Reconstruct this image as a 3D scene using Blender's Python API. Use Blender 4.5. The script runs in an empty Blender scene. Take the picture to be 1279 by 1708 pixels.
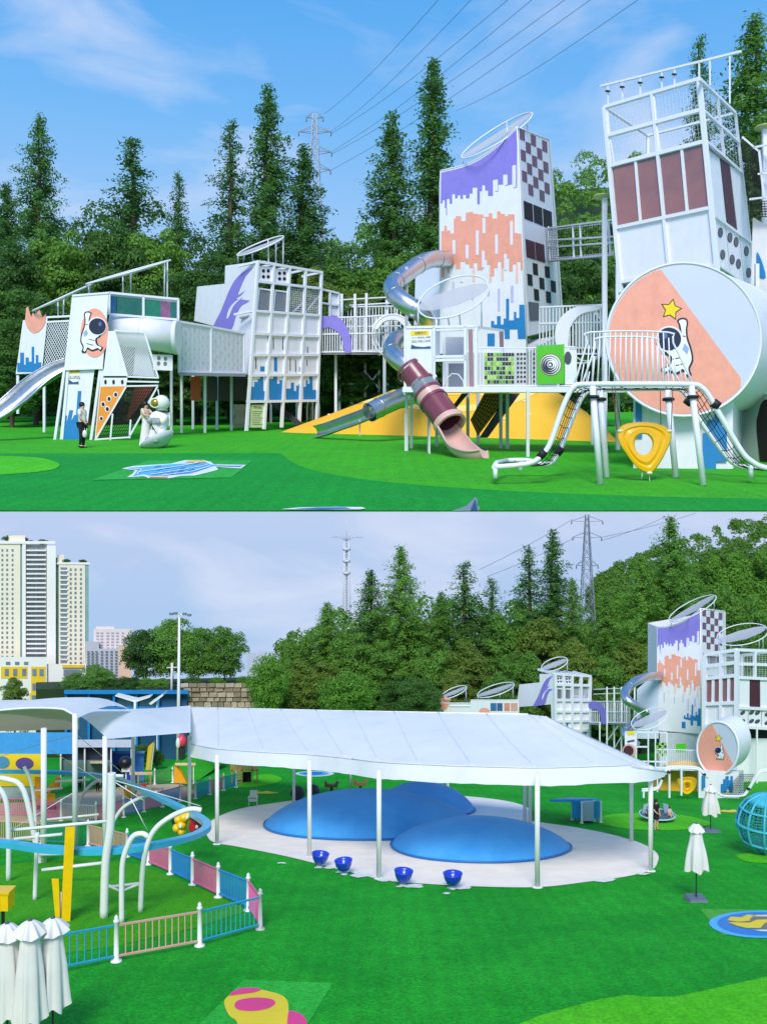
import bpy, math, random
import numpy as np
from mathutils import Vector, Matrix
random.seed(7); RNG = np.random.default_rng(11)
SC = bpy.context.scene; COL = SC.collection
R = math.radians
V = Vector

# ------------------------------------------------------------------ camera, sky, sun, exposure
ZC = 30.0                                            # height of the camera
F = 1500.0; CX = 639.5; CY = 854.0                   # focal length and centre, in photograph pixels (1279 wide)
cam = bpy.data.cameras.new('camera'); camo = bpy.data.objects.new('camera', cam); COL.objects.link(camo)
camo.location = (0, 0, ZC); camo.rotation_euler = (R(90), 0, 0)
cam.sensor_fit = 'HORIZONTAL'; cam.sensor_width = 36.0; cam.lens = 36.0*F/1279.0
cam.clip_start = 0.1; cam.clip_end = 6000
SC.camera = camo
SC.render.resolution_x = 766; SC.render.resolution_y = 1024
SC.view_settings.view_transform = 'Standard'; SC.view_settings.look = 'None'
SC.view_settings.exposure = 0.0; SC.view_settings.gamma = 1.0; SC.view_settings.use_curve_mapping = False
SC.cycles.use_denoising = True
SC.cycles.max_bounces = 8; SC.cycles.transparent_max_bounces = 12

SUN_EL, SUN_AZ = 44.0, 186.0                         # azimuth: direction the light comes from, clockwise from +Y
sun = bpy.data.lights.new('sun', 'SUN'); sun.energy = 3.3; sun.angle = R(22); sun.color = (1.0, 0.955, 0.89)
suno = bpy.data.objects.new('sun', sun); COL.objects.link(suno); suno.location = (-40, -60, 120)
_sd = V((math.sin(R(SUN_AZ))*math.cos(R(SUN_EL)), math.cos(R(SUN_AZ))*math.cos(R(SUN_EL)), math.sin(R(SUN_EL))))
suno.rotation_euler = (-_sd).to_track_quat('-Z', 'Y').to_euler()

def lin(h):
    h = h.lstrip('#'); o = []
    for i in (0, 2, 4):
        c = int(h[i:i+2], 16)/255.0
        o.append(c/12.92 if c <= 0.04045 else ((c+0.055)/1.055)**2.4)
    return (o[0], o[1], o[2], 1.0)

W = bpy.data.worlds.new('World'); SC.world = W; W.use_nodes = True
nt = W.node_tree; nt.nodes.clear()
def N(t, k, **kw):
    n = t.nodes.new(k)
    for a, b in kw.items(): setattr(n, a, b)
    return n
def L(t, a, b): t.links.new(a, b)
out = N(nt, 'ShaderNodeOutputWorld'); bg = N(nt, 'ShaderNodeBackground'); L(nt, bg.outputs[0], out.inputs[0])
tc = N(nt, 'ShaderNodeTexCoord'); sep = N(nt, 'ShaderNodeSeparateXYZ'); L(nt, tc.outputs['Generated'], sep.inputs[0])
mr = N(nt, 'ShaderNodeMapRange'); mr.inputs[1].default_value = -0.22; mr.inputs[2].default_value = 0.72
L(nt, sep.outputs['Z'], mr.inputs[0])
rp = N(nt, 'ShaderNodeValToRGB'); L(nt, mr.outputs[0], rp.inputs[0])
stops = [(0.0, '#B2CCEE'), (0.12, '#ADC9EE'), (0.235, '#BACBEE'), (0.36, '#BCD0F6'), (0.52, '#A4CFFC'), (0.66, '#76BCFB'), (0.80, '#50A8F5'), (1.0, '#3B93EA')]
e = rp.color_ramp.elements
e[0].position = stops[0][0]; e[0].color = lin(stops[0][1]); e[1].position = stops[-1][0]; e[1].color = lin(stops[-1][1])
for p_, c_ in stops[1:-1]:
    el = e.new(p_); el.color = lin(c_)
sky = N(nt, 'ShaderNodeTexSky'); sky.sky_type = 'NISHITA'; sky.sun_disc = False
sky.sun_elevation = R(SUN_EL); sky.sun_rotation = R(SUN_AZ); sky.altitude = 50; sky.air_density = 1.0; sky.dust_density = 1.0
mx3 = N(nt, 'ShaderNodeMath', operation='ABSOLUTE'); L(nt, sep.outputs['Z'], mx3.inputs[0])
ad3 = N(nt, 'ShaderNodeMath', operation='ADD'); ad3.inputs[1].default_value = 0.10; L(nt, mx3.outputs[0], ad3.inputs[0])
cmb = N(nt, 'ShaderNodeCombineXYZ'); L(nt, sep.outputs['X'], cmb.inputs[0]); L(nt, sep.outputs['Y'], cmb.inputs[1]); L(nt, ad3.outputs[0], cmb.inputs[2])
L(nt, cmb.outputs[0], sky.inputs[0])
sm = N(nt, 'ShaderNodeVectorMath', operation='SCALE'); sm.inputs['Scale'].default_value = 0.10; L(nt, sky.outputs[0], sm.inputs[0])
mxs = N(nt, 'ShaderNodeMixRGB'); mxs.inputs[0].default_value = 0.12; L(nt, rp.outputs[0], mxs.inputs[1]); L(nt, sm.outputs[0], mxs.inputs[2])
# wispy cloud, stretched along the horizon
mp = N(nt, 'ShaderNodeMapping'); mp.inputs['Scale'].default_value = (3.2, 2.0, 8.5); mp.inputs['Rotation'].default_value = (0, R(16), 0)
mp.inputs['Location'].default_value = (1.7, 0.4, 0.9)
L(nt, tc.outputs['Generated'], mp.inputs[0])
nz = N(nt, 'ShaderNodeTexNoise'); nz.inputs['Scale'].default_value = 1.25; nz.inputs['Detail'].default_value = 7; nz.inputs['Roughness'].default_value = 0.52
nz.inputs['Distortion'].default_value = 0.55; L(nt, mp.outputs[0], nz.inputs['Vector'])
cr = N(nt, 'ShaderNodeValToRGB'); L(nt, nz.outputs[0], cr.inputs[0])
cr.color_ramp.elements[0].position = 0.49; cr.color_ramp.elements[0].color = (0, 0, 0, 1)
cr.color_ramp.elements[1].position = 0.80; cr.color_ramp.elements[1].color = (0.75, 0.75, 0.75, 1)
mxc = N(nt, 'ShaderNodeMixRGB'); L(nt, cr.outputs[0], mxc.inputs[0]); L(nt, mxs.outputs[0], mxc.inputs[1]); mxc.inputs[2].default_value = lin('#E6E9F8')
L(nt, mxc.outputs[0], bg.inputs[0]); bg.inputs[1].default_value = 1.06

# ------------------------------------------------------------------ pixel <-> place
HL = 7.6; LOW = 1150.0                               # camera height over the lower lawn; where that sloping lawn would meet the sky
KU = 28350.0; UPH = 650.0                            # the same two for the upper terrace
def at(px, py, d): return V(((px-CX)*d/F, d, ZC-(py-CY)*d/F))
def dl(py, h=0.0): return F*(HL-h)/(py-LOW)          # distance on the lower lawn, h metres above it
def du(py): return KU/(py-UPH)
def gl(px, py, h=0.0): return at(px, py, dl(py, h))
def gu(px, py): return at(px, py, du(py))
def zl(d): return ZC-HL-(LOW-CY)/F*d                 # height of the lower lawn
def zu(d): return ZC-KU/F-(UPH-CY)/F*d               # height of the upper terrace
def ps(d): return d/F                                # metres per photograph pixel at that distance

# ------------------------------------------------------------------ materials
MATS = {}
def mat(name, col, rough=0.55, metal=0.0, var=0.08, nscale=3.0, bump=0.0, bscale=60.0, coat=0.0, trans=0.0, alpha=1.0, col2=None, sheen=0.0, streak=0.0):
    if name in MATS: return MATS[name]
    m = bpy.data.materials.new(name); m.use_nodes = True; t = m.node_tree
    b = t.nodes['Principled BSDF']; c = lin(col) if isinstance(col, str) else (*col[:3], 1)
    b.inputs['Roughness'].default_value = rough; b.inputs['Metallic'].default_value = metal
    tcn = N(t, 'ShaderNodeTexCoord')
    nn = N(t, 'ShaderNodeTexNoise'); nn.inputs['Scale'].default_value = nscale; nn.inputs['Detail'].default_value = 5; nn.inputs['Roughness'].default_value = 0.6
    L(t, tcn.outputs['Object'], nn.inputs['Vector'])
    mxn = N(t, 'ShaderNodeMixRGB'); rmp = N(t, 'ShaderNodeMapRange'); rmp.inputs[1].default_value = 0.3; rmp.inputs[2].default_value = 0.7
    L(t, nn.outputs[0], rmp.inputs[0]); L(t, rmp.outputs[0], mxn.inputs[0])
    if col2: c2 = lin(col2)
    else: c2 = (min(1, c[0]*(1+var)), min(1, c[1]*(1+var)), min(1, c[2]*(1+var)), 1); c = (c[0]*(1-var), c[1]*(1-var), c[2]*(1-var), 1)
    mxn.inputs[1].default_value = c; mxn.inputs[2].default_value = c2
    fin = mxn.outputs[0]
    if streak:                                        # rain streaks and dust, drawn out downwards
        mpg = N(t, 'ShaderNodeMapping'); mpg.inputs['Scale'].default_value = (1, 1, 0.12); L(t, tcn.outputs['Object'], mpg.inputs[0])
        sn = N(t, 'ShaderNodeTexNoise'); sn.inputs['Scale'].default_value = streak; sn.inputs['Detail'].default_value = 6; sn.inputs['Roughness'].default_value = 0.7; L(t, mpg.outputs[0], sn.inputs['Vector'])
        sr = N(t, 'ShaderNodeMapRange'); sr.inputs[1].default_value = 0.50; sr.inputs[2].default_value = 0.72; sr.inputs[3].default_value = 0.0; sr.inputs[4].default_value = 0.20; L(t, sn.outputs[0], sr.inputs[0])
        sx = N(t, 'ShaderNodeMixRGB'); L(t, sr.outputs[0], sx.inputs[0]); L(t, fin, sx.inputs[1]); sx.inputs[2].default_value = (c[0]*0.62, c[1]*0.60, c[2]*0.58, 1); fin = sx.outputs[0]
    L(t, fin, b.inputs['Base Color'])
    rr = N(t, 'ShaderNodeMapRange'); rr.inputs[3].default_value = max(0.02, rough-0.07); rr.inputs[4].default_value = min(1, rough+0.07)
    L(t, nn.outputs[0], rr.inputs[0]); L(t, rr.outputs[0], b.inputs['Roughness'])
    if bump:
        bn = N(t, 'ShaderNodeTexNoise'); bn.inputs['Scale'].default_value = bscale; bn.inputs['Detail'].default_value = 4
        L(t, tcn.outputs['Object'], bn.inputs['Vector'])
        bp = N(t, 'ShaderNodeBump'); bp.inputs['Strength'].default_value = bump; L(t, bn.outputs[0], bp.inputs['Height']); L(t, bp.outputs[0], b.inputs['Normal'])
    if coat: b.inputs['Coat Weight'].default_value = coat
    if sheen: b.inputs['Sheen Weight'].default_value = sheen
    if trans:
        tr = N(t, 'ShaderNodeBsdfTranslucent'); L(t, mxn.outputs[0], tr.inputs[0])
        ms = N(t, 'ShaderNodeMixShader'); ms.inputs[0].default_value = trans
        L(t, b.outputs[0], ms.inputs[1]); L(t, tr.outputs[0], ms.inputs[2]); L(t, ms.outputs[0], t.nodes['Material Output'].inputs[0])
    if alpha < 1:
        b.inputs['Alpha'].default_value = alpha
    MATS[name] = m; return m

def leafmat(name, dark, light, translucent=0.45):
    if name in MATS: return MATS[name]
    m = bpy.data.materials.new(name); m.use_nodes = True; t = m.node_tree; b = t.nodes['Principled BSDF']
    b.inputs['Roughness'].default_value = 0.6; b.inputs['Specular IOR Level'].default_value = 0.25
    g = N(t, 'ShaderNodeNewGeometry'); oi = N(t, 'ShaderNodeObjectInfo')
    a1 = N(t, 'ShaderNodeMath', operation='MULTIPLY'); a1.inputs[1].default_value = 0.6; L(t, g.outputs['Random Per Island'], a1.inputs[0])
    a2 = N(t, 'ShaderNodeMath', operation='MULTIPLY_ADD'); a2.inputs[1].default_value = 0.4; L(t, oi.outputs['Random'], a2.inputs[0]); L(t, a1.outputs[0], a2.inputs[2])
    mxn = N(t, 'ShaderNodeMixRGB'); L(t, a2.outputs[0], mxn.inputs[0]); mxn.inputs[1].default_value = (*dark, 1); mxn.inputs[2].default_value = (*light, 1)
    L(t, mxn.outputs[0], b.inputs['Base Color'])
    tr = N(t, 'ShaderNodeBsdfTranslucent'); L(t, mxn.outputs[0], tr.inputs[0])
    ms = N(t, 'ShaderNodeMixShader'); ms.inputs[0].default_value = translucent
    L(t, b.outputs[0], ms.inputs[1]); L(t, tr.outputs[0], ms.inputs[2]); L(t, ms.outputs[0], t.nodes['Material Output'].inputs[0])
    MATS[name] = m; return m

def turfmat(name, col, col2, fine=9.0, var=0.16):
    if name in MATS: return MATS[name]
    m = bpy.data.materials.new(name); m.use_nodes = True; t = m.node_tree; b = t.nodes['Principled BSDF']
    b.inputs['Roughness'].default_value = 0.85; b.inputs['Specular IOR Level'].default_value = 0.15
    b.inputs['Sheen Weight'].default_value = 0.0
    tcn = N(t, 'ShaderNodeTexCoord')
    n1 = N(t, 'ShaderNodeTexNoise'); n1.inputs['Scale'].default_value = fine*0.035; n1.inputs['Detail'].default_value = 6; L(t, tcn.outputs['Object'], n1.inputs['Vector'])
    n2 = N(t, 'ShaderNodeTexNoise'); n2.inputs['Scale'].default_value = fine; n2.inputs['Detail'].default_value = 3; n2.inputs['Roughness'].default_value = 0.75; L(t, tcn.outputs['Object'], n2.inputs['Vector'])
    # mown-looking rows where the rolls of turf were laid
    wv = N(t, 'ShaderNodeTexWave'); wv.inputs['Scale'].default_value = fine*0.05; wv.inputs['Distortion'].default_value = 2.0; wv.inputs['Detail'].default_value = 2; wv.inputs['Detail Scale'].default_value = 3
    L(t, tcn.outputs['Object'], wv.inputs['Vector'])
    mr1 = N(t, 'ShaderNodeMapRange'); mr1.inputs[1].default_value = 0.35; mr1.inputs[2].default_value = 0.65; L(t, n1.outputs[0], mr1.inputs[0])
    mxa = N(t, 'ShaderNodeMixRGB'); mxa.inputs[1].default_value = lin(col); mxa.inputs[2].default_value = lin(col2); L(t, mr1.outputs[0], mxa.inputs[0])
    mr2 = N(t, 'ShaderNodeMapRange'); mr2.inputs[1].default_value = 0.36; mr2.inputs[2].default_value = 0.64; mr2.inputs[3].default_value = 1-var*1.6; mr2.inputs[4].default_value = 1+var*1.6; L(t, n2.outputs[0], mr2.inputs[0])
    mr3 = N(t, 'ShaderNodeMapRange'); mr3.inputs[3].default_value = 1-var*0.22; mr3.inputs[4].default_value = 1+var*0.22; L(t, wv.outputs[0], mr3.inputs[0])
    n3 = N(t, 'ShaderNodeTexNoise'); n3.inputs['Scale'].default_value = fine*0.14; n3.inputs['Detail'].default_value = 5; n3.inputs['Roughness'].default_value = 0.7; L(t, tcn.outputs['Object'], n3.inputs['Vector'])
    mr4 = N(t, 'ShaderNodeMapRange'); mr4.inputs[1].default_value = 0.35; mr4.inputs[2].default_value = 0.65; mr4.inputs[3].default_value = 1-var*0.34; mr4.inputs[4].default_value = 1+var*0.34; L(t, n3.outputs[0], mr4.inputs[0])
    mu0 = N(t, 'ShaderNodeMath', operation='MULTIPLY'); L(t, mr2.outputs[0], mu0.inputs[0]); L(t, mr4.outputs[0], mu0.inputs[1])
    mu = N(t, 'ShaderNodeMath', operation='MULTIPLY'); L(t, mu0.outputs[0], mu.inputs[0]); L(t, mr3.outputs[0], mu.inputs[1])
    vm = N(t, 'ShaderNodeVectorMath', operation='SCALE'); L(t, mxa.outputs[0], vm.inputs[0]); L(t, mu.outputs[0], vm.inputs['Scale'])
    L(t, vm.outputs[0], b.inputs['Base Color'])
    bp = N(t, 'ShaderNodeBump'); bp.inputs['Strength'].default_value = 0.5; bp.inputs['Distance'].default_value = 0.4/fine; L(t, n2.outputs[0], bp.inputs['Height']); L(t, bp.outputs[0], b.inputs['Normal'])
    MATS[name] = m; return m

def white(): return mat('white_panel', '#E8E8EE', 0.45, var=0.035, nscale=0.25, bump=0.02, bscale=3, streak=0.35)
def wsteel(): return mat('white_steel', '#E6E8EE', 0.35, var=0.03, nscale=1.0)
def steel(): return mat('polished_steel', '#C9CDD0', 0.34, metal=1.0, var=0.06, nscale=0.3)
def paint(c, name): return mat(name, c, 0.5, var=0.07, nscale=0.4, streak=0.5)
def black(): return mat('black_rubber', '#15161A', 0.6)
def dark(): return mat('dark_opening', '#1C1418', 0.75, var=0.1)

# ------------------------------------------------------------------ mesh builder, things and parts
BASE = {}
class MB:
    def __init__(s): s.v = []; s.f = []; s.s = []
    def add(s, vs, fs, smooth=False):
        o = len(s.v); s.v += [V(p) for p in vs]
        s.f += [tuple(i+o for i in q) for q in fs]; s.s += [smooth]*len(fs); return s
    def hexa(s, a, b):                                # two quads, same winding
        return s.add(list(a)+list(b), [(3, 2, 1, 0), (4, 5, 6, 7), (0, 1, 5, 4), (1, 2, 6, 5), (2, 3, 7, 6), (3, 0, 4, 7)])
    def box(s, c, sx, sy, sz, rz=0):
        M = Matrix.Rotation(rz, 3, 'Z'); c = V(c)
        q = lambda z: [c+M@V((x*sx/2, y*sy/2, z*sz/2)) for x, y in ((-1, -1), (1, -1), (1, 1), (-1, 1))]
        return s.hexa(q(-1), q(1))
    def beam(s, p, q, w, h=None, side=None):
        p = V(p); q = V(q); h = h or w; d = (q-p)
        if d.length < 1e-6: return s
        d.normalize(); side = side or (V((0, 1, 0)) if abs(d.y) < 0.9 else V((1, 0, 0)))
        a = d.cross(side).normalized(); b = d.cross(a).normalized()
        r = [(-1, -1), (1, -1), (1, 1), (-1, 1)]
        return s.hexa([p+a*x*w/2+b*y*h/2 for x, y in r], [q+a*x*w/2+b*y*h/2 for x, y in r])
    def tube(s, pts, r, n=8, closed=False, cap=True, arc=None):
        pts = [V(p) for p in pts]; m = len(pts); rr = r if isinstance(r, (list, tuple)) else [r]*m
        tang = []
        for i in range(m):
            a = pts[(i-1) % m] if (closed or i > 0) else pts[i]; b = pts[(i+1) % m] if (closed or i < m-1) else pts[i]
            tang.append((b-a).normalized())
        t0 = tang[0]; ref = V((0, 0, 1)) if abs(t0.z) < 0.9 else V((0, 1, 0))
        u = t0.cross(ref).normalized(); vs = []; 
        for i in range(m):
            t = tang[i]; u = (u-t*u.dot(t)); u = u.normalized() if u.length > 1e-6 else t.orthogonal().normalized()
            w = t.cross(u)
            for k in range(n):
                a = 2*math.pi*k/n; vs.append(pts[i]+(u*math.cos(a)+w*math.sin(a))*rr[i])
        fs = []
        for i in range(m if closed else m-1):
            j = (i+1) % m
            for k in range(n): fs.append((i*n+k, i*n+(k+1) % n, j*n+(k+1) % n, j*n+k))
        s.add(vs, fs, True)
        if cap and not closed:
            o = len(s.v)-len(vs)
            s.f += [tuple(o+k for k in range(n))[::-1], tuple(o+(m-1)*n+k for k in range(n))]; s.s += [False, False]
        return s
    def prism(s, poly, nv):
        poly = [V(p) for p in poly]; n = len(poly); nv = V(nv)
        vs = poly+[p+nv for p in poly]
        fs = [tuple(range(n))[::-1], tuple(range(n, 2*n))]+[(i, (i+1) % n, n+(i+1) % n, n+i) for i in range(n)]
        return s.add(vs, fs)
    def ell(s, c, rx, ry=None, rz=None, nu=14, nv=9, M=None, z0=-1.0):
        ry = ry or rx; rz = rz or rx; c = V(c); vs = []; fs = []
        for j in range(nv+1):
            zz = z0+(1-z0)*j/nv; zz = math.sin((zz)*math.pi/2) if z0 == -1.0 else zz
            q = math.sqrt(max(0, 1-zz*zz))
            for k in range(nu):
                a = 2*math.pi*k/nu; p = V((q*math.cos(a)*rx, q*math.sin(a)*ry, zz*rz)); vs.append(c+(M@p if M else p))
        for j in range(nv):
            for k in range(nu): fs.append((j*nu+k, j*nu+(k+1) % nu, (j+1)*nu+(k+1) % nu, (j+1)*nu+k))
        return s.add(vs, fs, True)
    def lathe(s, c, prof, n=16, M=None, smooth=True):
        c = V(c); vs = []; fs = []
        for r, z in prof:
            for k in range(n):
                a = 2*math.pi*k/n; p = V((r*math.cos(a), r*math.sin(a), z)); vs.append(c+(M@p if M else p))
        for j in range(len(prof)-1):
            for k in range(n): fs.append((j*n+k, j*n+(k+1) % n, (j+1)*n+(k+1) % n, (j+1)*n+k))
        s.add(vs, fs, smooth); o = len(s.v)-len(vs); e_ = (len(prof)-1)*n
        s.f += [tuple(o+k for k in range(n))[::-1], tuple(o+e_+k for k in range(n))]; s.s += [False, False]
        return s
    def grid(s, fn, nu, nv, smooth=True, wrap=False):
        vs = [fn(i/nu, j/nv) for j in range(nv+1) for i in range(nu+1)]
        fs = [(j*(nu+1)+i, j*(nu+1)+i+1, (j+1)*(nu+1)+i+1, (j+1)*(nu+1)+i) for j in range(nv) for i in range(nu)]
        return s.add(vs, fs, smooth)
    def build(s, name, m, parent=None, label=None):
        if parent is None:
            lo = [min(p[i] for p in s.v) for i in range(3)]; hi = [max(p[i] for p in s.v) for i in range(3)]
            org = V(((lo[0]+hi[0])/2, (lo[1]+hi[1])/2, lo[2]))
        else: org = BASE[parent.name]
        me = bpy.data.meshes.new(name); me.from_pydata([tuple(p-org) for p in s.v], [], s.f); me.update()
        me.polygons.foreach_set('use_smooth', s.s)
        me.materials.append(m)
        o = bpy.data.objects.new(name, me); COL.objects.link(o)
        if parent is None: o.location = org
        else: o.parent = parent
        BASE[o.name] = org
        if label: o['label'] = label
        return o
def tag(o, label, cat, group=None, kind=None):
    o['label'] = label; o['category'] = cat
    if group: o['group'] = group
    if kind: o['kind'] = kind
    return o
def struct(o, kind='structure', label=None):
    o['kind'] = kind
    if label: o['label'] = label
    return o
def thing(name, label, cat, loc, group=None):
    o = bpy.data.objects.new(name, None); COL.objects.link(o); o.location = loc; o.empty_display_size = 0.3
    BASE[o.name] = V(loc); return tag(o, label, cat, group)
def copy_tree(o, parent=None):
    c = o.copy(); COL.objects.link(c); c.parent = parent
    for ch in list(o.children): copy_tree(ch, c)
    return c

def homog(src, dst):
    A = []; b = []
    for (x, y), (u, v) in zip(src, dst):
        A.append([x, y, 1, 0, 0, 0, -u*x, -u*y]); b.append(u); A.append([0, 0, 0, x, y, 1, -v*x, -v*y]); b.append(v)
    h = np.linalg.solve(np.array(A, float), np.array(b, float)); return np.append(h, 1).reshape(3, 3)
class Face:
    """a plane in the place on which a drawing measured on the photograph is laid out; ref -> tgt carries a drawing to another view of a like face"""
    def __init__(s, p0, d0, p1, d1, ref=None, tgt=None, lean=0.0):
        a = at(p0, CY, d0); b = at(p1, CY, d1)
        s.p = a; h = (b-a).normalized(); up = V((0, lean, 1)).normalized()
        s.h = h; n = h.cross(up).normalized(); s.n = n if n.y < 0 else -n
        s.d = (d0+d1)/2; s.H = homog(ref, tgt) if ref else None
    def mp(s, px, py):
        if s.H is None: return px, py
        q = s.H@np.array([px, py, 1.0]); return q[0]/q[2], q[1]/q[2]
    def on(s, px, py, off=0.0):
        px, py = s.mp(px, py); o = V((0, 0, ZC)); r = at(px, py, 1.0)-o
        t = (s.p+s.n*(off*ps(s.d))-o).dot(s.n)/r.dot(s.n); return o+r*t
    def prism(s, mb, pix, off=0.0, t=1.0):              # pix polygon, back face at off, thickness t (photograph px)
        mb.prism([s.on(x, y, off) for x, y in pix], s.n*(t*ps(s.d))); return mb
    def bar(s, mb, x0, y0, x1, y1, w=3.0, h=None, off=0.0):
        k = ps(s.d); return mb.beam(s.on(x0, y0, off), s.on(x1, y1, off), w*k, (h or w)*k, side=s.n)
    def rod(s, mb, pts, w=2.0, off=0.0, n=6, closed=False):
        return mb.tube([s.on(x, y, off) for x, y in pts], w*ps(s.d)/2, n, closed)
    def ring(s, mb, cx, cy, rx, ry, w=2.0, off=0.0, n=24):
        return s.rod(mb, [(cx+rx*math.cos(2*math.pi*k/n), cy+ry*math.sin(2*math.pi*k/n)) for k in range(n)], w, off, 5, True)
    def disc(s, mb, cx, cy, rx, ry, off=0.0, t=1.0, n=28):
        return s.prism(mb, [(cx+rx*math.cos(2*math.pi*k/n), cy+ry*math.sin(2*math.pi*k/n)) for k in range(n)], off, t)
def quadpx(x0, y0, x1, y1): return [(x0, y1), (x1, y1), (x1, y0), (x0, y0)]
def lerp(a, b, t): return a+(b-a)*t
def catmull(P, n=6, closed=False):
    P = [V(p) if len(p) == 3 else V((p[0], p[1], 0)) for p in P]; m = len(P); o = []
    for i in range(m if closed else m-1):
        g = (lambda k: P[k % m]) if closed else (lambda k: P[min(max(k, 0), m-1)])
        a, b, c, d = g(i-1), g(i), g(i+1), g(i+2)
        for j in range(n):
            t = j/n; o.append(0.5*((2*b)+(c-a)*t+(2*a-5*b+4*c-d)*t*t+(3*b-a-3*c+d)*t*t*t))
    if not closed: o.append(P[-1])
    return o
def smooth2(P, n=6, closed=False): return [(p.x, p.y) for p in catmull([(x, y, 0) for x, y in P], n, closed)]
def proj(p): 
    p = V(p); return CX+p.x*F/p.y, CY-(p.z-ZC)*F/p.y
def skyline(x0, x1, base, tops):                      # stepped outline of a row of towers: tops = [(x_to, y)]
    P = [(x0, base)]; x = x0
    for xt, y in tops: P += [(x, y), (xt, y)]; x = xt
    P += [(x, base)]; return P

def textpart(name, body, fc, px, py, size, m, parent, off=0.5, align='CENTER'):
    """printed lettering lying on a face"""
    cu = bpy.data.curves.new(name, 'FONT'); cu.body = body; cu.size = 1.0; cu.align_x = align; cu.align_y = 'CENTER'; cu.resolution_u = 2
    o = bpy.data.objects.new(name, cu); COL.objects.link(o)
    dg = bpy.context.evaluated_depsgraph_get(); me = bpy.data.meshes.new_from_object(o.evaluated_get(dg))
    bpy.data.objects.remove(o); bpy.data.curves.remove(cu)
    o_ = fc.on(px, py, off); k = size*ps(fc.d); up = fc.n.cross(fc.h).normalized(); up = up if up.z > 0 else -up
    hx = fc.h if fc.h.x > 0 else -fc.h
    org = BASE[parent.name]
    for v in me.vertices: v.co = o_+hx*v.co.x*k+up*v.co.y*k-org
    me.materials.append(m); ob = bpy.data.objects.new(name, me); COL.objects.link(ob); ob.parent = parent; BASE[ob.name] = org
    return ob

def ring_canopy(name, label, ax, ay, bx, by, m, d, posts, group=None, rad=2.2, fabric=None, strip=True, tilt=None):
    """round sunshade: a tilted ring of tube, mesh fabric stretched in it, standing on posts [(px,py_foot)]"""
    c = (at(ax, ay, d)+at(bx, by, d))/2; a1 = (at(bx, by, d)-at(ax, ay, d))/2; Rr = a1.length; best = None
    for k in range(-70, 71):
        ph = R(k); a2 = V((0, math.cos(ph), math.sin(ph)))*Rr
        y0 = proj(c+a2)[1]; y1 = proj(c-a2)[1]; e_ = abs((y1-y0)/2-m)
        if best is None or e_ < best[0]: best = (e_, a2)
    a2 = best[1]; q = lambda t, r_=1.0: c+(a1*math.cos(t)+a2*math.sin(t))*r_
    t_ = thing(name, label, 'sunshade', at(posts[0][0], posts[0][1], d), group)
    mb = MB(); mb.tube([q(2*math.pi*k/40) for k in range(40)], rad*ps(d)/1.6, 6, True); mb.build('ring', wsteel(), t_)
    fb = MB(); nrm = a1.cross(a2).normalized(); nrm = nrm if nrm.z > 0 else -nrm
    def fs(u, v):
        y = -1+2*v; w_ = math.sqrt(max(0, 1-y*y)); x = (-1+2*u)*w_
        return c+a1*x*0.985+a2*y*0.5*1.0*(0.92 if strip else 1.97)-nrm*Rr*0.07*(1-x*x-y*y*0.5)
    fb.grid(fs, 14, 8); o = fb.build('mesh_fabric', fabric or mat('shade_mesh', '#B2B4B8', 0.85, alpha=0.85), t_)
    for px, py in posts:
        p = at(px, py, d); tt = min((2*math.pi*k/60 for k in range(60)), key=lambda a: (proj(q(a))[0]-px)**2*1.0+abs(proj(q(a))[1]-py)*0.2)
        pm = MB(); pm.tube([p, q(tt)], rad*ps(d)*0.55, 6); pm.build('post', wsteel(), t_)
    return t_

# ================================================================== GROUND
def quadsheet(name, d0, d1, zf, wide, m, thick=0.0, extra=0.0):
    mb = MB(); c = []
    for d, s_ in ((d0, -1), (d0, 1), (d1, 1), (d1, -1)): c.append(V((s_*(wide*d+extra), d, zf(d))))
    if thick: mb.hexa([p-V((0, 0, thick if i > 1 else 0.05)) for i, p in enumerate(c)], c)
    else: mb.add(c, [(0, 1, 2, 3)])
    return mb.build(name, m)
T_UP = turfmat('turf_bright', '#3A9F20', '#3CA91C', 1.6)
T_UPD = turfmat('turf_deep', '#17942F', '#148C2E', 1.6)
T_LO = turfmat('turf_lawn', '#159020', '#23A026', 11.0, 0.20)
T_LIME = turfmat('turf_lime', '#4CB916', '#58C01E', 11.0, 0.16)
T_LIMEU = turfmat('turf_lime_upper', '#45B31C', '#4CBB1E', 1.6)
terrace = struct(quadsheet('turf_terrace', du(853.2), 1900, zu, 0.75, T_UP, 20.0, 40), label='raised green turf terrace under the white play castle')
lawn = struct(quadsheet('turf_lawn', 4.0, 420, zl, 0.75, T_LO, 0, 30), label='green artificial lawn around the canopy and play dome')
def patch(name, pts, m, parent, up, lift, label=None, sm=0, closed=True):
    if sm: pts = smooth2(pts, sm, True)
    P = [(gu(x, y) if up else gl(x, y))+V((0, 0, lift)) for x, y in pts]
    mb = MB(); mb.add(P, [tuple(range(len(P)))])
    if (P[1]-P[0]).cross(P[2]-P[1]).z < 0 and not sm: mb.f = [q[::-1] for q in mb.f]
    return mb.build(name, m, parent, label)
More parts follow.
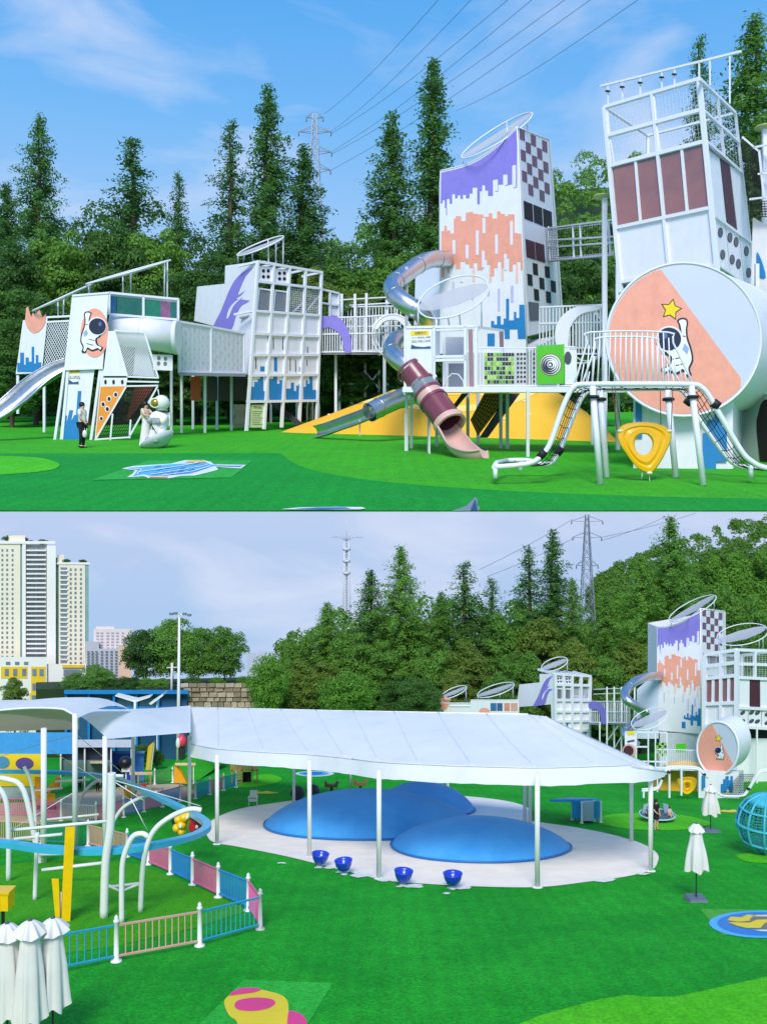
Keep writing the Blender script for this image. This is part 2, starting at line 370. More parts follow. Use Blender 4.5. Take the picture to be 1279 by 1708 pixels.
# upper terrace markings
edge = smooth2([(470, 757), (482, 768), (510, 781), (560, 793), (640, 804), (760, 814), (900, 822), (1060, 828), (1240, 832), (1420, 836)], 6)
patch('turf_patch', [(-160, 757), (300, 756.5), (455, 756)]+edge+[(1420, 852.6), (-160, 852.6)], T_UPD, terrace, True, 0.10, 'deep green turf along the front of the terrace')
patch('turf_patch', [(-120, 762), (-20, 761), (60, 764), (94, 772), (98, 779), (80, 786), (20, 792), (-60, 795), (-140, 795), (-160, 778)], T_LIMEU, terrace, True, 0.20, 'lime green turf oval at the left edge', 5)
patch('printed_panel', [(154, 802), (386, 798), (422, 769), (247, 769)], turfmat('turf_print', '#2FA03E', '#33A843', 1.6), terrace, True, 0.20, 'pale green turf panel with a blue lettered emblem')
PW = paint('#E3EDF2', 'print_white'); PB = paint('#1C7FC9', 'print_blue'); PC = paint('#4FB6E4', 'print_sky'); PNV = paint('#1F4FA8', 'print_navy'); PO = paint('#F0C060', 'print_amber'); PY = paint('#F7D51A', 'print_yellow')
PP = paint('#F23A84', 'print_pink'); PG = paint('#7A7568', 'print_grey')
def logo(pts, m, lift, name='print_mark', sm=0): return patch(name, pts, m, terrace, True, lift, None, sm)
logo([(203, 783), (222, 779), (285, 775), (300, 771), (310, 769), (340, 769), (352, 772), (356, 776), (410, 777), (402, 783), (385, 782), (360, 780), (364, 785), (350, 789), (325, 795), (300, 796), (281, 800), (247, 799), (240, 796), (212, 798), (222, 791), (225, 787), (216, 785)], PW, 0.27)
logo([(212, 783), (255, 779), (290, 776), (345, 774), (352, 777), (405, 778), (400, 781), (356, 779), (340, 785), (318, 792), (280, 795), (252, 796), (240, 793), (222, 796), (228, 789), (232, 785)], PC, 0.33)
logo([(308, 773), (315, 770.5), (338, 770), (345, 773), (330, 774.5)], PO, 0.40); logo([(248, 797.5), (281, 797.5), (279, 799.5), (250, 799)], PO, 0.40)
for i, (cx_, cy_) in enumerate([(258, 792), (272, 790), (288, 787), (303, 784), (318, 782), (334, 779), (265, 786), (280, 783), (296, 780), (312, 777), (328, 775.5), (283, 792.5), (300, 789), (318, 787), (262, 780.5)]):
    w_ = 5.2; h_ = 1.7; k_ = 4.0
    logo([(cx_-w_, cy_+h_), (cx_+w_*0.4, cy_+h_*0.6), (cx_+w_*0.2+k_, cy_-h_*0.2), (cx_+w_+k_*0.6, cy_-h_), (cx_-w_*0.2+k_, cy_-h_*0.8), (cx_-w_*0.5, cy_)], PNV if i % 2 else PB, 0.40)
for pts in ([(232, 790), (300, 780), (330, 774)], [(250, 794.5), (305, 786), (345, 778)], [(270, 796), (320, 789), (350, 780)], [(258, 786), (268, 795)], [(285, 781), (297, 792)], [(305, 778), (318, 789)], [(325, 775.5), (338, 785)], [(216, 786), (236, 785), (228, 794)], [(360, 779), (402, 780)]):
    a_ = [(x, y-0.5) for x, y in pts]+[(x+1.2, y+0.5) for x, y in pts[::-1]]; logo(a_, PW, 0.47)
logo([(468, 852), (500, 849), (560, 848), (604, 848.5), (610, 851), (600, 852.4), (500, 852.6)], PW, 0.27); logo([(490, 852), (530, 849.5), (575, 849.2), (585, 851.5), (540, 852.4)], PB, 0.33)
# lower lawn markings
def lo(pts, m, lift, label=None, sm=0, name='turf_patch'): return patch(name, pts, m, lawn, False, lift, label, sm)
lo([(850, 1716), (905, 1694), (1000, 1668), (1045, 1661), (1080, 1664), (1125, 1664), (1200, 1648), (1290, 1628), (1420, 1600), (1420, 1790), (850, 1790)], T_LIME, 0.012, 'lime green turf area in the near right corner')
lo([(20, 1442), (150, 1432), (232, 1443), (330, 1482), (400, 1508), (408, 1522), (330, 1548), (200, 1578), (60, 1600), (-120, 1600), (-160, 1470)], turfmat('turf_yard', '#3F9A0E', '#45A010', 11.0), 0.012, 'yellowish green turf inside the near fence')
lo([(640, 1300), (760, 1297), (900, 1297), (1050, 1310), (1180, 1330), (1279, 1338), (1420, 1345), (1420, 1300), (1100, 1285), (640, 1285)], turfmat('turf_far', '#33A01C', '#3BA81E', 8.0), 0.012, 'brighter turf in front of the far play castle')
lo([(1000, 1364), (1030, 1358), (1080, 1357), (1140, 1361), (1178, 1370), (1184, 1376), (1160, 1383), (1110, 1386), (1050, 1384), (1010, 1377), (996, 1370)], T_LIME, 0.02, 'lime green turf oval under the merry-go-round', 5)
lo([(1228, 1429), (1250, 1424), (1300, 1424), (1330, 1430), (1300, 1440), (1250, 1439)], T_LIME, 0.02, 'lime turf spot under the rope globe', 5)
lo([(395, 1312), (420, 1296), (450, 1292), (470, 1300), (455, 1308), (420, 1314)], T_LIME, 0.02, 'lime green turf by the wooden climbing house', 4)
pr = turfmat('turf_print_low', '#2FAE36', '#35B33C', 11.0)
lo([(300, 1745), (335, 1708), (407, 1635.5), (556, 1641), (514, 1708), (495, 1745)], pr, 0.012, 'light green turf panel with a yellow and pink motif', name='printed_panel')
lo([(374, 1676), (378, 1666), (392, 1659), (425, 1652), (450, 1656), (473, 1664), (481, 1678), (480, 1708), (478, 1745), (400, 1745), (396, 1708), (382, 1696)], PY, 0.022, None, 3, 'print_mark')
lo([(382, 1663), (394, 1653), (412, 1649.5), (430, 1651), (436, 1653), (424, 1658), (400, 1661)], PP, 0.03, None, 3, 'print_mark')
lo([(391, 1680), (398, 1671), (425, 1666.5), (452, 1669), (459, 1676), (446, 1685), (420, 1689), (398, 1687)], PP, 0.03, None, 4, 'print_mark')
lo([(481, 1691), (495, 1691), (508, 1699), (512, 1715), (500, 1730), (481, 1730)], PP, 0.03, None, 3, 'print_mark')
lo([(1167, 1517), (1235, 1518), (1330, 1520), (1400, 1560), (1330, 1568), (1204, 1561)], turfmat('turf_print_low2', '#4FA53A', '#55AA40', 11.0), 0.012, 'green turf panel with blue rings at the right edge', name='printed_panel')
def ringpts(cx_, cy_, rx, ry, n=30): return [(cx_+rx*math.cos(2*math.pi*k/n), cy_+ry*math.sin(2*math.pi*k/n)*(1+0.10*math.sin(2*math.pi*k/n))) for k in range(n)]
lo(ringpts(1270, 1541, 88, 23), PC, 0.022, None, 0, 'print_mark'); lo(ringpts(1270, 1541, 74, 19.5), PB, 0.03, None, 0, 'print_mark'); 
lo([(1211, 1536), (1235, 1531), (1248, 1528), (1300, 1528), (1340, 1540), (1300, 1553), (1262, 1552), (1240, 1549)], PG, 0.038, None, 0, 'print_mark')
lo([(1213, 1538), (1218, 1532), (1236, 1533), (1246, 1528.5), (1262, 1529), (1252, 1534), (1250, 1539), (1230, 1540.5)], PY, 0.046, None, 0, 'print_mark')
lo([(1214, 1541), (1250, 1542), (1262, 1537), (1290, 1536), (1275, 1543), (1268, 1551), (1245, 1551), (1228, 1547)], PY, 0.046, None, 0, 'print_mark')
lo([(1250, 1529), (1300, 1528.5), (1305, 1532), (1256, 1531.5)], paint('#EBD9B8', 'print_cream'), 0.046, None, 0, 'print_mark')
lo([(1256, 1554), (1300, 1553), (1300, 1557.5), (1270, 1556.5)], PW, 0.046, None, 0, 'print_mark')
for px, py, w_ in ((441, 1323, 24), (1219, 1354, 20)):
    lo([(px-w_, py), (px-w_*0.6, py-1.8), (px-w_*0.2, py-1.2), (px+w_*0.2, py-2.6), (px+w_*0.5, py-1.2), (px+w_, py), (px+w_*0.6, py+1.6), (px+w_*0.1, py+2.2), (px-w_*0.5, py+1.6)], PY, 0.03, 'yellow splash motif printed on the lawn', 3, 'print_mark')
lo(ringpts(525, 1291, 32, 4.6), PW, 0.02, 'round blue emblem printed on the far lawn', 0, 'print_mark'); lo(ringpts(523, 1291, 25, 3.4), PC, 0.03, None, 0, 'print_mark'); lo([(505, 1291), (520, 1288.5), (540, 1289), (535, 1292.5), (515, 1293.5)], PB, 0.04, None, 0, 'print_mark')
# pale rubber safety surface under the canopy
sand = [(347, 1398), (344, 1380), (362, 1364), (400, 1350), (452, 1341), (520, 1332), (600, 1326), (700, 1325), (790, 1330), (850, 1338), (880, 1348), (884, 1358), (882, 1368), (905, 1373), (960, 1381), (1020, 1393), (1070, 1408), (1095, 1424), (1097, 1438), (1085, 1453), (1040, 1464), (980, 1472), (900, 1481), (800, 1480), (700, 1475), (640, 1469), (560, 1450), (480, 1430), (400, 1414), (360, 1407)]
sm_ = mat('safety_surface', '#F0E4DA', 0.9, var=0.07, nscale=0.9, bump=0.25, bscale=45)
safety = struct(patch('safety_surface', sand, sm_, None, False, 0.02, 'pale cream safety surface around the blue domes', 4))
# worn white splashes of powder at the edge
for px, py, w_ in ((548, 1449, 13), (572, 1456, 16), (530, 1449, 9), (600, 1461, 22), (690, 1479, 22), (668, 1480, 10), (770, 1482, 26), (744, 1492, 8), (1010, 1470, 20), (1072, 1459, 12), (470, 1441, 9), (640, 1469, 16)):
    pts = [(px+w_*math.cos(a)*random.uniform(0.55, 1.15), py+w_*0.17*math.sin(a)*random.uniform(0.5, 1.3)) for a in [2*math.pi*k/11 for k in range(11)]]
    lo(pts, mat('powder', '#D8E2D6', 0.95, var=0.1, nscale=6), 0.032, None, 0, 'powder_spill')

# ================================================================== TREES
def leafmesh(name, P, Nrm, size, m, aspect=0.6):
    """leaf-sized faces: one four-cornered leaf at each point"""
    n = len(P); P = np.asarray(P, float); Nrm = np.asarray(Nrm, float); Nrm /= (np.linalg.norm(Nrm, axis=1, keepdims=True)+1e-9)
    a = np.cross(Nrm, RNG.normal(size=(n, 3))); a /= (np.linalg.norm(a, axis=1, keepdims=True)+1e-9); b = np.cross(Nrm, a)
    s = (np.asarray(size)*RNG.uniform(0.6, 1.3, n))[:, None]
    v = np.stack([P-a*s, P-b*s*aspect, P+a*s, P+b*s*aspect], 1).reshape(-1, 3)
    me = bpy.data.meshes.new(name); me.vertices.add(4*n); me.vertices.foreach_set('co', v.ravel())
    me.loops.add(4*n); me.loops.foreach_set('vertex_index', np.arange(4*n)); me.polygons.add(n)
    me.polygons.foreach_set('loop_start', np.arange(n)*4); me.polygons.foreach_set('loop_total', np.full(n, 4)); me.update(); me.validate()
    me.materials.append(m); return me
LM_DARK = leafmat('leaf_deep', (0.040, 0.125, 0.026), (0.135, 0.285, 0.055))
LM_MID = leafmat('leaf_mid', (0.08, 0.22, 0.03), (0.24, 0.47, 0.075))
LM_OLIVE = leafmat('leaf_olive', (0.12, 0.21, 0.03), (0.31, 0.43, 0.075))
LM_CON = leafmat('needle_green', (0.050, 0.165, 0.036), (0.16, 0.35, 0.075))
LM_LIME = leafmat('leaf_fresh', (0.09, 0.26, 0.024), (0.25, 0.50, 0.07))
BARK = mat('bark', '#5A4B3D', 0.9, var=0.25, nscale=6, bump=0.5, bscale=20)
def conifer_mesh(name, seed, m, levels=44, R0=0.155, open_=0.0):
    r = np.random.default_rng(seed); P = []; Q = []
    for i in range(levels):
        t = (i+0.5)/levels; z = 0.10+0.895*t; rad = R0*(1-math.exp(-(1-t)*3.6))*(0.78+0.30*math.sin(i*1.7+seed)*math.sin(i*0.6))*r.uniform(0.72, 1.12)+0.003
        if t < 0.18: rad *= 0.55+2.5*t
        nb = int(5+3*min(1, (1-t)*2.5))
        for k in range(nb):
            if r.random() < open_: continue
            a = r.uniform(0, 2*math.pi); L_ = rad*r.uniform(0.55, 1.12); n = max(9, int(135*L_/R0+12))
            s = r.uniform(0.12, 1.0, n); wz = 0.014*(1-s*0.3)+0.004
            up = r.uniform(0.05, 0.35)
            x = np.cos(a)*s*L_; y = np.sin(a)*s*L_; zz = z+s*L_*up-0.62*(s*L_)**2/R0
            off = r.normal(size=(n, 3))*np.array([0.006, 0.006, 0.006]); off[:, 2] -= np.abs(r.normal(size=n))*wz*0.7
            P.append(np.stack([x, y, zz], 1)+off); Q.append(np.stack([np.cos(a)+0*s, np.sin(a)+0*s, 0.9+0*s], 1)+r.normal(size=(n, 3))*0.7)
    P = np.concatenate(P); Q = np.concatenate(Q); return leafmesh(name, P, Q, 0.0047, m, 0.42)
def broad_mesh(name, seed, m, clumps=60, per=150, rx=0.40, rz=0.40, cz=0.60, leaf=0.021, low=-0.85, cr=(0.040, 0.075)):
    r = np.random.default_rng(seed); P = []; Q = []
    for i in range(clumps):
        while True:
            d = r.normal(size=3); d /= np.linalg.norm(d)
            if d[2] > low: break
        q = r.uniform(0.45, 0.92); c = np.array([d[0]*rx*q, d[1]*rx*q, cz+d[2]*rz*q]); rr = r.uniform(*cr)
        e_ = r.normal(size=(per, 3)); e_ /= np.linalg.norm(e_, axis=1, keepdims=True); e_[:, 2] = np.where(e_[:, 2] < -0.3, -e_[:, 2], e_[:, 2])
        k = r.uniform(0.72, 1.08, (per, 1)); P.append(c+e_*rr*k*np.array([1, 1, 0.82])); Q.append(e_+r.normal(size=(per, 3))*0.45)
    return leafmesh(name, np.concatenate(P), np.concatenate(Q), leaf, m, 0.62)
def trunk_mesh(name, h, r0, seed, broad=True):
    r = random.Random(seed); mb = MB()
    mb.tube([(0, 0, -0.12), (0, 0, 0.0), (0.008, 0.004, h*0.5), (0, 0.006, h*0.8), (0.004, 0, h)], [r0*1.1, r0, r0*0.75, r0*0.45, r0*0.12], 7)
    for k in range(6 if broad else 0):
        a = k*1.1+r.random(); z = h*(0.45+0.07*k); l_ = 0.20 if broad else 0.07
        mb.tube([(0, 0, z), (math.cos(a)*l_*0.5, math.sin(a)*l_*0.5, z+l_*0.35), (math.cos(a)*l_, math.sin(a)*l_, z+l_*0.8)], [r0*0.4, r0*0.25, r0*0.08], 5)
    me = bpy.data.meshes.new(name); me.from_pydata([tuple(p) for p in mb.v], [], mb.f); me.update(); me.polygons.foreach_set('use_smooth', mb.s); me.materials.append(BARK); return me
CON = [conifer_mesh('conifer_crown', 3, LM_CON, 66, 0.105, 0.22), conifer_mesh('conifer_crown', 5, LM_CON, 54, 0.115, 0.38), conifer_mesh('conifer_crown', 9, LM_CON, 70, 0.130, 0.14), conifer_mesh('conifer_crown', 14, LM_MID, 70, 0.15, 0.05)]
BRD = [broad_mesh('broad_crown', 21, LM_DARK, 120, 200, 0.21, 0.47, 0.52, 0.0085), broad_mesh('broad_crown', 22, LM_MID, 120, 200, 0.21, 0.46, 0.53, 0.0085), broad_mesh('broad_crown', 23, LM_OLIVE, 110, 200, 0.20, 0.46, 0.53, 0.0085), broad_mesh('broad_crown', 24, LM_LIME, 90, 150, 0.42, 0.40, 0.58, 0.017, -0.95, (0.09, 0.16)), broad_mesh('broad_crown', 25, LM_DARK, 140, 200, 0.22, 0.50, 0.49, 0.0085, -0.97),
       broad_mesh('broad_crown', 26, LM_DARK, 100, 190, 0.42, 0.47, 0.54, 0.015, -0.97, (0.09, 0.16)), broad_mesh('broad_crown', 27, LM_MID, 100, 190, 0.42, 0.47, 0.54, 0.015, -0.97, (0.09, 0.16))]
TRC = trunk_mesh('conifer_trunk', 0.97, 0.009, 2, False); TRB = trunk_mesh('broad_trunk', 0.66, 0.016, 4)
def tree(name, label, kind, px, top, base, d, hw, group, up=True, zbase=None, rot=None):
    """a tree whose crown reaches from `top` down; px,top,hw in photograph pixels at distance d"""
    me = (CON if kind[0] == 'c' else BRD)[int(kind[1])]; k = ps(d)
    z0 = zbase if zbase is not None else (zu(d) if up else zl(d)); zt = ZC-(top-CY)*k; h = zt-z0
    rad = {'c0': .056, 'c1': .060, 'c2': .072, 'c3': .092, 'b0': .24, 'b1': .24, 'b2': .23, 'b3': .48, 'b4': .25, 'b5': .48, 'b6': .48}[kind]
    hr = 1.0 if kind[0] == 'c' else 1.03
    t_ = thing(name, label, 'tree', ((px-CX)*k, d, z0), group)
    sx = hw*k/rad; sz = h/hr
    for nm, m_ in (('crown', me), ('trunk', TRC if kind[0] == 'c' else TRB)):
        o = bpy.data.objects.new(nm, m_); COL.objects.link(o); o.parent = t_; o.scale = (sx, sx, sz)
    t_.rotation_euler = (0, 0, rot if rot is not None else random.uniform(0, 6.28)); return t_
def wood_mass(name, label, outline, d0, d1, m, n, leaf, base, parent=None, bumps=26, br=(18, 34)):
    """a far wood that reads as one mass: a bank of rounded crowns made of leaf clumps. outline = [(px, py)] of its top at d0"""
    xs = np.array([p[0] for p in outline], float); ys = np.array([p[1] for p in outline], float); r = np.random.default_rng(abs(int(outline[0][0]*7+d0)) % 9999)
    P = []; Q = []; k = ps(d0)
    nb = bumps*9
    for i in range(nb):
        x = r.uniform(xs[0], xs[-1]); ytop = np.interp(x, xs, ys); f = r.random()**0.8; y = ytop+f*(base-ytop)+r.normal()*3
        d = d0+(d1-d0)*(1-f); rr = r.uniform(*br)*k*(0.8+0.4*f)
        c = np.array(at(x, y+rr/k*0.8, d)); mm = n//nb
        e_ = r.normal(size=(mm, 3)); e_ /= np.linalg.norm(e_, axis=1, keepdims=True); e_[:, 1] = np.where(e_[:, 1] > 0.4, -e_[:, 1], e_[:, 1]); e_[:, 2] = np.where(e_[:, 2] < -0.35, -e_[:, 2], e_[:, 2])
        lump = 1+0.22*np.sin(e_[:, :1]*9+i)*np.sin(e_[:, 2:]*8+i*2)
        P.append(c+e_*rr*r.uniform(0.8, 1.05, (mm, 1))*lump); Q.append(e_+r.normal(size=(mm, 3))*0.4)
    P = np.concatenate(P); org = np.array([P[:, 0].mean(), P[:, 1].mean(), P[:, 2].min()])
    me = leafmesh(name, P-org, np.concatenate(Q), leaf*1.35*k, m, 0.65)
    o = bpy.data.objects.new(name, me); COL.objects.link(o); o.location = org; struct(o, 'stuff', label); return o
def hillmesh(name, outline, d0, d1, base, m, label):
    mb = MB(); n = len(outline)
    A = [at(x, y+60, d1) for x, y in outline]; B = [at(x, base, d0) for x, y in outline]; Cc = [at(x, lerp(y, base, 0.5)+40, lerp(d0, d1, 0.72)) for x, y in outline]
    rows = [B, Cc, A, [a+V((0, (d1-d0)*1.2, -(a.z-b.z))) for a, b in zip(A, B)]]
    mb.grid(lambda u, v: rows[round(v*3)][round(u*(n-1))], n-1, 3); return struct(mb.build(name, m), label=label)
SOIL_SHADE = mat('forest_floor_shade', '#1F3A14', 0.95, var=0.3, nscale=0.05)  # shade between the crowns is put into this dark green; bank shares it
# ---- upper terrace: wood and conifers behind the castle
G1 = 'conifers behind the white play castle'; G2 = 'broadleaf wood behind the white play castle'
hillmesh('hill', [(-200, 430), (100, 420), (400, 430), (640, 380), (760, 330), (850, 270), (930, 258), (1010, 252), (1060, 270), (1100, 330)], 760, 1150, 672, SOIL_SHADE, 'wooded hillside rising behind the white play castle')
wood_mass('hillside_wood', 'dense wood covering the hillside behind the play castle', [(520, 405), (560, 376), (620, 364), (700, 355), (790, 330), (860, 275), (930, 240), (1000, 228), (1060, 235), (1100, 260)], 780, 1100, LM_MID, 150000, 2.3, 660, bumps=60, br=(20, 38))
wood_mass('background_wood', 'dark wood filling the gaps behind the left half of the play castle', [(-60, 372), (60, 352), (150, 332), (260, 330), (330, 380), (420, 370), (520, 390), (600, 400), (680, 390), (760, 400)], 640, 740, LM_DARK, 150000, 2.3, 690, bumps=70, br=(22, 40))
for i, (px, top, hw, kd, d, lb) in enumerate([
    (66, 186, 46, 'c2', 560, 'tall dense conifer at the left edge of the upper wood'),
    (218, 222, 60, 'c1', 585, 'open crowned conifer standing above the left play tower'),
    (298, 281, 30, 'c1', 600, 'small pointed conifer between the open conifer and the airy pair'),
    (385, 193, 44, 'c1', 570, 'airy conifer left of the tallest conifer by the pylon'),
    (447, 135, 44, 'c0', 560, 'tall slim conifer left of the electricity pylon'),
    (507, 236, 42, 'c0', 560, 'shorter conifer right in front of the electricity pylon'),
    (654, 182, 46, 'c0', 565, 'conifer beside the tallest one near the steel tube slide'),
    (722, 94, 50, 'c0', 560, 'tallest pointed conifer left of the purple topped tower'),
    (1166, 50, 38, 'c1', 420, 'thin conifer behind the glazed tower top'),
    (10, 300, 45, 'c2', 570, 'cut off conifer at the very left edge of the upper wood')]):
    tree('conifer', lb, kd, px, top, 0, d, hw, G1)
for i, (px, top, hw, kd, d) in enumerate([(20, 385, 70, 'b4', 520), (110, 360, 75, 'b1', 540), (190, 345, 70, 'b4', 530), (262, 355, 72, 'b1', 545), (330, 405, 70, 'b0', 520), (398, 400, 60, 'b4', 560), (450, 420, 66, 'b0', 530), (520, 425, 60, 'b2', 520), (585, 410, 70, 'b1', 560), (650, 400, 66, 'b1', 545), (710, 420, 60, 'b4', 530), (60, 460, 70, 'b0', 480), (150, 470, 66, 'b4', 480), (250, 455, 60, 'b0', 470), (340, 450, 64, 'b4', 480), (600, 460, 66, 'b2', 500), (680, 470, 60, 'b4', 490), (560, 480, 50, 'b0', 480), (470, 500, 60, 'b4', 520), (395, 520, 60, 'b4', 520), (20, 520, 60, 'b4', 450), (620, 560, 60, 'b4', 480), (560, 590, 60, 'b4', 500), (-40, 440, 66, 'b1', 500), (290, 560, 60, 'b4', 480), (200, 560, 60, 'b4', 500), (940, 440, 60, 'b4', 470), (985, 390, 70, 'b0', 500), (930, 330, 60, 'b1', 560),  (1000, 480, 50, 'b4', 460)]):
    tree('broadleaf_tree', 'rounded broadleaf tree in the dark wood behind the white play castle', kd, px, top, 0, d, hw, G2)
for (px, top, hw, kd, d, lb) in [(1258, 18, 92, 'c3', 400, 'high open tree crown behind the glazed tower at the top right'), (1275, 190, 85, 'b4', 380, 'dark tree beside the glazed tower at the right edge')]:
    tree('broadleaf_tree', lb, kd, px, top, 0, d, hw, G2)

# ---- lower view: wood, hill, round trees
G3 = 'conifers behind the far play castle'; G4 = 'broadleaf wood behind the canopy'
zb = lambda d: zl(d)
hillmesh('hill', [(930, 1040), (990, 960), (1060, 915), (1130, 885), (1200, 868), (1279, 860), (1400, 856)], 134, 138.8, 1190, SOIL_SHADE, 'wooded hill at the right behind the far play castle')
wood_mass('hillside_wood', 'far wooded hill behind the pylon on the right', [(985, 965), (1030, 935), (1080, 915), (1150, 885), (1200, 868), (1279, 860), (1340, 858)], 134.5, 137.5, LM_MID, 110000, 1.4, 1010, bumps=80, br=(8, 14))
wood_mass('hillside_wood', 'nearer bright green wooded slope on the right', [(960, 1070), (1010, 1000), (1080, 965), (1160, 935), (1220, 918), (1279, 905), (1340, 900)], 126, 133, LM_LIME, 150000, 1.6, 1190, bumps=80, br=(12, 22))
wood_mass('background_wood', 'mixed wood behind the canopy seen as one mass', [(462, 1070), (500, 1035), (560, 1010), (640, 990), (720, 985), (800, 990), (880, 1000), (960, 1040), (1040, 1050)], 118, 126, LM_MID, 110000, 2.1, 1200, bumps=44)
for (px, top, hw, kd, d, lb) in [
    (545, 1003, 48, 'c3', 112, 'leftmost rounded conifer of the wood behind the canopy'),
    (618, 948, 40, 'c2', 113, 'conifer just left of the broad pointed one behind the canopy'),
    (668, 908, 52, 'c3', 110, 'broad pointed conifer rising behind the white canopy'),
    (775, 932, 45, 'c1', 114, 'conifer with ragged top in the middle of the lower wood'),
    (820, 960, 34, 'c1', 114, 'thin conifer top right of the ragged one'),
    (880, 906, 40, 'c1', 112, 'airy conifer left of the lower pylon'),
    (922, 880, 34, 'c0', 112, 'tall slim conifer nearest the lower pylon'),
    (955, 965, 40, 'c3', 108, 'olive green conifer right in front of the lower pylon'),
    (1070, 925, 50, 'c3', 106, 'light green conifer behind the left of the purple topped tower'),
    (1118, 858, 58, 'c3', 108, 'tallest dark conifer behind the purple topped tower'),
    (735, 985, 40, 'c3', 111, 'dense conifer beside the broad pointed one'),
    (1010, 985, 44, 'c3', 107, 'conifer between the lower pylon and the far castle'),
    (1240, 1040, 45, 'c3', 104, 'low conifer behind the far glazed tower')]:
    tree('conifer', lb, kd, px, top, 0, d, hw, G3, False)
for (px, top, hw, kd, d) in [(500, 1035, 46, 'b1', 114), (470, 1085, 34, 'b1', 104), (590, 1035, 52, 'b1', 109), (700, 1010, 56, 'b2', 113), (640, 1050, 50, 'b1', 108), (800, 1000, 52, 'b0', 113), (850, 1000, 52, 'b1', 109), (780, 1050, 52, 'b2', 104), (720, 1065, 48, 'b1', 104), (900, 1010, 56, 'b2', 106), (960, 1050, 52, 'b2', 103), (870, 1070, 46, 'b1', 102), (1010, 1080, 52, 'b1', 102), (1060, 1050, 52, 'b2', 104), (830, 1110, 44, 'b1', 100), (545, 1090, 46, 'b2', 106), (670, 1110, 44, 'b0', 100), (1240, 970, 60, 'b1', 118), (1180, 950, 60, 'b1', 120), (950, 1120, 46, 'b1', 99), (1030, 1140, 40, 'b1', 99), (505, 1085, 40, 'b2', 100), (760, 1105, 36, 'b2', 98)]:
    tree('broadleaf_tree', 'rounded broadleaf tree in the mixed wood behind the white canopy', kd, px, top, 0, d, hw, G4, False)
tree('bushy_tree', 'fresh light green bushy tree behind the canopy centre', 'b3', 580, 1122, 0, 92, 56, None, False, ZC-(1215-CY)*ps(92))
tree('bushy_tree', 'light green bushy tree beside the right end of the stone wall', 'b3', 447, 1092, 0, 96, 40, None, False, ZC-(1215-CY)*ps(96))
tree('bushy_tree', 'dark round bush between the light green trees and the castle', 'b5', 700, 1130, 0, 92, 45, None, False, ZC-(1215-CY)*ps(92))
# raised bank with the grove of round trees
mb = MB(); kb = 108
mb.hexa([at(60, 1266, 100), at(425, 1266, 100), at(425, 1240, 128), at(60, 1240, 128)], [at(60, 1150, 100), at(425, 1141, 100), at(425, 1141, 128)+V((0, 0, 1)), at(60, 1150, 128)+V((0, 0, 1))])
struct(mb.build('terrain_bank', SOIL_SHADE), label='raised earth bank behind the blue pavilion')
GT = 'grove of round trees on the bank'
for (px, top, hw, lb) in [(243, 1045, 44, 'leftmost dark round tree of the grove on the bank'), (288, 1028, 54, 'tallest round tree of the grove, behind the floodlight pole'), (332, 1044, 46, 'round tree in the middle right of the grove on the bank'), (374, 1042, 43, 'rightmost round tree of the grove on the bank')]:
    tree('round_tree', lb, 'b5' if px < 260 else 'b6', px, top, 0, 106, hw, GT, False, ZC-(1146-CY)*ps(106))
for (px, top, hw, kd) in [(160, 1108, 34, 'b6'), (125, 1122, 26, 'b6'), (215, 1128, 26, 'b5'), (245, 1130, 22, 'b6'), (270, 1131, 20, 'b6'), (322, 1127, 18, 'b5'), (362, 1129, 16, 'b3'), (405, 1128, 16, 'b3'), (190, 1130, 20, 'b5')]:
    tree('shrub', 'small rounded shrub along the top of the bank', kd, px, top, 0, 101, hw, 'shrubs along the bank', False, ZC-(1160-CY)*ps(101))

# ================================================================== WHITE PLAY CASTLE (upper terrace)
PURP = paint('#8A7FD6', 'paint_purple'); PEACH = paint('#F0A48C', 'paint_peach'); BLUE = paint('#1E7FC0', 'paint_blue'); LILAC = paint('#C2BCE6', 'paint_lilac')
YEL = paint('#F6B713', 'paint_yellow'); ORNG = paint('#EE9424', 'paint_orange'); ASTRO = paint('#F0F1F4', 'paint_suit'); INK = paint('#1B1E2B', 'paint_ink'); VISOR = paint('#16213F', 'paint_visor')
GLASS = mat('tinted_glass_reflections', '#6E5664', 0.08, col2='#A8706A', nscale=0.045, coat=0.5); NETM = mat('black_net', '#1A1B1E', 0.8)  # reddish second tone of the glass paints reflections into the pane colour
WMESH = mat('white_mesh', '#DDE0E8', 0.6); WEAVE = mat('woven_steel', '#C9CCD6', 0.5, alpha=0.55)
def panels(fc, parent, cells, m, name='panel', off=0.0, t=1.2):
    for pix in cells:
        mb = MB(); fc.prism(mb, pix, off, t); mb.build(name, m, parent)
def one(fc, parent, name, pix, m, off=0.0, t=1.0, label=None):
    mb = MB(); fc.prism(mb, pix, off, t); return mb.build(name, m, parent, label)
def barset(fc, parent, name, segs, w, m=None, off=0.0):
    mb = MB()
    for s_ in segs: fc.bar(mb, *s_, w=w, off=off)
    return mb.build(name, m or wsteel(), parent)
def each(fc, parent, name, segs, w, m=None, off=0.0):
    for s_ in segs:
        mb = MB(); fc.bar(mb, *s_, w=w, off=off); mb.build(name, m or wsteel(), parent)
def barfence(fc, parent, x0, x1, t0, b0, t1, b1, step, w=1.6, rails=(0, 1), m=None):
    """upright bars between rails; (t0,b0) top and bottom at x0, (t1,b1) at x1"""
    mb = MB(); n = max(2, int((x1-x0)/step))
    for i in range(n+1):
        f = i/n; x = lerp(x0, x1, f); fc.bar(mb, x, lerp(t0, t1, f), x, lerp(b0, b1, f), w=w)
    mb.build('railing_bars', m or wsteel(), parent)
    for r_ in rails:
        mb = MB(); fc.bar(mb, x0, lerp(t0, b0, r_), x1, lerp(t1, b1, r_), w=w*1.5, off=0.4); mb.build('rail', m or wsteel(), parent)
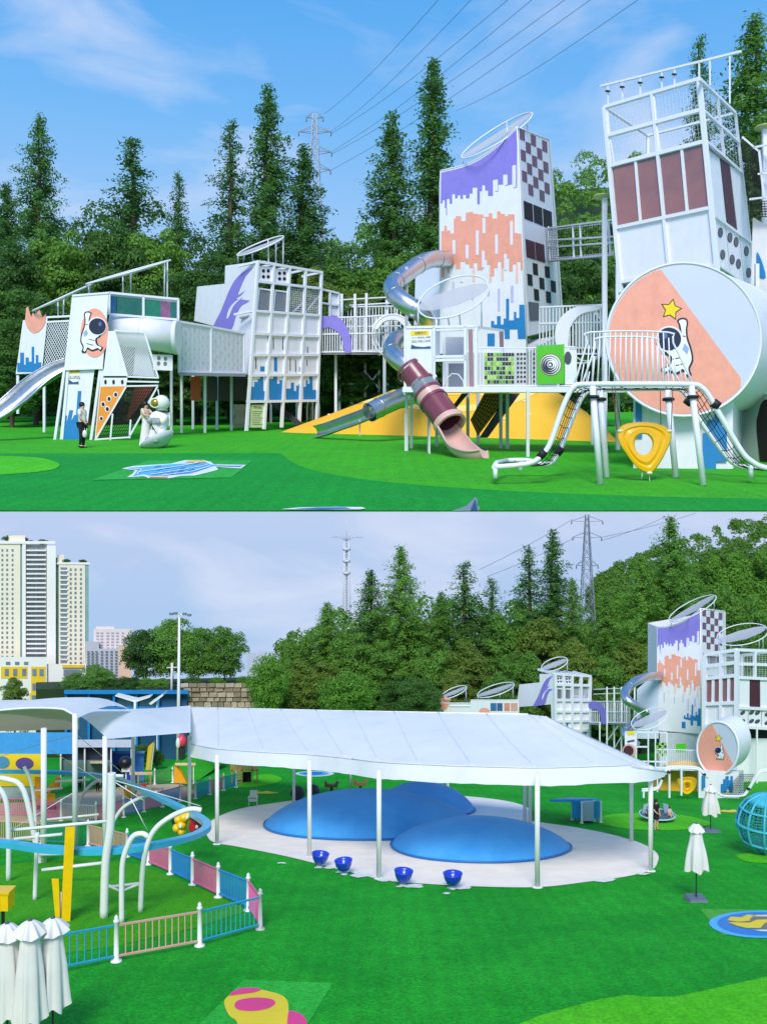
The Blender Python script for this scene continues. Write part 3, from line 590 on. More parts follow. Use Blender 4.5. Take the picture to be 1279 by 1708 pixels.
def netfill(fc, parent, quad, nu, nv, w=0.9, m=None, name='net', off=0.0, diag=False):
    q = [V((x, y, 0)) for x, y in quad]; f = lambda u, v: lerp(lerp(q[0], q[1], u), lerp(q[3], q[2], u), v); mb = MB()
    if diag:
        for i in range(-nv, nu+1):
            for s_ in (0, 1):
                a = (i/nu, 0.0); b = ((i+nv)/nu, 1.0)
                if a[0] < 0: a = (0.0, -i/nv)
                if b[0] > 1: b = (1.0, (nu-i)/nv)
                if s_: a = (1-a[0], a[1]); b = (1-b[0], b[1])
                A = f(*a); B = f(*b)
                if (A-B).length > 0.5: fc.bar(mb, A.x, A.y, B.x, B.y, w=w, off=off+0.3*s_)
    else:
        for i in range(nu+1): A = f(i/nu, 0); B = f(i/nu, 1); fc.bar(mb, A.x, A.y, B.x, B.y, w=w, off=off)
        for j in range(nv+1): A = f(0, j/nv); B = f(1, j/nv); fc.bar(mb, A.x, A.y, B.x, B.y, w=w, off=off)
    return mb.build(name, m or NETM, parent)
def astronaut(fc, parent, cx, cy, s_, off, flip=1, pose=0):
    """flat painted astronaut: helmet, visor, suit, raised arm, legs"""
    g = lambda pts: [(cx+flip*x*s_, cy+y*s_) for x, y in pts]
    fig = one(fc, parent, 'painted_astronaut', g(smooth2([(3, -12), (8, -15), (7, -26), (5, -31), (10, -34), (16, -33), (18, -28), (17, -21), (18, -10), (22, 2), (24, 16), (20, 26), (22, 34), (15, 35), (12, 29), (4, 33), (-6, 30), (-10, 33), (-14, 26), (-6, 22), (-4, 12), (-10, 8), (-8, -2)], 3, True)), INK, off, 0.35)
    one(fc, fig, 'suit', g(smooth2([(4, -10), (10, -14), (9, -25), (7, -30), (11, -32), (15, -31), (16, -27), (15, -20), (16, -9), (20, 3), (22, 15), (18, 25), (19, 32), (15, 32), (12, 26), (4, 30), (-5, 27), (-9, 30), (-11, 26), (-3, 22), (-1, 12), (-7, 7), (-5, -1)], 3, True)), ASTRO, off+0.4, 0.3)
    mb = MB(); fc.disc(mb, cx-flip*4*s_, cy-9*s_, 16*s_, 15.5*s_, off+0.75, 0.3); mb.build('helmet', ASTRO, fig)
    mb = MB(); fc.disc(mb, cx-flip*4.5*s_, cy-9*s_, 14.2*s_, 13.6*s_, off+1.1, 0.3); mb.build('visor', VISOR, fig)
    mb = MB(); fc.disc(mb, cx-flip*9*s_, cy-13*s_, 2.6*s_, 3.6*s_, off+1.45, 0.2); mb.build('visor_glint', paint('#4F6FA8', 'paint_glint'), fig)
    one(fc, fig, 'backpack', g([(14, -4), (19, 2), (17, 9), (11, 3)]), paint('#8FB0DC', 'paint_pack'), off+0.75, 0.3)
    for a in ([(0, 14), (10, 12), (10, 13.2), (0, 15.2)], [(2, 22), (14, 19), (14, 20.2), (2, 23.2)], [(8, -14), (15, -12.5), (15, -11.4), (8, -12.8)]):
        one(fc, fig, 'seam', g(a), INK, off+0.75, 0.2)
def starpts(cx, cy, r, rot=0.2): return [(cx+(r if k % 2 == 0 else r*0.52)*math.sin(rot+k*math.pi/5), cy-(r if k % 2 == 0 else r*0.52)*math.cos(rot+k*math.pi/5)) for k in range(10)]
def gpost(parent, px, y0, y1, d, w=4.0, m=None, name='post'):
    mb = MB(); mb.beam(at(px, y1, d), at(px, y0, d), w*ps(d)); mb.build(name, m or wsteel(), parent)

# ---------------------------------------------------------------- left tower with the round astronaut panel
dA = du(733)
fA = Face(90, dA, 180, dA-2); fA2 = Face(28, dA+22, 80, dA+14); fA3 = Face(182, dA+4, 298, dA+16)
TA = thing('play_tower', 'low white play tower with round peach astronaut panel and orange climbing net', 'play tower', gu(130, 733), 'towers of the white play castle')
one(fA2, TA, 'panel', [(27, 624), (70, 622), (80, 529), (39, 534)], white(), label='white outer panel with peach flame and blue skyline')
one(fA2, TA, 'painted_flame', [(42, 535), (44, 513), (47, 511), (50, 522), (52, 529), (55, 521), (57, 522), (60, 529), (63, 519), (66, 517), (69, 524), (71, 529), (77, 523), (76, 537), (72, 546), (65, 553), (57, 556), (50, 552), (45, 545)], PEACH, 1.3, 0.4)
one(fA2, TA, 'painted_skyline', skyline(29, 69, 620, [(34, 605), (40, 588), (43, 608), (48, 596), (53, 603), (57, 578), (60, 606), (64, 592), (69, 604)]), BLUE, 1.3, 0.4)
fAm = Face(76, dA+12, 120, dA+10)
netfill(fAm, TA, [(72, 622), (110, 618), (116, 535), (80, 537)], 9, 12, 0.8, WMESH, 'mesh_panel', diag=True)
each(fAm, TA, 'rail', [(78, 529, 118, 527), (78, 537, 116, 535), (70, 624, 110, 620)], 3)
one(fA, TA, 'main_panel', [(108, 615), (172, 613), (182, 488), (121, 494)], white(), 0, 2.0, 'big white panel with the round astronaut picture')
mb = MB(); fA.disc(mb, 158, 555, 23.5, 41, 2.1, 0.5); mb.build('painted_disc', PEACH, TA)
astronaut(fA, TA, 158, 553, 1.0, 2.8, -1)
one(fA, TA, 'lower_panel', [(100, 734), (143, 734), (158, 616), (112, 617)], white(), -3, 1.2)
one(fA, TA, 'painted_skyline', [(101, 734), (104, 700), (108, 693), (112, 693), (111, 706), (116, 684), (122, 684), (119, 702), (124, 692), (127, 692), (130, 652), (136, 652), (133, 690), (137, 690), (133, 734)], BLUE, -1.7, 0.4)
NB = one(fA, TA, 'notice_board', [(114, 640), (132, 640), (134, 616), (116, 617)], mat('notice_white', '#ECECEC', 0.5), -1.6, 0.6)
one(fA, NB, 'notice_header', [(115, 623), (133, 622), (134, 616), (116, 617)], PY, -0.9, 0.3)
textpart('notice_text', '游玩须知', fA, 124.5, 619.8, 4.2, INK, NB, -0.4); textpart('notice_text', '为了小朋友身\n园区内禁止吸烟', fA, 124, 629.5, 2.9, INK, NB, -0.7)
one(fA, NB, 'notice_wave', [(114.5, 640), (131, 640), (131, 636), (122, 637.5), (115, 633)], paint('#2A4E86', 'paint_wave'), -0.9, 0.3)
each(fA, TA, 'post', [(92, 734, 108, 617), (152, 736, 168, 616), (104, 733, 114, 616), (161, 733, 172, 616)], 4.5, off=-1.5)
for x, y0, y1 in ((74, 640, 721), (286, 618, 720), (30, 626, 690)): gpost(TA, x, y0, y1, du(y1) if y1 > 700 else dA+40, 4)
each(fA, TA, 'rail', [(108, 616, 172, 614), (121, 493, 183, 488)], 3, off=2)
# drum, glazed net box
kA = ps(dA)
mb = MB(); p0 = at(183, 548, dA+10); p1 = at(292, 563, dA+14); rA = 25*kA
mb.tube([p0, lerp(p0, p1, 0.5), p1], [rA, rA*1.06, rA*1.12], 26); mb.build('drum', white(), TA)
mb = MB(); mb.tube([p1-V((0.3, 0, 0)), p1+V((1.4, 0, 0))], [rA*1.16, rA*1.16], 26); mb.build('drum_rim', white(), TA)
mb = MB(); pm_ = lerp(p0, p1, 0.49); mb.tube([pm_-V((0.5, 0, 0)), pm_+V((0.5, 0, 0))], [rA*1.08, rA*1.08], 26); mb.build('drum_band', wsteel(), TA)
each(fA3, TA, 'frame_bar', [(182, 488, 298, 499), (183, 524, 297, 533), (182, 487, 182, 525), (297, 499, 297, 534), (239, 493, 239, 529)], 3.6)
fA4 = Face(182, dA+34, 298, dA+44)
each(fA4, TA, 'frame_bar', [(184, 492, 296, 503), (239, 495, 239, 529)], 3)
for (x0, x1, cc) in ((184, 194, '#2F6FB0'), (195, 238, '#3E8E86'), (241, 268, '#3FA78C'), (268, 284, '#C77BB6'), (284, 296, '#3E8E86')):
    one(fA3, TA, 'coloured_pane', [(x0, 524+(x0-184)*0.08), (x1, 524+(x1-184)*0.08), (x1, 490+(x1-184)*0.095), (x0, 490+(x0-184)*0.095)], mat('pane_'+cc[1:], cc, 0.15, alpha=0.30, var=0.2, nscale=0.3), -2, 0.5)
netfill(fA4, TA, [(186, 524), (294, 531), (294, 503), (186, 494)], 26, 8, 0.9, mat('teal_net', '#1F6E5F', 0.7), 'net', diag=True)
# climbing funnel
fF1 = Face(172, dA-4, 265, dA-2)
one(fF1, TA, 'side_panel', [(172, 627), (213, 627), (192, 552), (181, 552)], white(), 0, 1.2)
one(fF1, TA, 'hole_panel', [(170, 645), (210, 644), (213, 630), (172, 630)], white(), 0, 1.2)
for x in (176, 189.5, 204): 
    mb = MB(); fF1.disc(mb, x, 637, 2.2, 4, 1.3, 0.4, 14); mb.build('hole', dark(), TA)
one(fF1, TA, 'orange_panel', [(160, 730), (168, 645), (210, 644)], ORNG, 0, 1.2)
for x, y, r_ in ((193, 658, 4), (182, 665, 4), (172, 674, 4), (179, 682, 4), (169, 698, 3.4)):
    mb = MB(); fF1.disc(mb, x, y, r_, r_*1.25, 1.3, 0.4, 16); h_ = mb.build('hole_rim', ASTRO, TA); mb = MB(); fF1.disc(mb, x, y, r_*0.66, r_*0.85, 1.8, 0.4, 16); mb.build('hole', dark(), h_)
fF2 = Face(172, dA+10, 265, dA+14)
one(fF2, TA, 'back_panel', [(210, 705), (258, 645), (224, 646)], paint('#A8461A', 'paint_rust'), 0, 1.0)
netfill(fF1, TA, [(165, 731), (216, 728), (262, 642), (211, 644)], 13, 16, 0.9, NETM, 'climbing_net', 1)
netfill(fF1, TA, [(214, 626), (262, 628), (241, 556), (193, 554)], 12, 18, 0.7, WMESH, 'mesh_panel', -1, diag=True)
one(fF2, TA, 'inner_panel', [(222, 626), (258, 628), (238, 556), (228, 556)], mat('grey_panel', '#B9BCC6', 0.5), 0, 1)
each(fF1, TA, 'frame_bar', [(191, 551, 213, 629), (241, 554, 264, 630), (190, 551, 242, 554), (212, 628, 265, 630), (212, 636, 265, 637), (210, 644, 264, 643), (212, 642, 160, 732), (263, 644, 216, 728), (158, 733, 218, 729), (184, 735, 188, 690), (216, 731, 218, 700)], 2.6, off=2)
one(fF2, TA, 'hole_panel', [(256, 617), (288, 618), (288, 592), (254, 591)], white(), 2, 1.2)
for x, y in ((265, 597), (276, 598), (264.5, 606), (275.5, 606.5)):
    mb = MB(); fF2.disc(mb, x, y, 3, 3.6, 3.3, 0.4, 14); mb.build('hole', mat('grey_hole', '#6D7079', 0.5), TA)
# polished trough slide to the left
def trough(name, parent, pts, r_, m, lip=True, a0=-0.05, a1=math.pi+0.05, seg=12):
    mb = MB(); pts = [V(p) for p in pts]; vs = []; n = len(pts)
    for i, p in enumerate(pts):
        t = (pts[min(i+1, n-1)]-pts[max(i-1, 0)]).normalized(); s_ = t.cross(V((0, 0, 1))).normalized(); dn = t.cross(s_).normalized(); dn = dn if dn.z < 0 else -dn
        rr = r_[i] if isinstance(r_, list) else r_
        for th, k in ((1.0, 0), (0.90, 1)):
            vs.append([p+(s_*math.cos(lerp(a0, a1, j/seg))+dn*math.sin(lerp(a0, a1, j/seg)))*rr*th for j in range(seg+1)])
    for k in (0, 1):
        rows = vs[k::2]; mb.grid(lambda u, v: rows[round(v*(n-1))][round(u*seg)], seg, n-1)
    o = mb.build(name, m, parent)
    if lip:
        for j in (0, seg):
            mb = MB(); mb.tube([vs[2*i][j] for i in range(n)], (r_ if not isinstance(r_, list) else max(r_))*0.09, 6); mb.build('slide_lip', m, o)
    return o
P = [at(x, y, d) for x, y, d in catmull([(114, 606, dA+6), (92, 614, dA+4), (60, 634, dA), (25, 664, dA-6), (-5, 686, dA-10), (-40, 702, dA-14)], 5)]
trough('slide', TA, P, 13*kA*1.25, steel(), True, -0.75, math.pi-0.7)
# rings
ring_canopy('round_sunshade', 'smaller white ring sunshade at the far left tower', 58, 517, 152, 474, 7, dA+22, [(60, 530), (97, 530), (105, 529), (148, 490)], 'ring sunshades of the white play castle')
ring_canopy('round_sunshade', 'larger white ring sunshade sloping up over the low left tower', 147, 472, 283, 434, 6, dA+24, [(149, 490), (205, 490), (218, 491), (274, 498), (279, 498)], 'ring sunshades of the white play castle')

# ---------------------------------------------------------------- mesh bridge to the cube tower
dB = 411.0
fBr = Face(298, dA+26, 405, dB-6)
TBr = thing('mesh_bridge', 'white mesh sided bridge between the low tower and the cube tower', 'bridge', gu(350, 722))
netfill(fBr, TBr, [(299, 619), (352, 620), (352, 546), (299, 537)], 20, 26, 0.8, WMESH, 'mesh_panel', diag=True)
netfill(fBr, TBr, [(354, 620), (406, 622), (406, 556), (354, 546)], 20, 26, 0.8, WMESH, 'mesh_panel', diag=True)
each(fBr, TBr, 'frame_bar', [(298, 536, 352, 545), (352, 545, 408, 556), (298, 620, 410, 623), (299, 535, 299, 622), (352, 544, 352, 624), (407, 555, 407, 624)], 3.4, off=0.6)
barfence(fBr, TBr, 299, 407, 545, 619, 556, 621, 7, 1.2, ())
fBr2 = Face(298, dA+52, 405, dB+18); each(fBr2, TBr, 'frame_bar', [(298, 540, 410, 558), (298, 618, 410, 621)], 3)
netfill(fBr2, TBr, [(299, 618), (406, 620), (406, 558), (299, 541)], 30, 20, 0.7, WMESH, 'mesh_panel', diag=True)
for x, yb in ((303, 722), (342, 722), (322, 716), (362, 717), (386, 718)): gpost(TBr, x, 622, yb, du(yb)-1, 4)
mb = MB(); mb.hexa([at(298, 626, dA+24), at(410, 628, dB-8), at(410, 626, dB+20), at(298, 624, dA+54)], [at(298, 621, dA+24), at(410, 623, dB-8), at(410, 621, dB+20), at(298, 619, dA+54)]); mb.build('deck', mat('grey_deck', '#8F939C', 0.7), TBr)
one(fBr2, TBr, 'red_panel', [(318, 668), (334, 668), (334, 628), (318, 628)], paint('#C65A34', 'paint_brick'), 3, 1)
for x0, x1 in ((338, 362), (364, 386), (388, 410)): one(fBr2, TBr, 'grey_panel', [(x0, 668), (x1, 668), (x1, 628), (x0, 628)], mat('smoke_panel', '#474A50', 0.4), 3, 1)
one(fBr2, TBr, 'poster', [(389, 712), (411, 713), (411, 675), (389, 674)], mat('poster_grey', '#A9B2BC', 0.6, var=0.35, nscale=0.25), 12, 1)

# ---------------------------------------------------------------- cube tower (face builder is used again for the farther view)
def cube_tower(T, fL, fF, legs=True, detail=True):
    one(fL, T, 'side_panel', [(325, 535), (330, 478), (376, 473), (377, 443), (430, 436), (424, 540), (415, 624), (404, 624), (407, 556)], white(), 0, 1.5)
    one(fL, T, 'painted_swirl', smooth2([(356, 543), (368, 520), (379, 492), (391, 468), (405, 454), (423, 445), (410, 460), (401, 480), (397, 492), (408, 485), (400, 494), (394, 498), (416, 501), (405, 508), (399, 515), (392, 532), (386, 549), (368, 547), (362, 546)], 2, True), PURP, 1.6, 0.4)
    one(fL, T, 'painted_gap', smooth2([(378, 531), (382, 515), (392, 503), (406, 494), (396, 503), (388, 513), (382, 528)], 2, True), white(), 2.1, 0.3)
    cols = lambda v: [lerp(lerp(430, 413, v), lerp(536, 530, v), k/4) for k in range(5)]
    rows = [(436, 454), (468.5, 481), (518, 526), (556, 561), (592, 592), (626, 625), (670, 668)]
    vy = lambda r_, u: lerp(rows[r_][0], rows[r_][1], u); vv = lambda r_: (rows[r_][0]-436)/(670-436)
    for r_ in range(7):
        mb = MB(); c = cols(vv(r_)); fF.bar(mb, c[0]-1, rows[r_][0], c[4]+1, rows[r_][1], w=4, off=1.5); mb.build('frame_bar', wsteel(), T)
    for k in range(5):
        mb = MB(); u = k/4; a = cols(0)[k]; b = cols(1)[k]; yb = 719-3*k if legs else 670
        fF.bar(mb, a, vy(0, u), b-(2 if legs else 0), yb, w=4.4, off=1.5); mb.build('frame_post', wsteel(), T)
    def cell(r_, k, i=2.2):
        c0 = cols(vv(r_)); c1 = cols(vv(r_+1))
        return [(c1[k]+i, vy(r_+1, k/4)-i), (c1[k+1]-i, vy(r_+1, (k+1)/4)-i), (c0[k+1]-i, vy(r_, (k+1)/4)+i), (c0[k]+i, vy(r_, k/4)+i)]
    for r_ in range(2, 6):
        for k in range(4): one(fF, T, 'panel', cell(r_, k, 0.8), white(), -1, 1.2)
    for k in range(2):
        q = cell(0, k); y0 = q[3][1]+5; one(fF, T, 'hole_panel', [q[0], q[1], (q[2][0], y0+2), (q[3][0], y0)], white(), -1, 1)
        for a in (0.42, 0.78):
            for b in (0.35, 0.78):
                mb = MB(); fF.disc(mb, lerp(q[0][0], q[1][0], a), lerp(y0, q[0][1], b), 2.6, 2.9, 0.1, 0.4, 12); mb.build('hole', dark(), T)
        q = cell(1, k); one(fF, T, 'window', [(q[0][0]+4, q[0][1]-1), (q[1][0]-1, q[1][1]-1), (q[2][0]-1, q[2][1]+11), (q[3][0]+3, q[3][1]+10)], mat('smoke_glass', '#6E727B', 0.1, var=0.25, nscale=0.06, coat=0.4), -2, 0.8)
        barset(fF, T, 'window_frame', [(q[3][0]+2, q[3][1]+10, q[0][0]+2, q[0][1]), (q[3][0], q[3][1]+10, q[2][0], q[2][1]+10)], 2.4, None, -1)
    for k in (2, 3):
        q = cell(1, k); netfill(fF, T, q, 7, 12, 0.5, WMESH, 'mesh_panel', -1)
        barset(fF, T, 'brace', [(q[0][0], q[0][1], q[1][0], q[2][1]+10) if k == 3 else (q[1][0], lerp(q[1][1], q[2][1], 0.4), q[0][0]+8, q[0][1])], 1.8, None, -6)
    if detail:
        for (r_, x, y0, y1) in ((3, 447, 575, 560), (3, 456, 563, 582), (3, 472, 562, 583), (3, 513, 578, 588), (4, 427, 596, 615), (4, 484, 597, 618), (4, 493, 600, 620), (4, 512, 600, 610)):
            mb = MB(); fF.bar(mb, x, y0, x, y1, w=1.5, h=0.5, off=0.5); mb.build('slot', dark(), T)
    for poly in ([(417, 667)]+[(418, 645), (424, 645), (424, 637), (430, 637), (430, 632), (434, 632), (434, 626), (439, 626), (439, 652), (443, 652), (443, 667)], [(449, 667), (449, 632), (456, 632), (456, 627), (462, 627), (462, 640), (466, 640), (466, 634), (472, 634), (472, 667)], [(477, 667), (477, 648), (485, 648), (485, 638), (490, 638), (490, 652), (494, 652), (494, 643), (498, 643), (498, 640), (502, 640), (502, 667)], [(506, 667), (506, 645), (510, 645), (510, 634), (513, 634), (513, 640), (516, 640), (516, 628), (521, 628), (521, 650), (527, 650), (527, 667)], [(434, 619), (434, 611), (441, 611), (441, 619)], [(457, 619), (457, 596), (462, 596), (462, 619)], [(499, 620), (499, 612), (502, 612), (502, 620)]):
        one(fF, T, 'painted_skyline', poly, BLUE, 0.25, 0.4)
    # roof frame going back
    for k in range(5):
        u = k/4; a = fF.on(cols(0)[k], vy(0, u), 1.0); mb = MB(); mb.beam(a, a-fF.n*(45*ps(fF.d)), 3.4*ps(fF.d)); mb.build('frame_bar', wsteel(), T)
    for k in range(0, 5, 2):
        a = fF.on(cols(vv(2))[k], vy(2, k/4), 1.0); mb = MB(); mb.beam(a, a-fF.n*(45*ps(fF.d)), 3.4*ps(fF.d)); mb.build('frame_bar', wsteel(), T)
    b = -46
    for r_ in (0, 1, 2): 
        mb = MB(); fF.bar(mb, 438, vy(r_, 0), 536, vy(r_, 1), w=3, off=b); mb.build('frame_bar', wsteel(), T)
    mb = MB(); q = [fF.on(432, 522, -1), fF.on(534, 528, -1)]; q += [q[1]-fF.n*(45*ps(fF.d)), q[0]-fF.n*(45*ps(fF.d))]
    mb.hexa([p-V((0, 0, 3*ps(fF.d))) for p in q], q); mb.build('deck', mat('grey_deck', '#8F939C', 0.7), T)
    one(fF, T, 'back_panel', [(436, 668), (528, 667), (530, 530), (440, 524)], white(), -47, 1)
fBL = Face(330, 455, 430, dB); fBF = Face(430, dB, 536, 446)
TB = thing('cube_tower', 'white cube framed play tower with purple swirl and blue skyline panels', 'play tower', gu(420, 719), 'towers of the white play castle')
cube_tower(TB, fBL, fBF)
NB = one(fBF, TB, 'notice_board', [(416, 713), (440, 713), (443, 675), (418, 675)], mat('notice_green', '#C9D9A8', 0.6, var=0.1, nscale=0.5), -1, 1)
textpart('notice_text', '游玩须知', fBF, 430, 680, 4.5, INK, NB, 0.4)
mb = MB()
for i in range(7): fBF.bar(mb, 421, 686+i*3.6, 438-(i % 3)*2, 686+i*3.6, w=0.7, h=0.3, off=0.3)
mb.build('notice_text', paint('#6C7A5A', 'paint_dim'), NB)
for x in (452, 470, 495): gpost(TB, x, 668, 706, 470, 3.5)
mb = MB(); mb.beam(at(455, 670, 440), at(500, 708, 430), 9*ps(435), 3*ps(435)); mb.build('stair_stringer', mat('dark_steel', '#2B2A2E', 0.5), TB)
fBx = Face(536, 452, 566, 462)
each(fBx, TB, 'frame_bar', [(536, 482, 565, 489), (565, 488, 565, 530), (550, 486, 550, 529), (536, 505, 565, 509)], 3)
one(fBx, TB, 'panel', [(552, 526), (563, 527), (563, 492), (552, 490)], white(), -3, 1)
ring_canopy('round_sunshade', 'white ring sunshade on top of the cube tower', 396, 424, 473, 395, 8, 440, [(397, 440), (406, 438), (420, 437), (448, 438), (460, 440), (472, 441)], 'ring sunshades of the white play castle')

# ---------------------------------------------------------------- bar sided walkway with purple arch
fW = Face(532, 449, 660, 436); TW = thing('walkway', 'raised white walkway with upright bars and a purple arch', 'walkway', gu(600, 712))
barfence(fW, TW, 534, 604, 530, 587, 528, 586, 4, 1.5, (0, 0.48, 1)); barfence(fW, TW, 604, 662, 528, 586, 524, 587, 4, 1.5, (0, 0.48, 1))
one(fW, TW, 'painted_arch', smooth2([(533, 529), (548, 527), (562, 528), (572, 535), (580, 548), (586, 568), (586, 587), (575, 587), (572, 570), (565, 556), (555, 548), (545, 546), (533, 549)], 3, True), PURP, 1.2, 0.8)
fW2 = Face(532, 480, 670, 466)
barfence(fW2, TW, 560, 668, 512, 584, 510, 584, 5, 1.3, (0, 0.45, 1))
each(fW2, TW, 'rail', [(566, 500, 670, 494), (566, 510, 670, 504)], 2)
for x, y0 in ((570, 490), (592, 490), (611, 489), (645, 495), (660, 490)): gpost(TW, x, y0, 590, 470, 4.2)
mb = MB(); mb.hexa([at(532, 591, 449), at(664, 591, 436), at(664, 588, 470), at(532, 588, 484)], [at(532, 587, 449), at(664, 587, 436), at(664, 584, 470), at(532, 584, 484)]); mb.build('deck', mat('grey_deck', '#8F939C', 0.7), TW)
for x, yb in ((603, 708), (560, 712), (566, 700), (587, 704), (609, 700), (632, 704), (646, 700)): gpost(TW, x, 588, yb, du(yb) if yb > 705 else 478, 4.4)
each(fW2, TW, 'brace', [(608, 618, 634, 650), (634, 618, 608, 650), (566, 640, 604, 640)], 2.2)
fW3 = Face(600, 432, 700, 428)
mb = MB(); fW3.ring(mb, 655, 560, 34, 36, 2.2, 0, 30); fW3.ring(mb, 655, 560, 28, 30, 2.2, -14, 30); mb.build('round_tunnel_ring', wsteel(), TW)
one(fW3, TW, 'tunnel_panel', smooth2([(622, 545), (634, 530), (655, 524), (676, 530), (688, 548), (680, 552), (668, 538), (655, 534), (640, 538), (630, 550)], 3, True), white(), -6, 6)

# ---------------------------------------------------------------- purple topped tower
def top_curve(x): 
    pts = [(735, 285), (765, 277), (790, 268), (815, 253), (838, 234), (862, 212)]
    xs = [p[0] for p in pts]; return float(np.interp(x, xs, [p[1] for p in pts]))
def purple_tower(T, fF, fR, detail=True):
    curve = smooth2([(735, 285), (765, 278), (792, 268), (816, 253), (840, 233), (862, 212)], 5)
    one(fF, T, 'front_wall', [(735, 590), (880, 590)]+curve[::-1], white(), -3, 3)
    rnd = random.Random(5)
    tops = curve
    drip = []; x = 862.0
    ys = {735: 336, 745: 331, 752: 340, 760: 326, 768: 335, 776: 324, 786: 330, 796: 312, 804: 322, 815: 312, 825: 300, 832: 306, 838: 292, 846: 303, 852: 276, 858: 312, 862: 290}
    k_ = sorted(ys)
    st = [(862, 212)]
    low = []
    xs_ = 735; seq = [(738, 338), (742, 333), (745, 346), (750, 331), (754, 339), (759, 323), (763, 330), (768, 325), (772, 331), (777, 324), (783, 330), (788, 322), (792, 312), (796, 312), (800, 340), (804, 318), (809, 308), (814, 317), (818, 326), (822, 326), (827, 299), (831, 318), (835, 307), (839, 307), (844, 290), (849, 308), (854, 307), (859, 275), (862, 312)]
    low = [(735, 340)]; x = 735
    for xt, y in seq: low += [(x, y), (xt, y)]; x = xt
    ins = [(xx+ (0.6 if i == 0 else 0), yy+2.5) for i, (xx, yy) in enumerate(curve)]
    one(fF, T, 'painted_purple', low+[(862, 215)]+ins[::-1][1:], PURP, 0.1, 0.4)
    for xx, a, b in ((858, 275, 312), (844, 291, 308), (828, 299, 318)): one(fF, T, 'painted_drip', quadpx(xx-2.2, a, xx+2.2, b), mat('drip_white', '#E2E4F2', 0.5), 0.7, 0.3)
    up = [(741, 385), (745, 376), (751, 384), (757, 389), (760, 364), (769, 360), (777, 368), (782, 354), (789, 353), (797, 356), (806, 357), (815, 361), (821, 355), (829, 364), (835, 352), (842, 356), (847, 360), (858, 357), (863, 388), (871, 389)]
    dn = [(872, 434), (868, 450), (862, 436), (855, 440), (849, 452), (842, 430), (836, 447), (830, 436), (824, 446), (818, 460), (812, 441), (805, 432), (796, 450), (790, 438), (783, 446), (776, 440), (768, 436), (760, 448), (752, 440), (746, 455), (741, 445), (736, 462)]
    P = [(736, 385)]; x = 736
    for xt, y in up: P += [(x, y), (xt, y)]; x = xt
    for xt, y in dn: P += [(x, y), (xt, y)]; x = xt
    one(fF, T, 'painted_peach', P, PEACH, 0.1, 0.4)
    for xx, a, b in ((757, 400, 424), (779, 408, 431), (796, 384, 425), (807, 363, 389), (828, 391, 423), (853, 368, 408), (806, 418, 446), (843, 423, 450), (770, 440, 470), (751, 438, 462)):
        one(fF, T, 'painted_drip', quadpx(xx-2.3, a, xx+2.3, b), mat('drip_white', '#E2E4F2', 0.5), 0.7, 0.3)
    for xx, a, b, w_ in ((832, 481, 519, 1.8), (854, 476, 504, 2.5), (815, 470, 494, 1.5), (756, 470, 500, 1.6), (788, 480, 500, 1.4), (745, 346, 358, 1.4)):
        one(fF, T, 'painted_drip', quadpx(xx-w_, a, xx+w_, b), LILAC, 0.1, 0.3)
    for xx, a, b, w_ in ((818, 440, 470, 2), (838, 446, 468, 2), (862, 440, 472, 2), (790, 446, 470, 2)): one(fF, T, 'painted_drip', quadpx(xx-w_, a, xx+w_, b), paint('#F1C4B4', 'paint_blush'), 0.1, 0.3)
    one(fF, T, 'painted_skyline', [(819, 546), (819, 535), (824, 535), (824, 541), (829, 541), (829, 527), (835, 527), (835, 541), (840, 541), (840, 531), (844, 531), (844, 498), (849, 498), (849, 534), (857, 534), (857, 520), (861, 520), (861, 530), (866, 530), (866, 508), (877, 508), (879, 565), (864, 565), (863, 549), (850, 549), (850, 565), (842, 565), (841, 549)], BLUE, 0.1, 0.5)
    one(fF, T, 'painted_skyline', [(813, 577), (825, 577), (825, 556), (813, 556)], BLUE, 0.1, 0.5)
    one(fR, T, 'side_wall', [(879, 560), (938, 545), (915, 233), (862, 212)], white(), -3, 3)
    g = lambda i, j: (lerp(866.5, 909.5, i/4.0), 0)
    def sl(x, y): return y+(x-862)*0.40
    sl2 = [(2, 0), (1, 0)]
    for r_ in range(6):
        for c in range(5):
            if (r_+c) % 2: continue
            x = 866+c*9.4+r_*1.0; y = 212+r_*17.5+c*4.0+(c*0.9)
            w_ = 8.2
            if c in (0, 2, 4) and r_ % 2 == 0 or c in (1, 3) and r_ % 2 == 1:
                mb = MB(); fR.prism(mb, [(x+0.8, y+19), (x+w_+0.8, y+22.6), (x+w_, y+4.6), (x, y+1)], 0.1, 0.5); mb.build('window', mat('rose_glass', '#76566A', 0.6, var=0.15, nscale=0.1), T)
    for c in range(3):
        x = 873+c*16; y = 334+c*6.5; one(fR, T, 'window', [(x+1.5, y+30), (x+16, y+36), (x+14.5, y+6), (x, y)], dark(), 0.1, 0.5)
    for c in range(2):
        x = 876+c*16; y = 398+c*5; one(fR, T, 'window', [(x+2, y+30), (x+17, y+35), (x+15, y+5), (x, y)], mat('plum_glass', '#4A1F30', 0.6, var=0.2), 0.1, 0.5)
    for x, y in ((888, 438), (908, 443), (879, 456), (899, 462), (918, 467), (890, 481), (910, 485)):
        one(fR, T, 'window', [(x+1, y+19), (x+9, y+21), (x+8, y+2), (x, y)], dark(), 0.1, 0.5)
    one(fR, T, 'doorway', [(883, 535), (899, 534), (898, 505), (881, 503)], mat('smoke_panel', '#474A50', 0.4), 0.1, 0.5)
    # back, left side and top cap so the tower is a closed shaft
    k = ps(fF.d); A = [fF.on(735, 590, -3), fF.on(735, 285, -3)]; B = [fR.on(938, 545, -3), fR.on(915, 233, -3)]; bk = V((0, 55*k, 0))
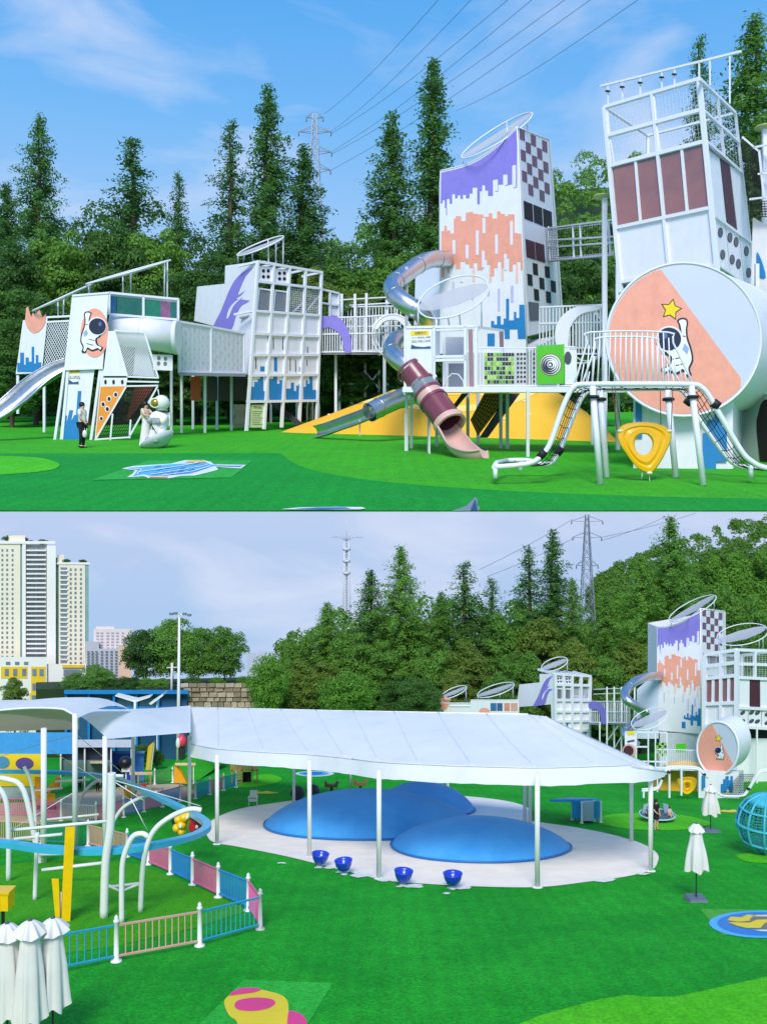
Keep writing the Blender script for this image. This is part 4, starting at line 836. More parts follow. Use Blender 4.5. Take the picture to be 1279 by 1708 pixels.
    mb = MB(); mb.add([A[0], A[1], A[1]+bk, A[0]+bk], [(0, 1, 2, 3)]); mb.add([A[0]+bk, A[1]+bk, B[1]+bk*0.3, B[0]+bk*0.3], [(0, 1, 2, 3)]); mb.add([B[0], B[1], B[1]+bk*0.3, B[0]+bk*0.3], [(0, 1, 2, 3)]); mb.build('rear_wall', white(), T)
    fF.rod(mb := MB(), [(x_, y_-1) for x_, y_ in curve], 2.4, 0); mb.build('coping', wsteel(), T)
    fR.rod(mb := MB(), [(862, 211), (915, 232), (937, 545)], 2.6, 0); mb.build('corner_trim', wsteel(), T)
    fF.rod(mb := MB(), [(862, 211), (879, 588)], 2.2, 0.6); mb.build('corner_trim', wsteel(), T)
fCF = Face(735, 388, 862, 366); fCR = Face(862, 366, 915, 405)
TC = thing('tall_tower', 'tall white tower with curved purple top, peach drips and checkered side', 'tower', gu(800, 724), 'towers of the white play castle')
purple_tower(TC, fCF, fCR)
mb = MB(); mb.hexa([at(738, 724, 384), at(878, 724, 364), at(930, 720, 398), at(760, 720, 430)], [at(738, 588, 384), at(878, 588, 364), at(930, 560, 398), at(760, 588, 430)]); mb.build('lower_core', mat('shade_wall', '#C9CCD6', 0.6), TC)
fCL = Face(690, 402, 740, 396); one(fCL, TC, 'wing_wall', [(690, 600), (738, 600), (738, 443), (716, 447), (694, 455)], mat('pale_blue_panel', '#C8D3E6', 0.5, var=0.06, nscale=0.05), 0, 3)
barfence(Face(880, 372, 1012, 352), TC, 900, 1012, 512, 580, 508, 580, 5.4, 1.8, (0, 0.4, 1))
ring_canopy('round_sunshade', 'tilted ring sunshade over the purple topped tower', 770, 262, 887, 188, 10, 384, [(772, 277), (846, 222), (880, 218)], 'ring sunshades of the white play castle', strip=True)

# ---------------------------------------------------------------- yellow mound, tube slides, small tower, deck
def mound_fn(u, v):
    x = -1+2*u; y = -1+2*v; px = 752+x*286; dd = lerp(398, 324, u)+(y+1)*27
    ax = abs(x)**(1.0 if x < 0 else 2.6); e = max(0.0, 1-max(ax, abs(y)**1.2, math.sqrt(min(1.0, ax*ax*0.5+y*y*0.5))*1.08)); hh = min(1.0, e*1.5)*19.0
    return V(((px-CX)*ps(lerp(398, 324, u)), dd, zu(dd)+hh-0.15))
mb = MB(); mb.grid(mound_fn, 48, 20); TM = mb.build('climbing_mound', mat('mound_rubber', '#F0AC14', 0.75, col2='#F6BE3A', nscale=0.03, bump=0.1, bscale=2))
tag(TM, 'yellow rubber climbing mound spreading under the raised deck', 'mound')
BASE[TM.name] = V(TM.location)
for i, (a, b_, c_) in enumerate(((0.30, 0.38, '#F7D27A'), (0.52, 0.58, '#F3C45C'))):
    mb = MB()
    def band(u, v, a=a, b_=b_):
        th = lerp(math.pi*1.02, math.pi*1.98, u); r_ = 1-lerp(a, b_, v); x = math.cos(th)*r_; y = math.sin(th)*r_
        return mound_fn((x+1)/2, (y+1)/2)+V((0, -0.12, 0.12))
    mb.grid(band, 60, 2); mb.build('pale_band', mat('band_%d' % i, c_, 0.75), TM)
rnd = random.Random(3)
for i in range(16):
    th = rnd.uniform(1.15, 1.9)*math.pi; r_ = rnd.uniform(0.45, 0.9); p = mound_fn((math.cos(th)*r_+1)/2, (math.sin(th)*r_+1)/2)
    mb = MB(); mb.ell(p, 0.7, 0.7, 0.5, 8, 5); mb.build('climbing_hold', mat('hold_cream', '#F7E7C0', 0.6), TM)
# white hoops at the mound's left foot
for i, (x, y, w_, h_) in enumerate(((553, 700, 4, 40), (560, 697, 5, 42), (588, 690, 5, 46), (596, 692, 5, 44), (517, 712, 5, 44), (527, 710, 6, 44))):
    d = du(max(y, 700))-6; 
    P = [at(x-w_, y, d), at(x-w_, y-h_*0.7, d)]+[at(x+w_*math.cos(a), y-h_*0.7-h_*0.3*math.sin(a), d) for a in [math.pi*(1-k/8) for k in range(1, 8)]]+[at(x+w_, y-h_*0.7, d), at(x+w_, y, d)]
    mb = MB(); mb.tube(P, 1.1*ps(d), 6); o = mb.build('grab_hoop', wsteel()); tag(o, ('white grab hoop left of the trough slide end', 'white grab hoop right behind the cube tower corner', 'white grab hoop in front of the walkway post', 'white grab hoop beside the walkway cross brace', 'leftmost white grab hoop by the cube tower leg', 'second white grab hoop by the cube tower leg')[i], 'hoop', 'white grab hoops at the mound')

def ribbed_tube(name, parent, pts, r_, m, ribs=True, every=9):
    mb = MB(); mb.tube(pts, r_, 18, cap=False); o = mb.build(name, m, parent)
    if ribs:
        for i in range(every//2, len(pts)-1, every):
            a = V(pts[i]); t = (V(pts[i+1])-a).normalized(); rb = MB(); rr = r_[i] if isinstance(r_, list) else r_
            rb.tube([a-t*rr*0.05, a+t*rr*0.05], rr*1.05, 18); rb.build('flange', m, o)
    return o
TS = thing('tube_slide', 'polished steel tube slide winding down from the tall tower to the mound', 'slide', gu(540, 728))
P = [at(x, y, d) for x, y, d in catmull([(745, 432, 384), (722, 432, 376), (700, 440, 366), (672, 460, 352), (655, 476, 342), (660, 492, 336), (680, 508, 332), (702, 522, 332), (712, 540, 340), (700, 556, 352), (676, 560, 350), (660, 570, 338), (654, 586, 330), (668, 602, 324), (690, 616, 322), (712, 632, 328), (712, 648, 336), (690, 658, 334), (664, 666, 330), (640, 676, 326), (616, 688, 322)], 7)]
ribbed_tube('tube', TS, P, 15.5*ps(340), steel(), True, 10)
P2 = [at(x, y, d) for x, y, d in catmull([(618, 687, 323), (594, 697, 330), (566, 707, 338), (544, 715, 345), (530, 719, 350), (520, 721, 354)], 5)]
trough('run_out', TS, P2, 12*ps(325), steel(), True, -1.35, math.pi-1.2)
for x, y0, y1, d in ((678, 445, 640, 350), (641, 560, 690, 352), (600, 700, 727, 330)): gpost(TS, x, y0, y1 if y1 < 700 else y1, d, 5 if y1 != 727 else 2, mat('grey_post', '#B9BEC6', 0.4))
mb = MB(); mb.tube([at(678, 486, 350), at(660, 486, 345)], 1.2*ps(350), 6); mb.tube([at(678, 585, 350), at(656, 585, 338)], 1.2*ps(350), 6); mb.build('bracket', wsteel(), TS)

# raised deck with railings
dF = 253.0; dG = 289.0
TD = thing('raised_deck', 'raised white deck with green spiral panel and checkered bead wall', 'deck', gu(880, 762))
fD = Face(672, dF+14, 1052, dF); 
mb = MB(); q = [at(672, 655, dF+18), at(1052, 655, dF), at(1052, 652, dG), at(672, 652, dG+8)]; mb.hexa(q, [p+V((0, 0, 7*ps(dF))) for p in q]); mb.build('deck', mat('deck_white', '#DADDE4', 0.5), TD)
each(fD, TD, 'deck_edge', [(672, 650, 1052, 650)], 9, off=1.5)
for x, yb in ((780, 745), (797, 742), (835, 748), (846, 749), (880, 762), (988, 742), (1008, 765), (1030, 745)): gpost(TD, x, 652, yb, du(yb), 5.2, mat('post_galv', '#D5DBDF', 0.35))
barfence(fD, TD, 796, 878, 580, 643, 580, 643, 5, 1.4, (0, 1)); barfence(fD, TD, 878, 958, 580, 643, 578, 643, 5, 1.4, (0, 1))
rb = random.Random(8)
for i in range(10):
    for j in range(7):
        x = 808+i*5.0; y = 588+j*7.6; c = '#1D3B22' if (i+j+rb.randint(0, 1)) % 2 else rb.choice(['#8ACB2C', '#B5DE4A', '#5FA61E'])
        one(fD, TD, 'bead', [(x, y+6.2), (x+4.3, y+6.2), (x+4.3, y+0.6), (x, y+0.6)], mat('bead_'+c[1:], c, 0.4), 1.6, 1.6)
for i in range(5):
    for j in range(7):
        x = 862+i*5.6+(10 if i > 2 else 0); y = 588+j*7.6
        if x > 890: continue
        one(fD, TD, 'bead', [(x, y+4.6), (x+3.4, y+4.6), (x+3.4, y+0.6), (x, y+0.6)], mat('bead_dark', '#20242A', 0.4), 1.6, 1.2)
GP = one(fD, TD, 'spiral_panel', [(896, 641), (941, 640), (941, 574), (895, 577)], paint('#4FBF18', 'paint_green'), 2.2, 2.0, 'bright green panel with a black and white spiral disc')
for i, (r_, dx, cc) in enumerate(((18.5, 0, '#8A6A54'), (17, 0, '#EDEFF2'), (15.4, 0.8, '#1B2438'), (13.6, 0.2, '#EDEFF2'), (12, 1.3, '#1B2438'), (10, 0, '#EDEFF2'), (8.4, 1.2, '#1B2438'), (6.3, -0.6, '#EDEFF2'), (4.2, 0.3, '#1B2438'), (2.2, 0.8, '#EDEFF2'))):
    mb = MB(); fD.disc(mb, 918-dx, 608+dx*0.6, r_, r_, 4.3+0.35*i, 0.3); mb.build('spiral_ring', paint(cc, 'disc_'+cc[1:]), GP)
one(fD, TD, 'white_panel', [(942, 641), (962, 641), (962, 583), (942, 584)], white(), 1, 1); mb = MB(); fD.disc(mb, 947, 597, 6, 11, 2.2, 0.3); mb.build('round_window', mat('smoke_panel', '#474A50', 0.4), TD)
# net ramps under the deck
fN = Face(780, 285, 880, 300)
TN = thing('net_ramp', 'orange floored net ramp with dark sides under the raised deck', 'ramp', at(800, 735, 287))
one(fN, TN, 'ramp_floor', [(797, 726), (848, 656), (808, 656), (785, 700)], mat('ramp_orange', '#C98A2C', 0.7), 0, 1)
netfill(fN, TN, [(797, 726), (850, 656), (808, 656), (785, 700)], 10, 7, 0.9, NETM, 'net', 1.5)
one(fN, TN, 'ramp_side', [(799, 730), (812, 730), (866, 656), (848, 656)], mat('charcoal', '#3A3D44', 0.6), 2, 2)
one(fN, TN, 'ramp_side', [(745, 690), (752, 690), (780, 656), (770, 656)], mat('charcoal', '#3A3D44', 0.6), 2, 2)
# round net tunnel seen behind the deck
fT = Face(920, 330, 1010, 322); TT = thing('round_tunnel', 'white barrel tunnel with barred side between the towers', 'tunnel', at(960, 650, 325))
mb = MB(); fT.ring(mb, 968, 560, 42, 46, 3, 0, 32); fT.ring(mb, 980, 560, 36, 42, 3, -20, 32); mb.build('hoop', wsteel(), TT)
one(fT, TT, 'side_panel', smooth2([(927, 556), (936, 530), (956, 514), (980, 510), (1004, 512), (996, 518), (970, 524), (952, 545), (948, 575), (950, 592), (932, 590)], 3, True), white(), 1, 3)
barfence(fT, TT, 950, 1012, 516, 590, 510, 590, 5, 1.6, (0, 1))
for x in (930, 1008): gpost(TT, x, 580, 655, 325, 4)

# small entrance tower with the notice and the plum tube slide
dE = 268.0; fE = Face(676, dE, 795, dE-6); fE2 = Face(795, dE-6, 852, dE+26)
TE = thing('entrance_tower', 'small open white tower with a notice above the plum tube slide', 'play tower', gu(680, 752))
each(fE, TE, 'frame_bar', [(676, 546, 795, 544), (724, 595, 778, 594), (724, 601, 778, 600), (676, 545, 676, 652), (724, 545, 724, 652), (776, 544, 776, 652), (794, 544, 794, 652)], 4.2)
for x, yb in ((678, 752), (686, 748), (728, 745), (715, 754)): gpost(TE, x, 640, yb, du(yb), 4.6, mat('post_galv', '#D5DBDF', 0.35))
each(fE2, TE, 'frame_bar', [(795, 545, 838, 551), (838, 550, 838, 600)], 3.6)
one(fE, TE, 'mauve_panel', [(783, 646), (790, 646), (788, 549), (781, 549)], paint('#A07C86', 'paint_mauve'), 1, 1.5); one(fE2, TE, 'mauve_panel', [(833, 580), (838, 580), (838, 553), (832, 553)], paint('#A07C86', 'paint_mauve'), 1, 1.5)
one(fE, TE, 'front_panel', [(678, 652), (721, 652), (721, 548), (678, 549)], white(), -0.5, 1.2)
NB = one(fE, TE, 'notice_board', [(685, 581), (719, 580), (719, 551), (685, 552)], mat('notice_white', '#ECECEC', 0.5), 1, 0.6)
one(fE, NB, 'notice_header', [(685, 559.5), (715, 558.5), (715, 551), (685, 552)], PY, 1.7, 0.3)
textpart('notice_text', '温馨提示', fE, 701, 555.5, 5.2, INK, NB, 2.1); textpart('notice_text', '为了小朋友身心健康', fE, 702, 563, 3.6, INK, NB, 1.8); textpart('notice_text', '园区内禁止吸烟', fE, 702, 569.3, 4.6, INK, NB, 1.8)
one(fE, NB, 'notice_wave', [(685, 581), (718, 580.5), (718, 577), (706, 578.5), (694, 577.5), (686, 574.5)], paint('#2A4E86', 'paint_wave'), 1.7, 0.3)
fE3 = Face(676, dE+28, 795, dE+24)
each(fE3, TE, 'frame_bar', [(690, 551, 800, 549), (740, 556, 740, 648), (776, 556, 776, 648), (740, 600, 776, 600)], 3.6)
one(fE3, TE, 'back_panel', [(743, 596), (774, 596), (774, 562), (743, 562)], mat('grey_panel', '#B9BCC6', 0.5), 0, 1); one(fE3, TE, 'back_panel', [(748, 648), (776, 648), (776, 606), (748, 606)], mat('shutter_grey', '#80848C', 0.5), 0, 1)
mb = MB(); fE.rod(mb, [(740, 648), (744, 632), (754, 623), (764, 624), (772, 634), (774, 648)], 2, -4); mb.build('grab_hoop', wsteel(), TE)
mb = MB(); q = [at(672, 548, dE), at(796, 547, dE-6), at(840, 553, dE+26), at(712, 553, dE+30)]
ring_canopy('round_sunshade', 'tilted grey mesh ring sunshade above the small entrance tower', 697, 512, 815, 476, 31, dE+8, [(697, 545), (750, 545), (803, 545), (768, 545)], 'ring sunshades of the white play castle', rad=2.4)
PL = mat('plum_plastic', '#7B3A4C', 0.35, coat=0.2); PKP = mat('blush_plastic', '#D9AFA4', 0.4, coat=0.2)
TP = thing('tube_slide', 'plum and blush plastic tube slide below the notice', 'slide', gu(785, 765))
segs = [((686, 618, 270), (707, 645, 268), PL), ((703, 640, 268), (717, 660, 266), mat('clear_segment', '#8E98A2', 0.15, alpha=0.75, var=0.2, nscale=0.2)), ((712, 655, 266), (724, 671, 264.5), PKP), ((722, 668, 264.5), (748, 703, 260), PL)]
for a, b_, m_ in segs:
    mb = MB(); mb.tube([at(*a), at(*b_)], 24*ps(266), 22, cap=False); mb.build('tube_segment', m_, TP)
for a in ((686, 618, 270), (706, 643, 268), (714, 657, 266), (723, 669, 264.5)):
    mb = MB(); t = (at(748, 703, 260)-at(686, 618, 270)).normalized(); mb.tube([at(*a)-t*0.5, at(*a)+t*0.5], 25.8*ps(266), 22, cap=False); mb.build('flange', PL, TP)
mb = MB(); t = (at(760, 722, 257)-at(742, 692, 261)).normalized(); c = at(748, 703, 260)
mb.tube([c-t*0.3, c+t*1.6], 27.5*ps(260), 24, cap=False); mb.tube([c-t*0.3, c+t*1.6], 23*ps(260), 24, cap=False)
vs = []
for rr in (23, 27.5):
    n_ = 24; u_ = t.orthogonal().normalized(); w_ = t.cross(u_)
    vs += [c+t*1.6+(u_*math.cos(2*math.pi*k/n_)+w_*math.sin(2*math.pi*k/n_))*rr*ps(260) for k in range(n_)]
mb.add(vs, [(k, (k+1) % 24, 24+(k+1) % 24, 24+k) for k in range(24)]); mb.build('mouth_ring', PKP, TP)
P3 = [at(x, y, d) for x, y, d in catmull([(745, 703, 260), (758, 722, 257), (768, 736, 254), (780, 745, 250), (795, 750, 247), (806, 748, 246)], 5)]
trough('run_out', TP, P3, 24*ps(254), PKP, True, 0.15, math.pi-0.15)
for x, yb in ((716, 757), (676, 752)): gpost(TP, x, 690, yb, du(yb), 3, mat('post_galv', '#D5DBDF', 0.35))

# ---------------------------------------------------------------- glazed corner tower, big drum
def glazed_tower(T, fF, fR, rest=True):
    FL = [(1008, 178), (1012, 226), (1020, 276), (1028, 378), (1036, 470)]; FRr = [(1166, 131), (1172, 192), (1179, 250), (1188, 352), (1197, 442)]
    def ed(P, y): 
        return float(np.interp(y, [p[1] for p in P], [p[0] for p in P]))
    f = lambda u, v: (lerp(ed(FL, lerp(178, 470, v)), ed(FRr, lerp(131, 442, v)), u), lerp(lerp(178, 470, v), lerp(131, 442, v), u))
    rows = [0.0, 0.165, 0.335, 0.345, 0.685, 0.70, 0.985]
    def cellf(u0, u1, v0, v1): return [f(u0, v1), f(u1, v1), f(u1, v0), f(u0, v0)]
    for v in (0.0, 0.165, 0.335, 0.69, 1.0):
        mb = MB(); a = f(0, v); b = f(1, v); fF.bar(mb, *a, *b, w=5.5, off=2); mb.build('frame_bar', wsteel(), T)
    for u in (0.0, 0.5, 1.0):
        mb = MB(); a = f(u, 0); b = f(u, 1.0 if u == 0.5 else 1.06); fF.bar(mb, *a, *b, w=6.5 if u in (0.0, 1.0) else 5, off=2); mb.build('frame_post', wsteel(), T)
    for u0, u1 in ((0.02, 0.24), (0.27, 0.48), (0.52, 0.73), (0.76, 0.98)): one(fF, T, 'tinted_pane', cellf(u0, u1, 0.355, 0.68), GLASS, 0, 1)
    for u in (0.255, 0.745):
        mb = MB(); a = f(u, 0.34); b = f(u, 0.69); fF.bar(mb, *a, *b, w=4.5, off=1); mb.build('mullion', wsteel(), T)
    for u0, u1 in ((0.01, 0.495), (0.505, 0.99)): one(fF, T, 'panel', cellf(u0, u1, 0.70, 0.99), white(), -0.5, 1)
    for v0, v1 in ((0.01, 0.155), (0.175, 0.325)):
        for u0, u1 in ((0.03, 0.48), (0.52, 0.97)):
            q = cellf(u0, u1, v0, v1); netfill(fF, T, q, 12, 7, 0.28, WMESH, 'mesh_panel', 0)
            barset(fF, T, 'mesh_frame', [(*q[k], *q[(k+1) % 4]) for k in range(4)], 2.2, None, 0.6)
    # right flank
    RL = FRr; RR = [(1226, 188), (1234, 250), (1240, 310), (1252, 395), (1262, 486)]
    g = lambda u, v: (lerp(ed(RL, lerp(131, 442, v)), ed(RR, lerp(188, 486, v)), u), lerp(lerp(131, 442, v), lerp(188, 486, v), u))
    def cellg(u0, u1, v0, v1): return [g(u0, v1), g(u1, v1), g(u1, v0), g(u0, v0)]
    for v in (0.0, 0.165, 0.335, 0.73, 1.0):
        mb = MB(); a = g(0, v); b = g(1, v); fR.bar(mb, *a, *b, w=4.6, off=2); mb.build('frame_bar', wsteel(), T)
    for u in (0.5, 1.0):
        mb = MB(); a = g(u, 0); b = g(u, 0.335 if u == 0.5 else 1.05); fR.bar(mb, *a, *b, w=4.4, off=2); mb.build('frame_post', wsteel(), T)
    for v0, v1 in ((0.01, 0.155), (0.175, 0.325)):
        for u0, u1 in ((0.06, 0.46), (0.54, 0.95)): netfill(fR, T, cellg(u0, u1, v0, v1), 5, 6, 0.28, WMESH, 'mesh_panel', 0)
    one(fR, T, 'panel', cellg(0.02, 0.34, 0.345, 0.725), white(), 0, 1); one(fR, T, 'tinted_pane', cellg(0.36, 0.62, 0.345, 0.725), mat('plum_glass', '#4A1F30', 0.6, var=0.2), 0, 0.8); one(fR, T, 'panel', cellg(0.64, 0.99, 0.345, 0.725), white(), 0, 1)
    for u0, u1 in ((0.02, 0.30), (0.32, 0.66), (0.68, 0.99)): one(fR, T, 'hole_panel', cellg(u0, u1, 0.74, 0.99), white(), 0, 1)
    for u, v in ((0.16, 0.80), (0.16, 0.92), (0.41, 0.79), (0.57, 0.79), (0.41, 0.91), (0.57, 0.91), (0.83, 0.80), (0.83, 0.92)):
        c = g(u, v); mb = MB(); fR.disc(mb, *c, 4.0, 8.4, 1.1, 0.5, 18); h_ = mb.build('hole_rim', black(), T); mb = MB(); fR.disc(mb, *c, 3.2, 7.2, 1.7, 0.3, 18); mb.build('hole', mat('grey_hole2', '#A9ADB4' if (u*100+v*10) % 3 > 1 else '#4D5058', 0.5), h_)
    k = ps(fF.d)
    a = fF.on(*f(0, 0), 0); b = fR.on(*g(1, 0), 0); c = b+(a-fF.on(*f(1, 0), 0))
    for v in (0.0, 0.335, 0.69):
        A = fF.on(*f(0, v), 0); B = fR.on(*g(1, v), 0); C = B+(A-fF.on(*f(1, v), 0))
        for p_, q_ in ((A, C), (C, B)):
            mb = MB(); mb.beam(p_, q_, 4*k); mb.build('frame_bar', wsteel(), T)
    mb = MB(); mb.beam(c, c-V((0, 0, 300*k)), 5*k); mb.build('frame_post', wsteel(), T)
    A = fF.on(*f(0, 0.345), -1); B = fF.on(*f(1, 0.345), -1); D_ = fR.on(*g(1, 0.345), -1); E_ = D_+(A-B)
    dn = V((0, 0, -2*k)); mb = MB(); mb.hexa([p+dn for p in (A, B, D_, E_)], [A, B, D_, E_]); mb.build('deck', mat('grey_deck', '#8F939C', 0.7), T)
    lowA = fF.on(*f(0, 1), -2); lowB = fF.on(*f(1, 1), -2); lowD = fR.on(*g(1, 1), -2); lowE = lowD+(lowA-lowB)
    mb = MB(); mb.add([E_, A, lowA, lowE], [(0, 1, 2, 3)]); mb.add([D_, E_, lowE, lowD], [(0, 1, 2, 3)]); mb.build('rear_wall', white(), T)
    return f, g
fDF = Face(1008, 288, 1170, 262); fDR = Face(1170, 262, 1230, 300)
TDt = thing('glazed_tower', 'white corner tower with four tinted panes and mesh top at the right', 'tower', gu(1120, 758), 'towers of the white play castle')
ff, gg = glazed_tower(TDt, fDF, fDR)
each(fDF, TDt, 'roof_rail', [(1002, 143, 1236, 85)], 3.4, off=-16)
for x, y0, y1 in ((1014, 141, 178), (1038, 134, 172), (1068, 127, 165), (1104, 118, 155), (1125, 113, 150), (1166, 103, 135), (1184, 98, 142)):
    each(fDF, TDt, 'rail_post', [(x, y0, x, y1)], 2.2, off=-16)
    if x < 1130: one(fDF, TDt, 'lamp', [(x-4, y0+12), (x+4, y0+12), (x+3, y0+9), (x-3, y0+9)], black(), -14, 2)
each(fDR, TDt, 'rail_post', [(1217, 88, 1217, 172)], 2.4, off=-3)
for x, yb in ((1030, 770), (1190, 770), (1262, 765), (1100, 765)): gpost(TDt, x, 440, yb, 284 if x < 1150 else 292, 6)
one(fDF, TDt, 'dark_band', [(1036, 520), (1197, 520), (1197, 448), (1036, 476)], mat('smoke_panel', '#474A50', 0.4), -30, 1)
each(fDR, TDt, 'frame_post', [(1205, 440, 1208, 500), (1222, 455, 1226, 505), (1246, 470, 1250, 510)], 5)
for a, b_ in ((1207, 1222), (1226, 1247), (1250, 1262)): one(fDR, TDt, 'tinted_pane', [(a+2, 488+(a-1207)*0.5), (b_-1, 486+(b_-1207)*0.5), (b_-2, 450+(b_-1200)*0.7), (a, 448+(a-1200)*0.7)], mat('plum_glass', '#4A1F30', 0.6, var=0.2), -8, 1)
# right of it: net walkway, lamp disc, white wing wall with blue leaf
fRW = Face(1236, 300, 1300, 292); TRW = thing('net_walkway', 'net sided white walkway at the right edge beside the glazed tower', 'walkway', gu(1275, 745))
netfill(fRW, TRW, [(1246, 330), (1270, 334), (1266, 250), (1236, 228)], 7, 18, 0.7, NETM, 'net', 0, diag=True)
each(fRW, TRW, 'rail', [(1238, 228, 1266, 252), (1250, 332, 1300, 326), (1256, 246, 1300, 236), (1264, 290, 1300, 286), (1266, 250, 1274, 330), (1282, 240, 1290, 328)], 3)
netfill(fRW, TRW, [(1252, 362), (1300, 360), (1300, 334), (1250, 336)], 10, 6, 1.1, NETM, 'net', 2)
gpost(TRW, 1275, 215, 745, du(745), 7); mb = MB(); mb.lathe(at(1275, 216, du(745)), [(0.2, 0), (17*ps(298), 3*ps(298)), (16*ps(298), 5*ps(298)), (0.2, 4*ps(298))], 18); mb.build('disc_cap', paint('#A9B87A', 'paint_sage'), TRW)
one(fRW, TRW, 'wing_wall', [(1252, 520), (1320, 540), (1320, 400), (1256, 362)], white(), -12, 2); one(fRW, TRW, 'painted_leaf', smooth2([(1262, 420), (1270, 434), (1277, 462), (1266, 462), (1262, 446)], 3, True), BLUE, -9.5, 0.5)
fP2 = Face(990, 300, 1020, 300); TPo = thing('disc_post', 'tall white post with a sage disc cap left of the glazed tower', 'post', gu(1010, 745))
gpost(TPo, 1008, 330, 745, 298, 7.5); mb = MB(); mb.lathe(at(1004, 331, 298), [(0.2, 0), (15*ps(298), 3*ps(298)), (14*ps(298), 5*ps(298)), (0.2, 4*ps(298))], 18); mb.build('disc_cap', paint('#A9B87A', 'paint_sage'), TPo)
fNB = Face(912, 398, 1026, 300); TNB = thing('net_bridge', 'high caged net bridge between the two tall towers', 'bridge', at(960, 430, 350))
each(fNB, TNB, 'rail', [(914, 380, 1022, 366), (914, 400, 1022, 394), (914, 434, 1022, 424), (914, 412, 1022, 404), (955, 374, 957, 430), (967, 373, 969, 429), (914, 378, 918, 434), (1014, 366, 1018, 426)], 2.6)
netfill(fNB, TNB, [(912, 434), (928, 433), (926, 380), (910, 382)], 6, 18, 1.0, mat('grey_net', '#8F949B', 0.7), 'net'); netfill(fNB, TNB, [(928, 432), (1018, 424), (1018, 368), (928, 379)], 22, 12, 0.6, NETM, 'net', -10)
fNB2 = Face(918, 418, 1030, 320); each(fNB2, TNB, 'rail', [(916, 384, 1022, 371), (916, 431, 1022, 421)], 2.4)
mb = MB(); mb.hexa([at(914, 437, 398), at(1022, 427, 302), at(1022, 424, 322), at(914, 434, 420)], [at(914, 434, 398), at(1022, 424, 302), at(1022, 421, 322), at(914, 431, 420)]); mb.build('deck', mat('grey_deck', '#8F939C', 0.7), TNB)

def big_drum(T, fc, cx, cy, rx, ry, back, peach, star=None, astro=None, dd=None):
    """broad white drum: flat painted face on fc, side wall running to `back` (a vector)"""
    n = 56; F0 = [fc.on(cx+rx*math.cos(2*math.pi*k/n), cy+ry*math.sin(2*math.pi*k/n)) for k in range(n)]
    mb = MB(); mb.add(F0+[p+back for p in F0], [(k, (k+1) % n, n+(k+1) % n, n+k) for k in range(n)], True)
    mb.add([p+back for p in F0], [tuple(range(n))]); mb.build('drum_side', white(), T)
    mb = MB(); fc.disc(mb, cx, cy, rx, ry, -0.6, 1.2, n); mb.build('drum_face', mat('drum_grey', '#C8CFDF', 0.5, var=0.04, nscale=0.05), T)
    mb = MB(); fc.ring(mb, cx, cy, rx, ry, 4.5, 0.4, n); mb.build('drum_rim', wsteel(), T)
    one(fc, T, 'painted_sector', peach, PEACH, 0.7, 0.4)
    if star:
        one(fc, T, 'painted_star', starpts(*star), INK, 1.2, 0.3); one(fc, T, 'painted_star', starpts(star[0], star[1], star[2]*0.84), PY, 1.6, 0.3)
    if astro: astronaut(fc, T, *astro)
dR = 212.0; fR_ = Face(1012, dR+1, 1270, dR-1)
TR_ = thing('drum_house', 'huge white drum with peach astronaut and star painting at the right', 'play house', gu(1140, 781))
def arcpts(cx, cy, rx, ry, a0, a1, n=40): return [(cx+rx*math.cos(lerp(a0, a1, k/n)), cy+ry*math.sin(lerp(a0, a1, k/n))) for k in range(n+1)]
sect = arcpts(1140, 566, 125, 124, R(35), R(252))
big_drum(TR_, fR_, 1140, 566, 129, 128, V((21, 30, 4)), [(1235, 630)]+sect[1:-1]+[(1102, 449)], (1119, 516, 19), (1122, 578, 1.42, 2.0, 1))
mb = MB(); k = ps(dR); q = [at(1056, 782, dR+5), at(1222, 785, dR+3), at(1236, 778, dR+32), at(1062, 778, dR+34)]; qt = [at(1056, 664, dR+5), at(1222, 668, dR+3), at(1236, 660, dR+32), at(1062, 660, dR+34)]
mb.hexa(q, qt); mb.build('base_wall', white(), TR_)
fB2 = Face(1056, dR+4.6, 1222, dR+2.6)
for poly in ([(1060, 730), (1060, 670), (1070, 670), (1070, 704), (1071, 730)], [(1166, 786), (1166, 750), (1172, 750), (1172, 722), (1180, 722), (1180, 700), (1192, 700), (1192, 690), (1204, 690), (1204, 712), (1212, 712), (1212, 770), (1194, 770), (1194, 786)]): one(fB2, TR_, 'painted_skyline', poly, BLUE, 0.3, 0.5)
# wing at the far right with arched door
fW4 = Face(1236, dR+32, 1330, dR+10)
TG = thing('side_house', 'grey green wall with an arched dark door at the right edge', 'play house', gu(1270, 776))
one(fW4, TG, 'wall', [(1222, 782), (1330, 790), (1330, 660), (1236, 655)], mat('sage_wall', '#AEBFBB', 0.6), -4, 3)
one(fW4, TG, 'arched_door', [(1268, 776), (1290, 776), (1290, 690)]+[(1278+12*math.cos(a), 690-24*math.sin(a)) for a in [math.pi*k/8 for k in range(1, 8)]]+[(1262, 700), (1262, 720)], dark(), -0.8, 0.6)
each(fW4, TG, 'rail', [(1255, 648, 1330, 650), (1262, 640, 1330, 641), (1266, 600, 1262, 648), (1274, 605, 1272, 648)], 3)
one(fW4, TG, 'upper_wall', [(1240, 640), (1330, 650), (1330, 500), (1262, 512), (1274, 560), (1274, 610)], mat('slate_wall', '#5D6470', 0.6), -14, 2)

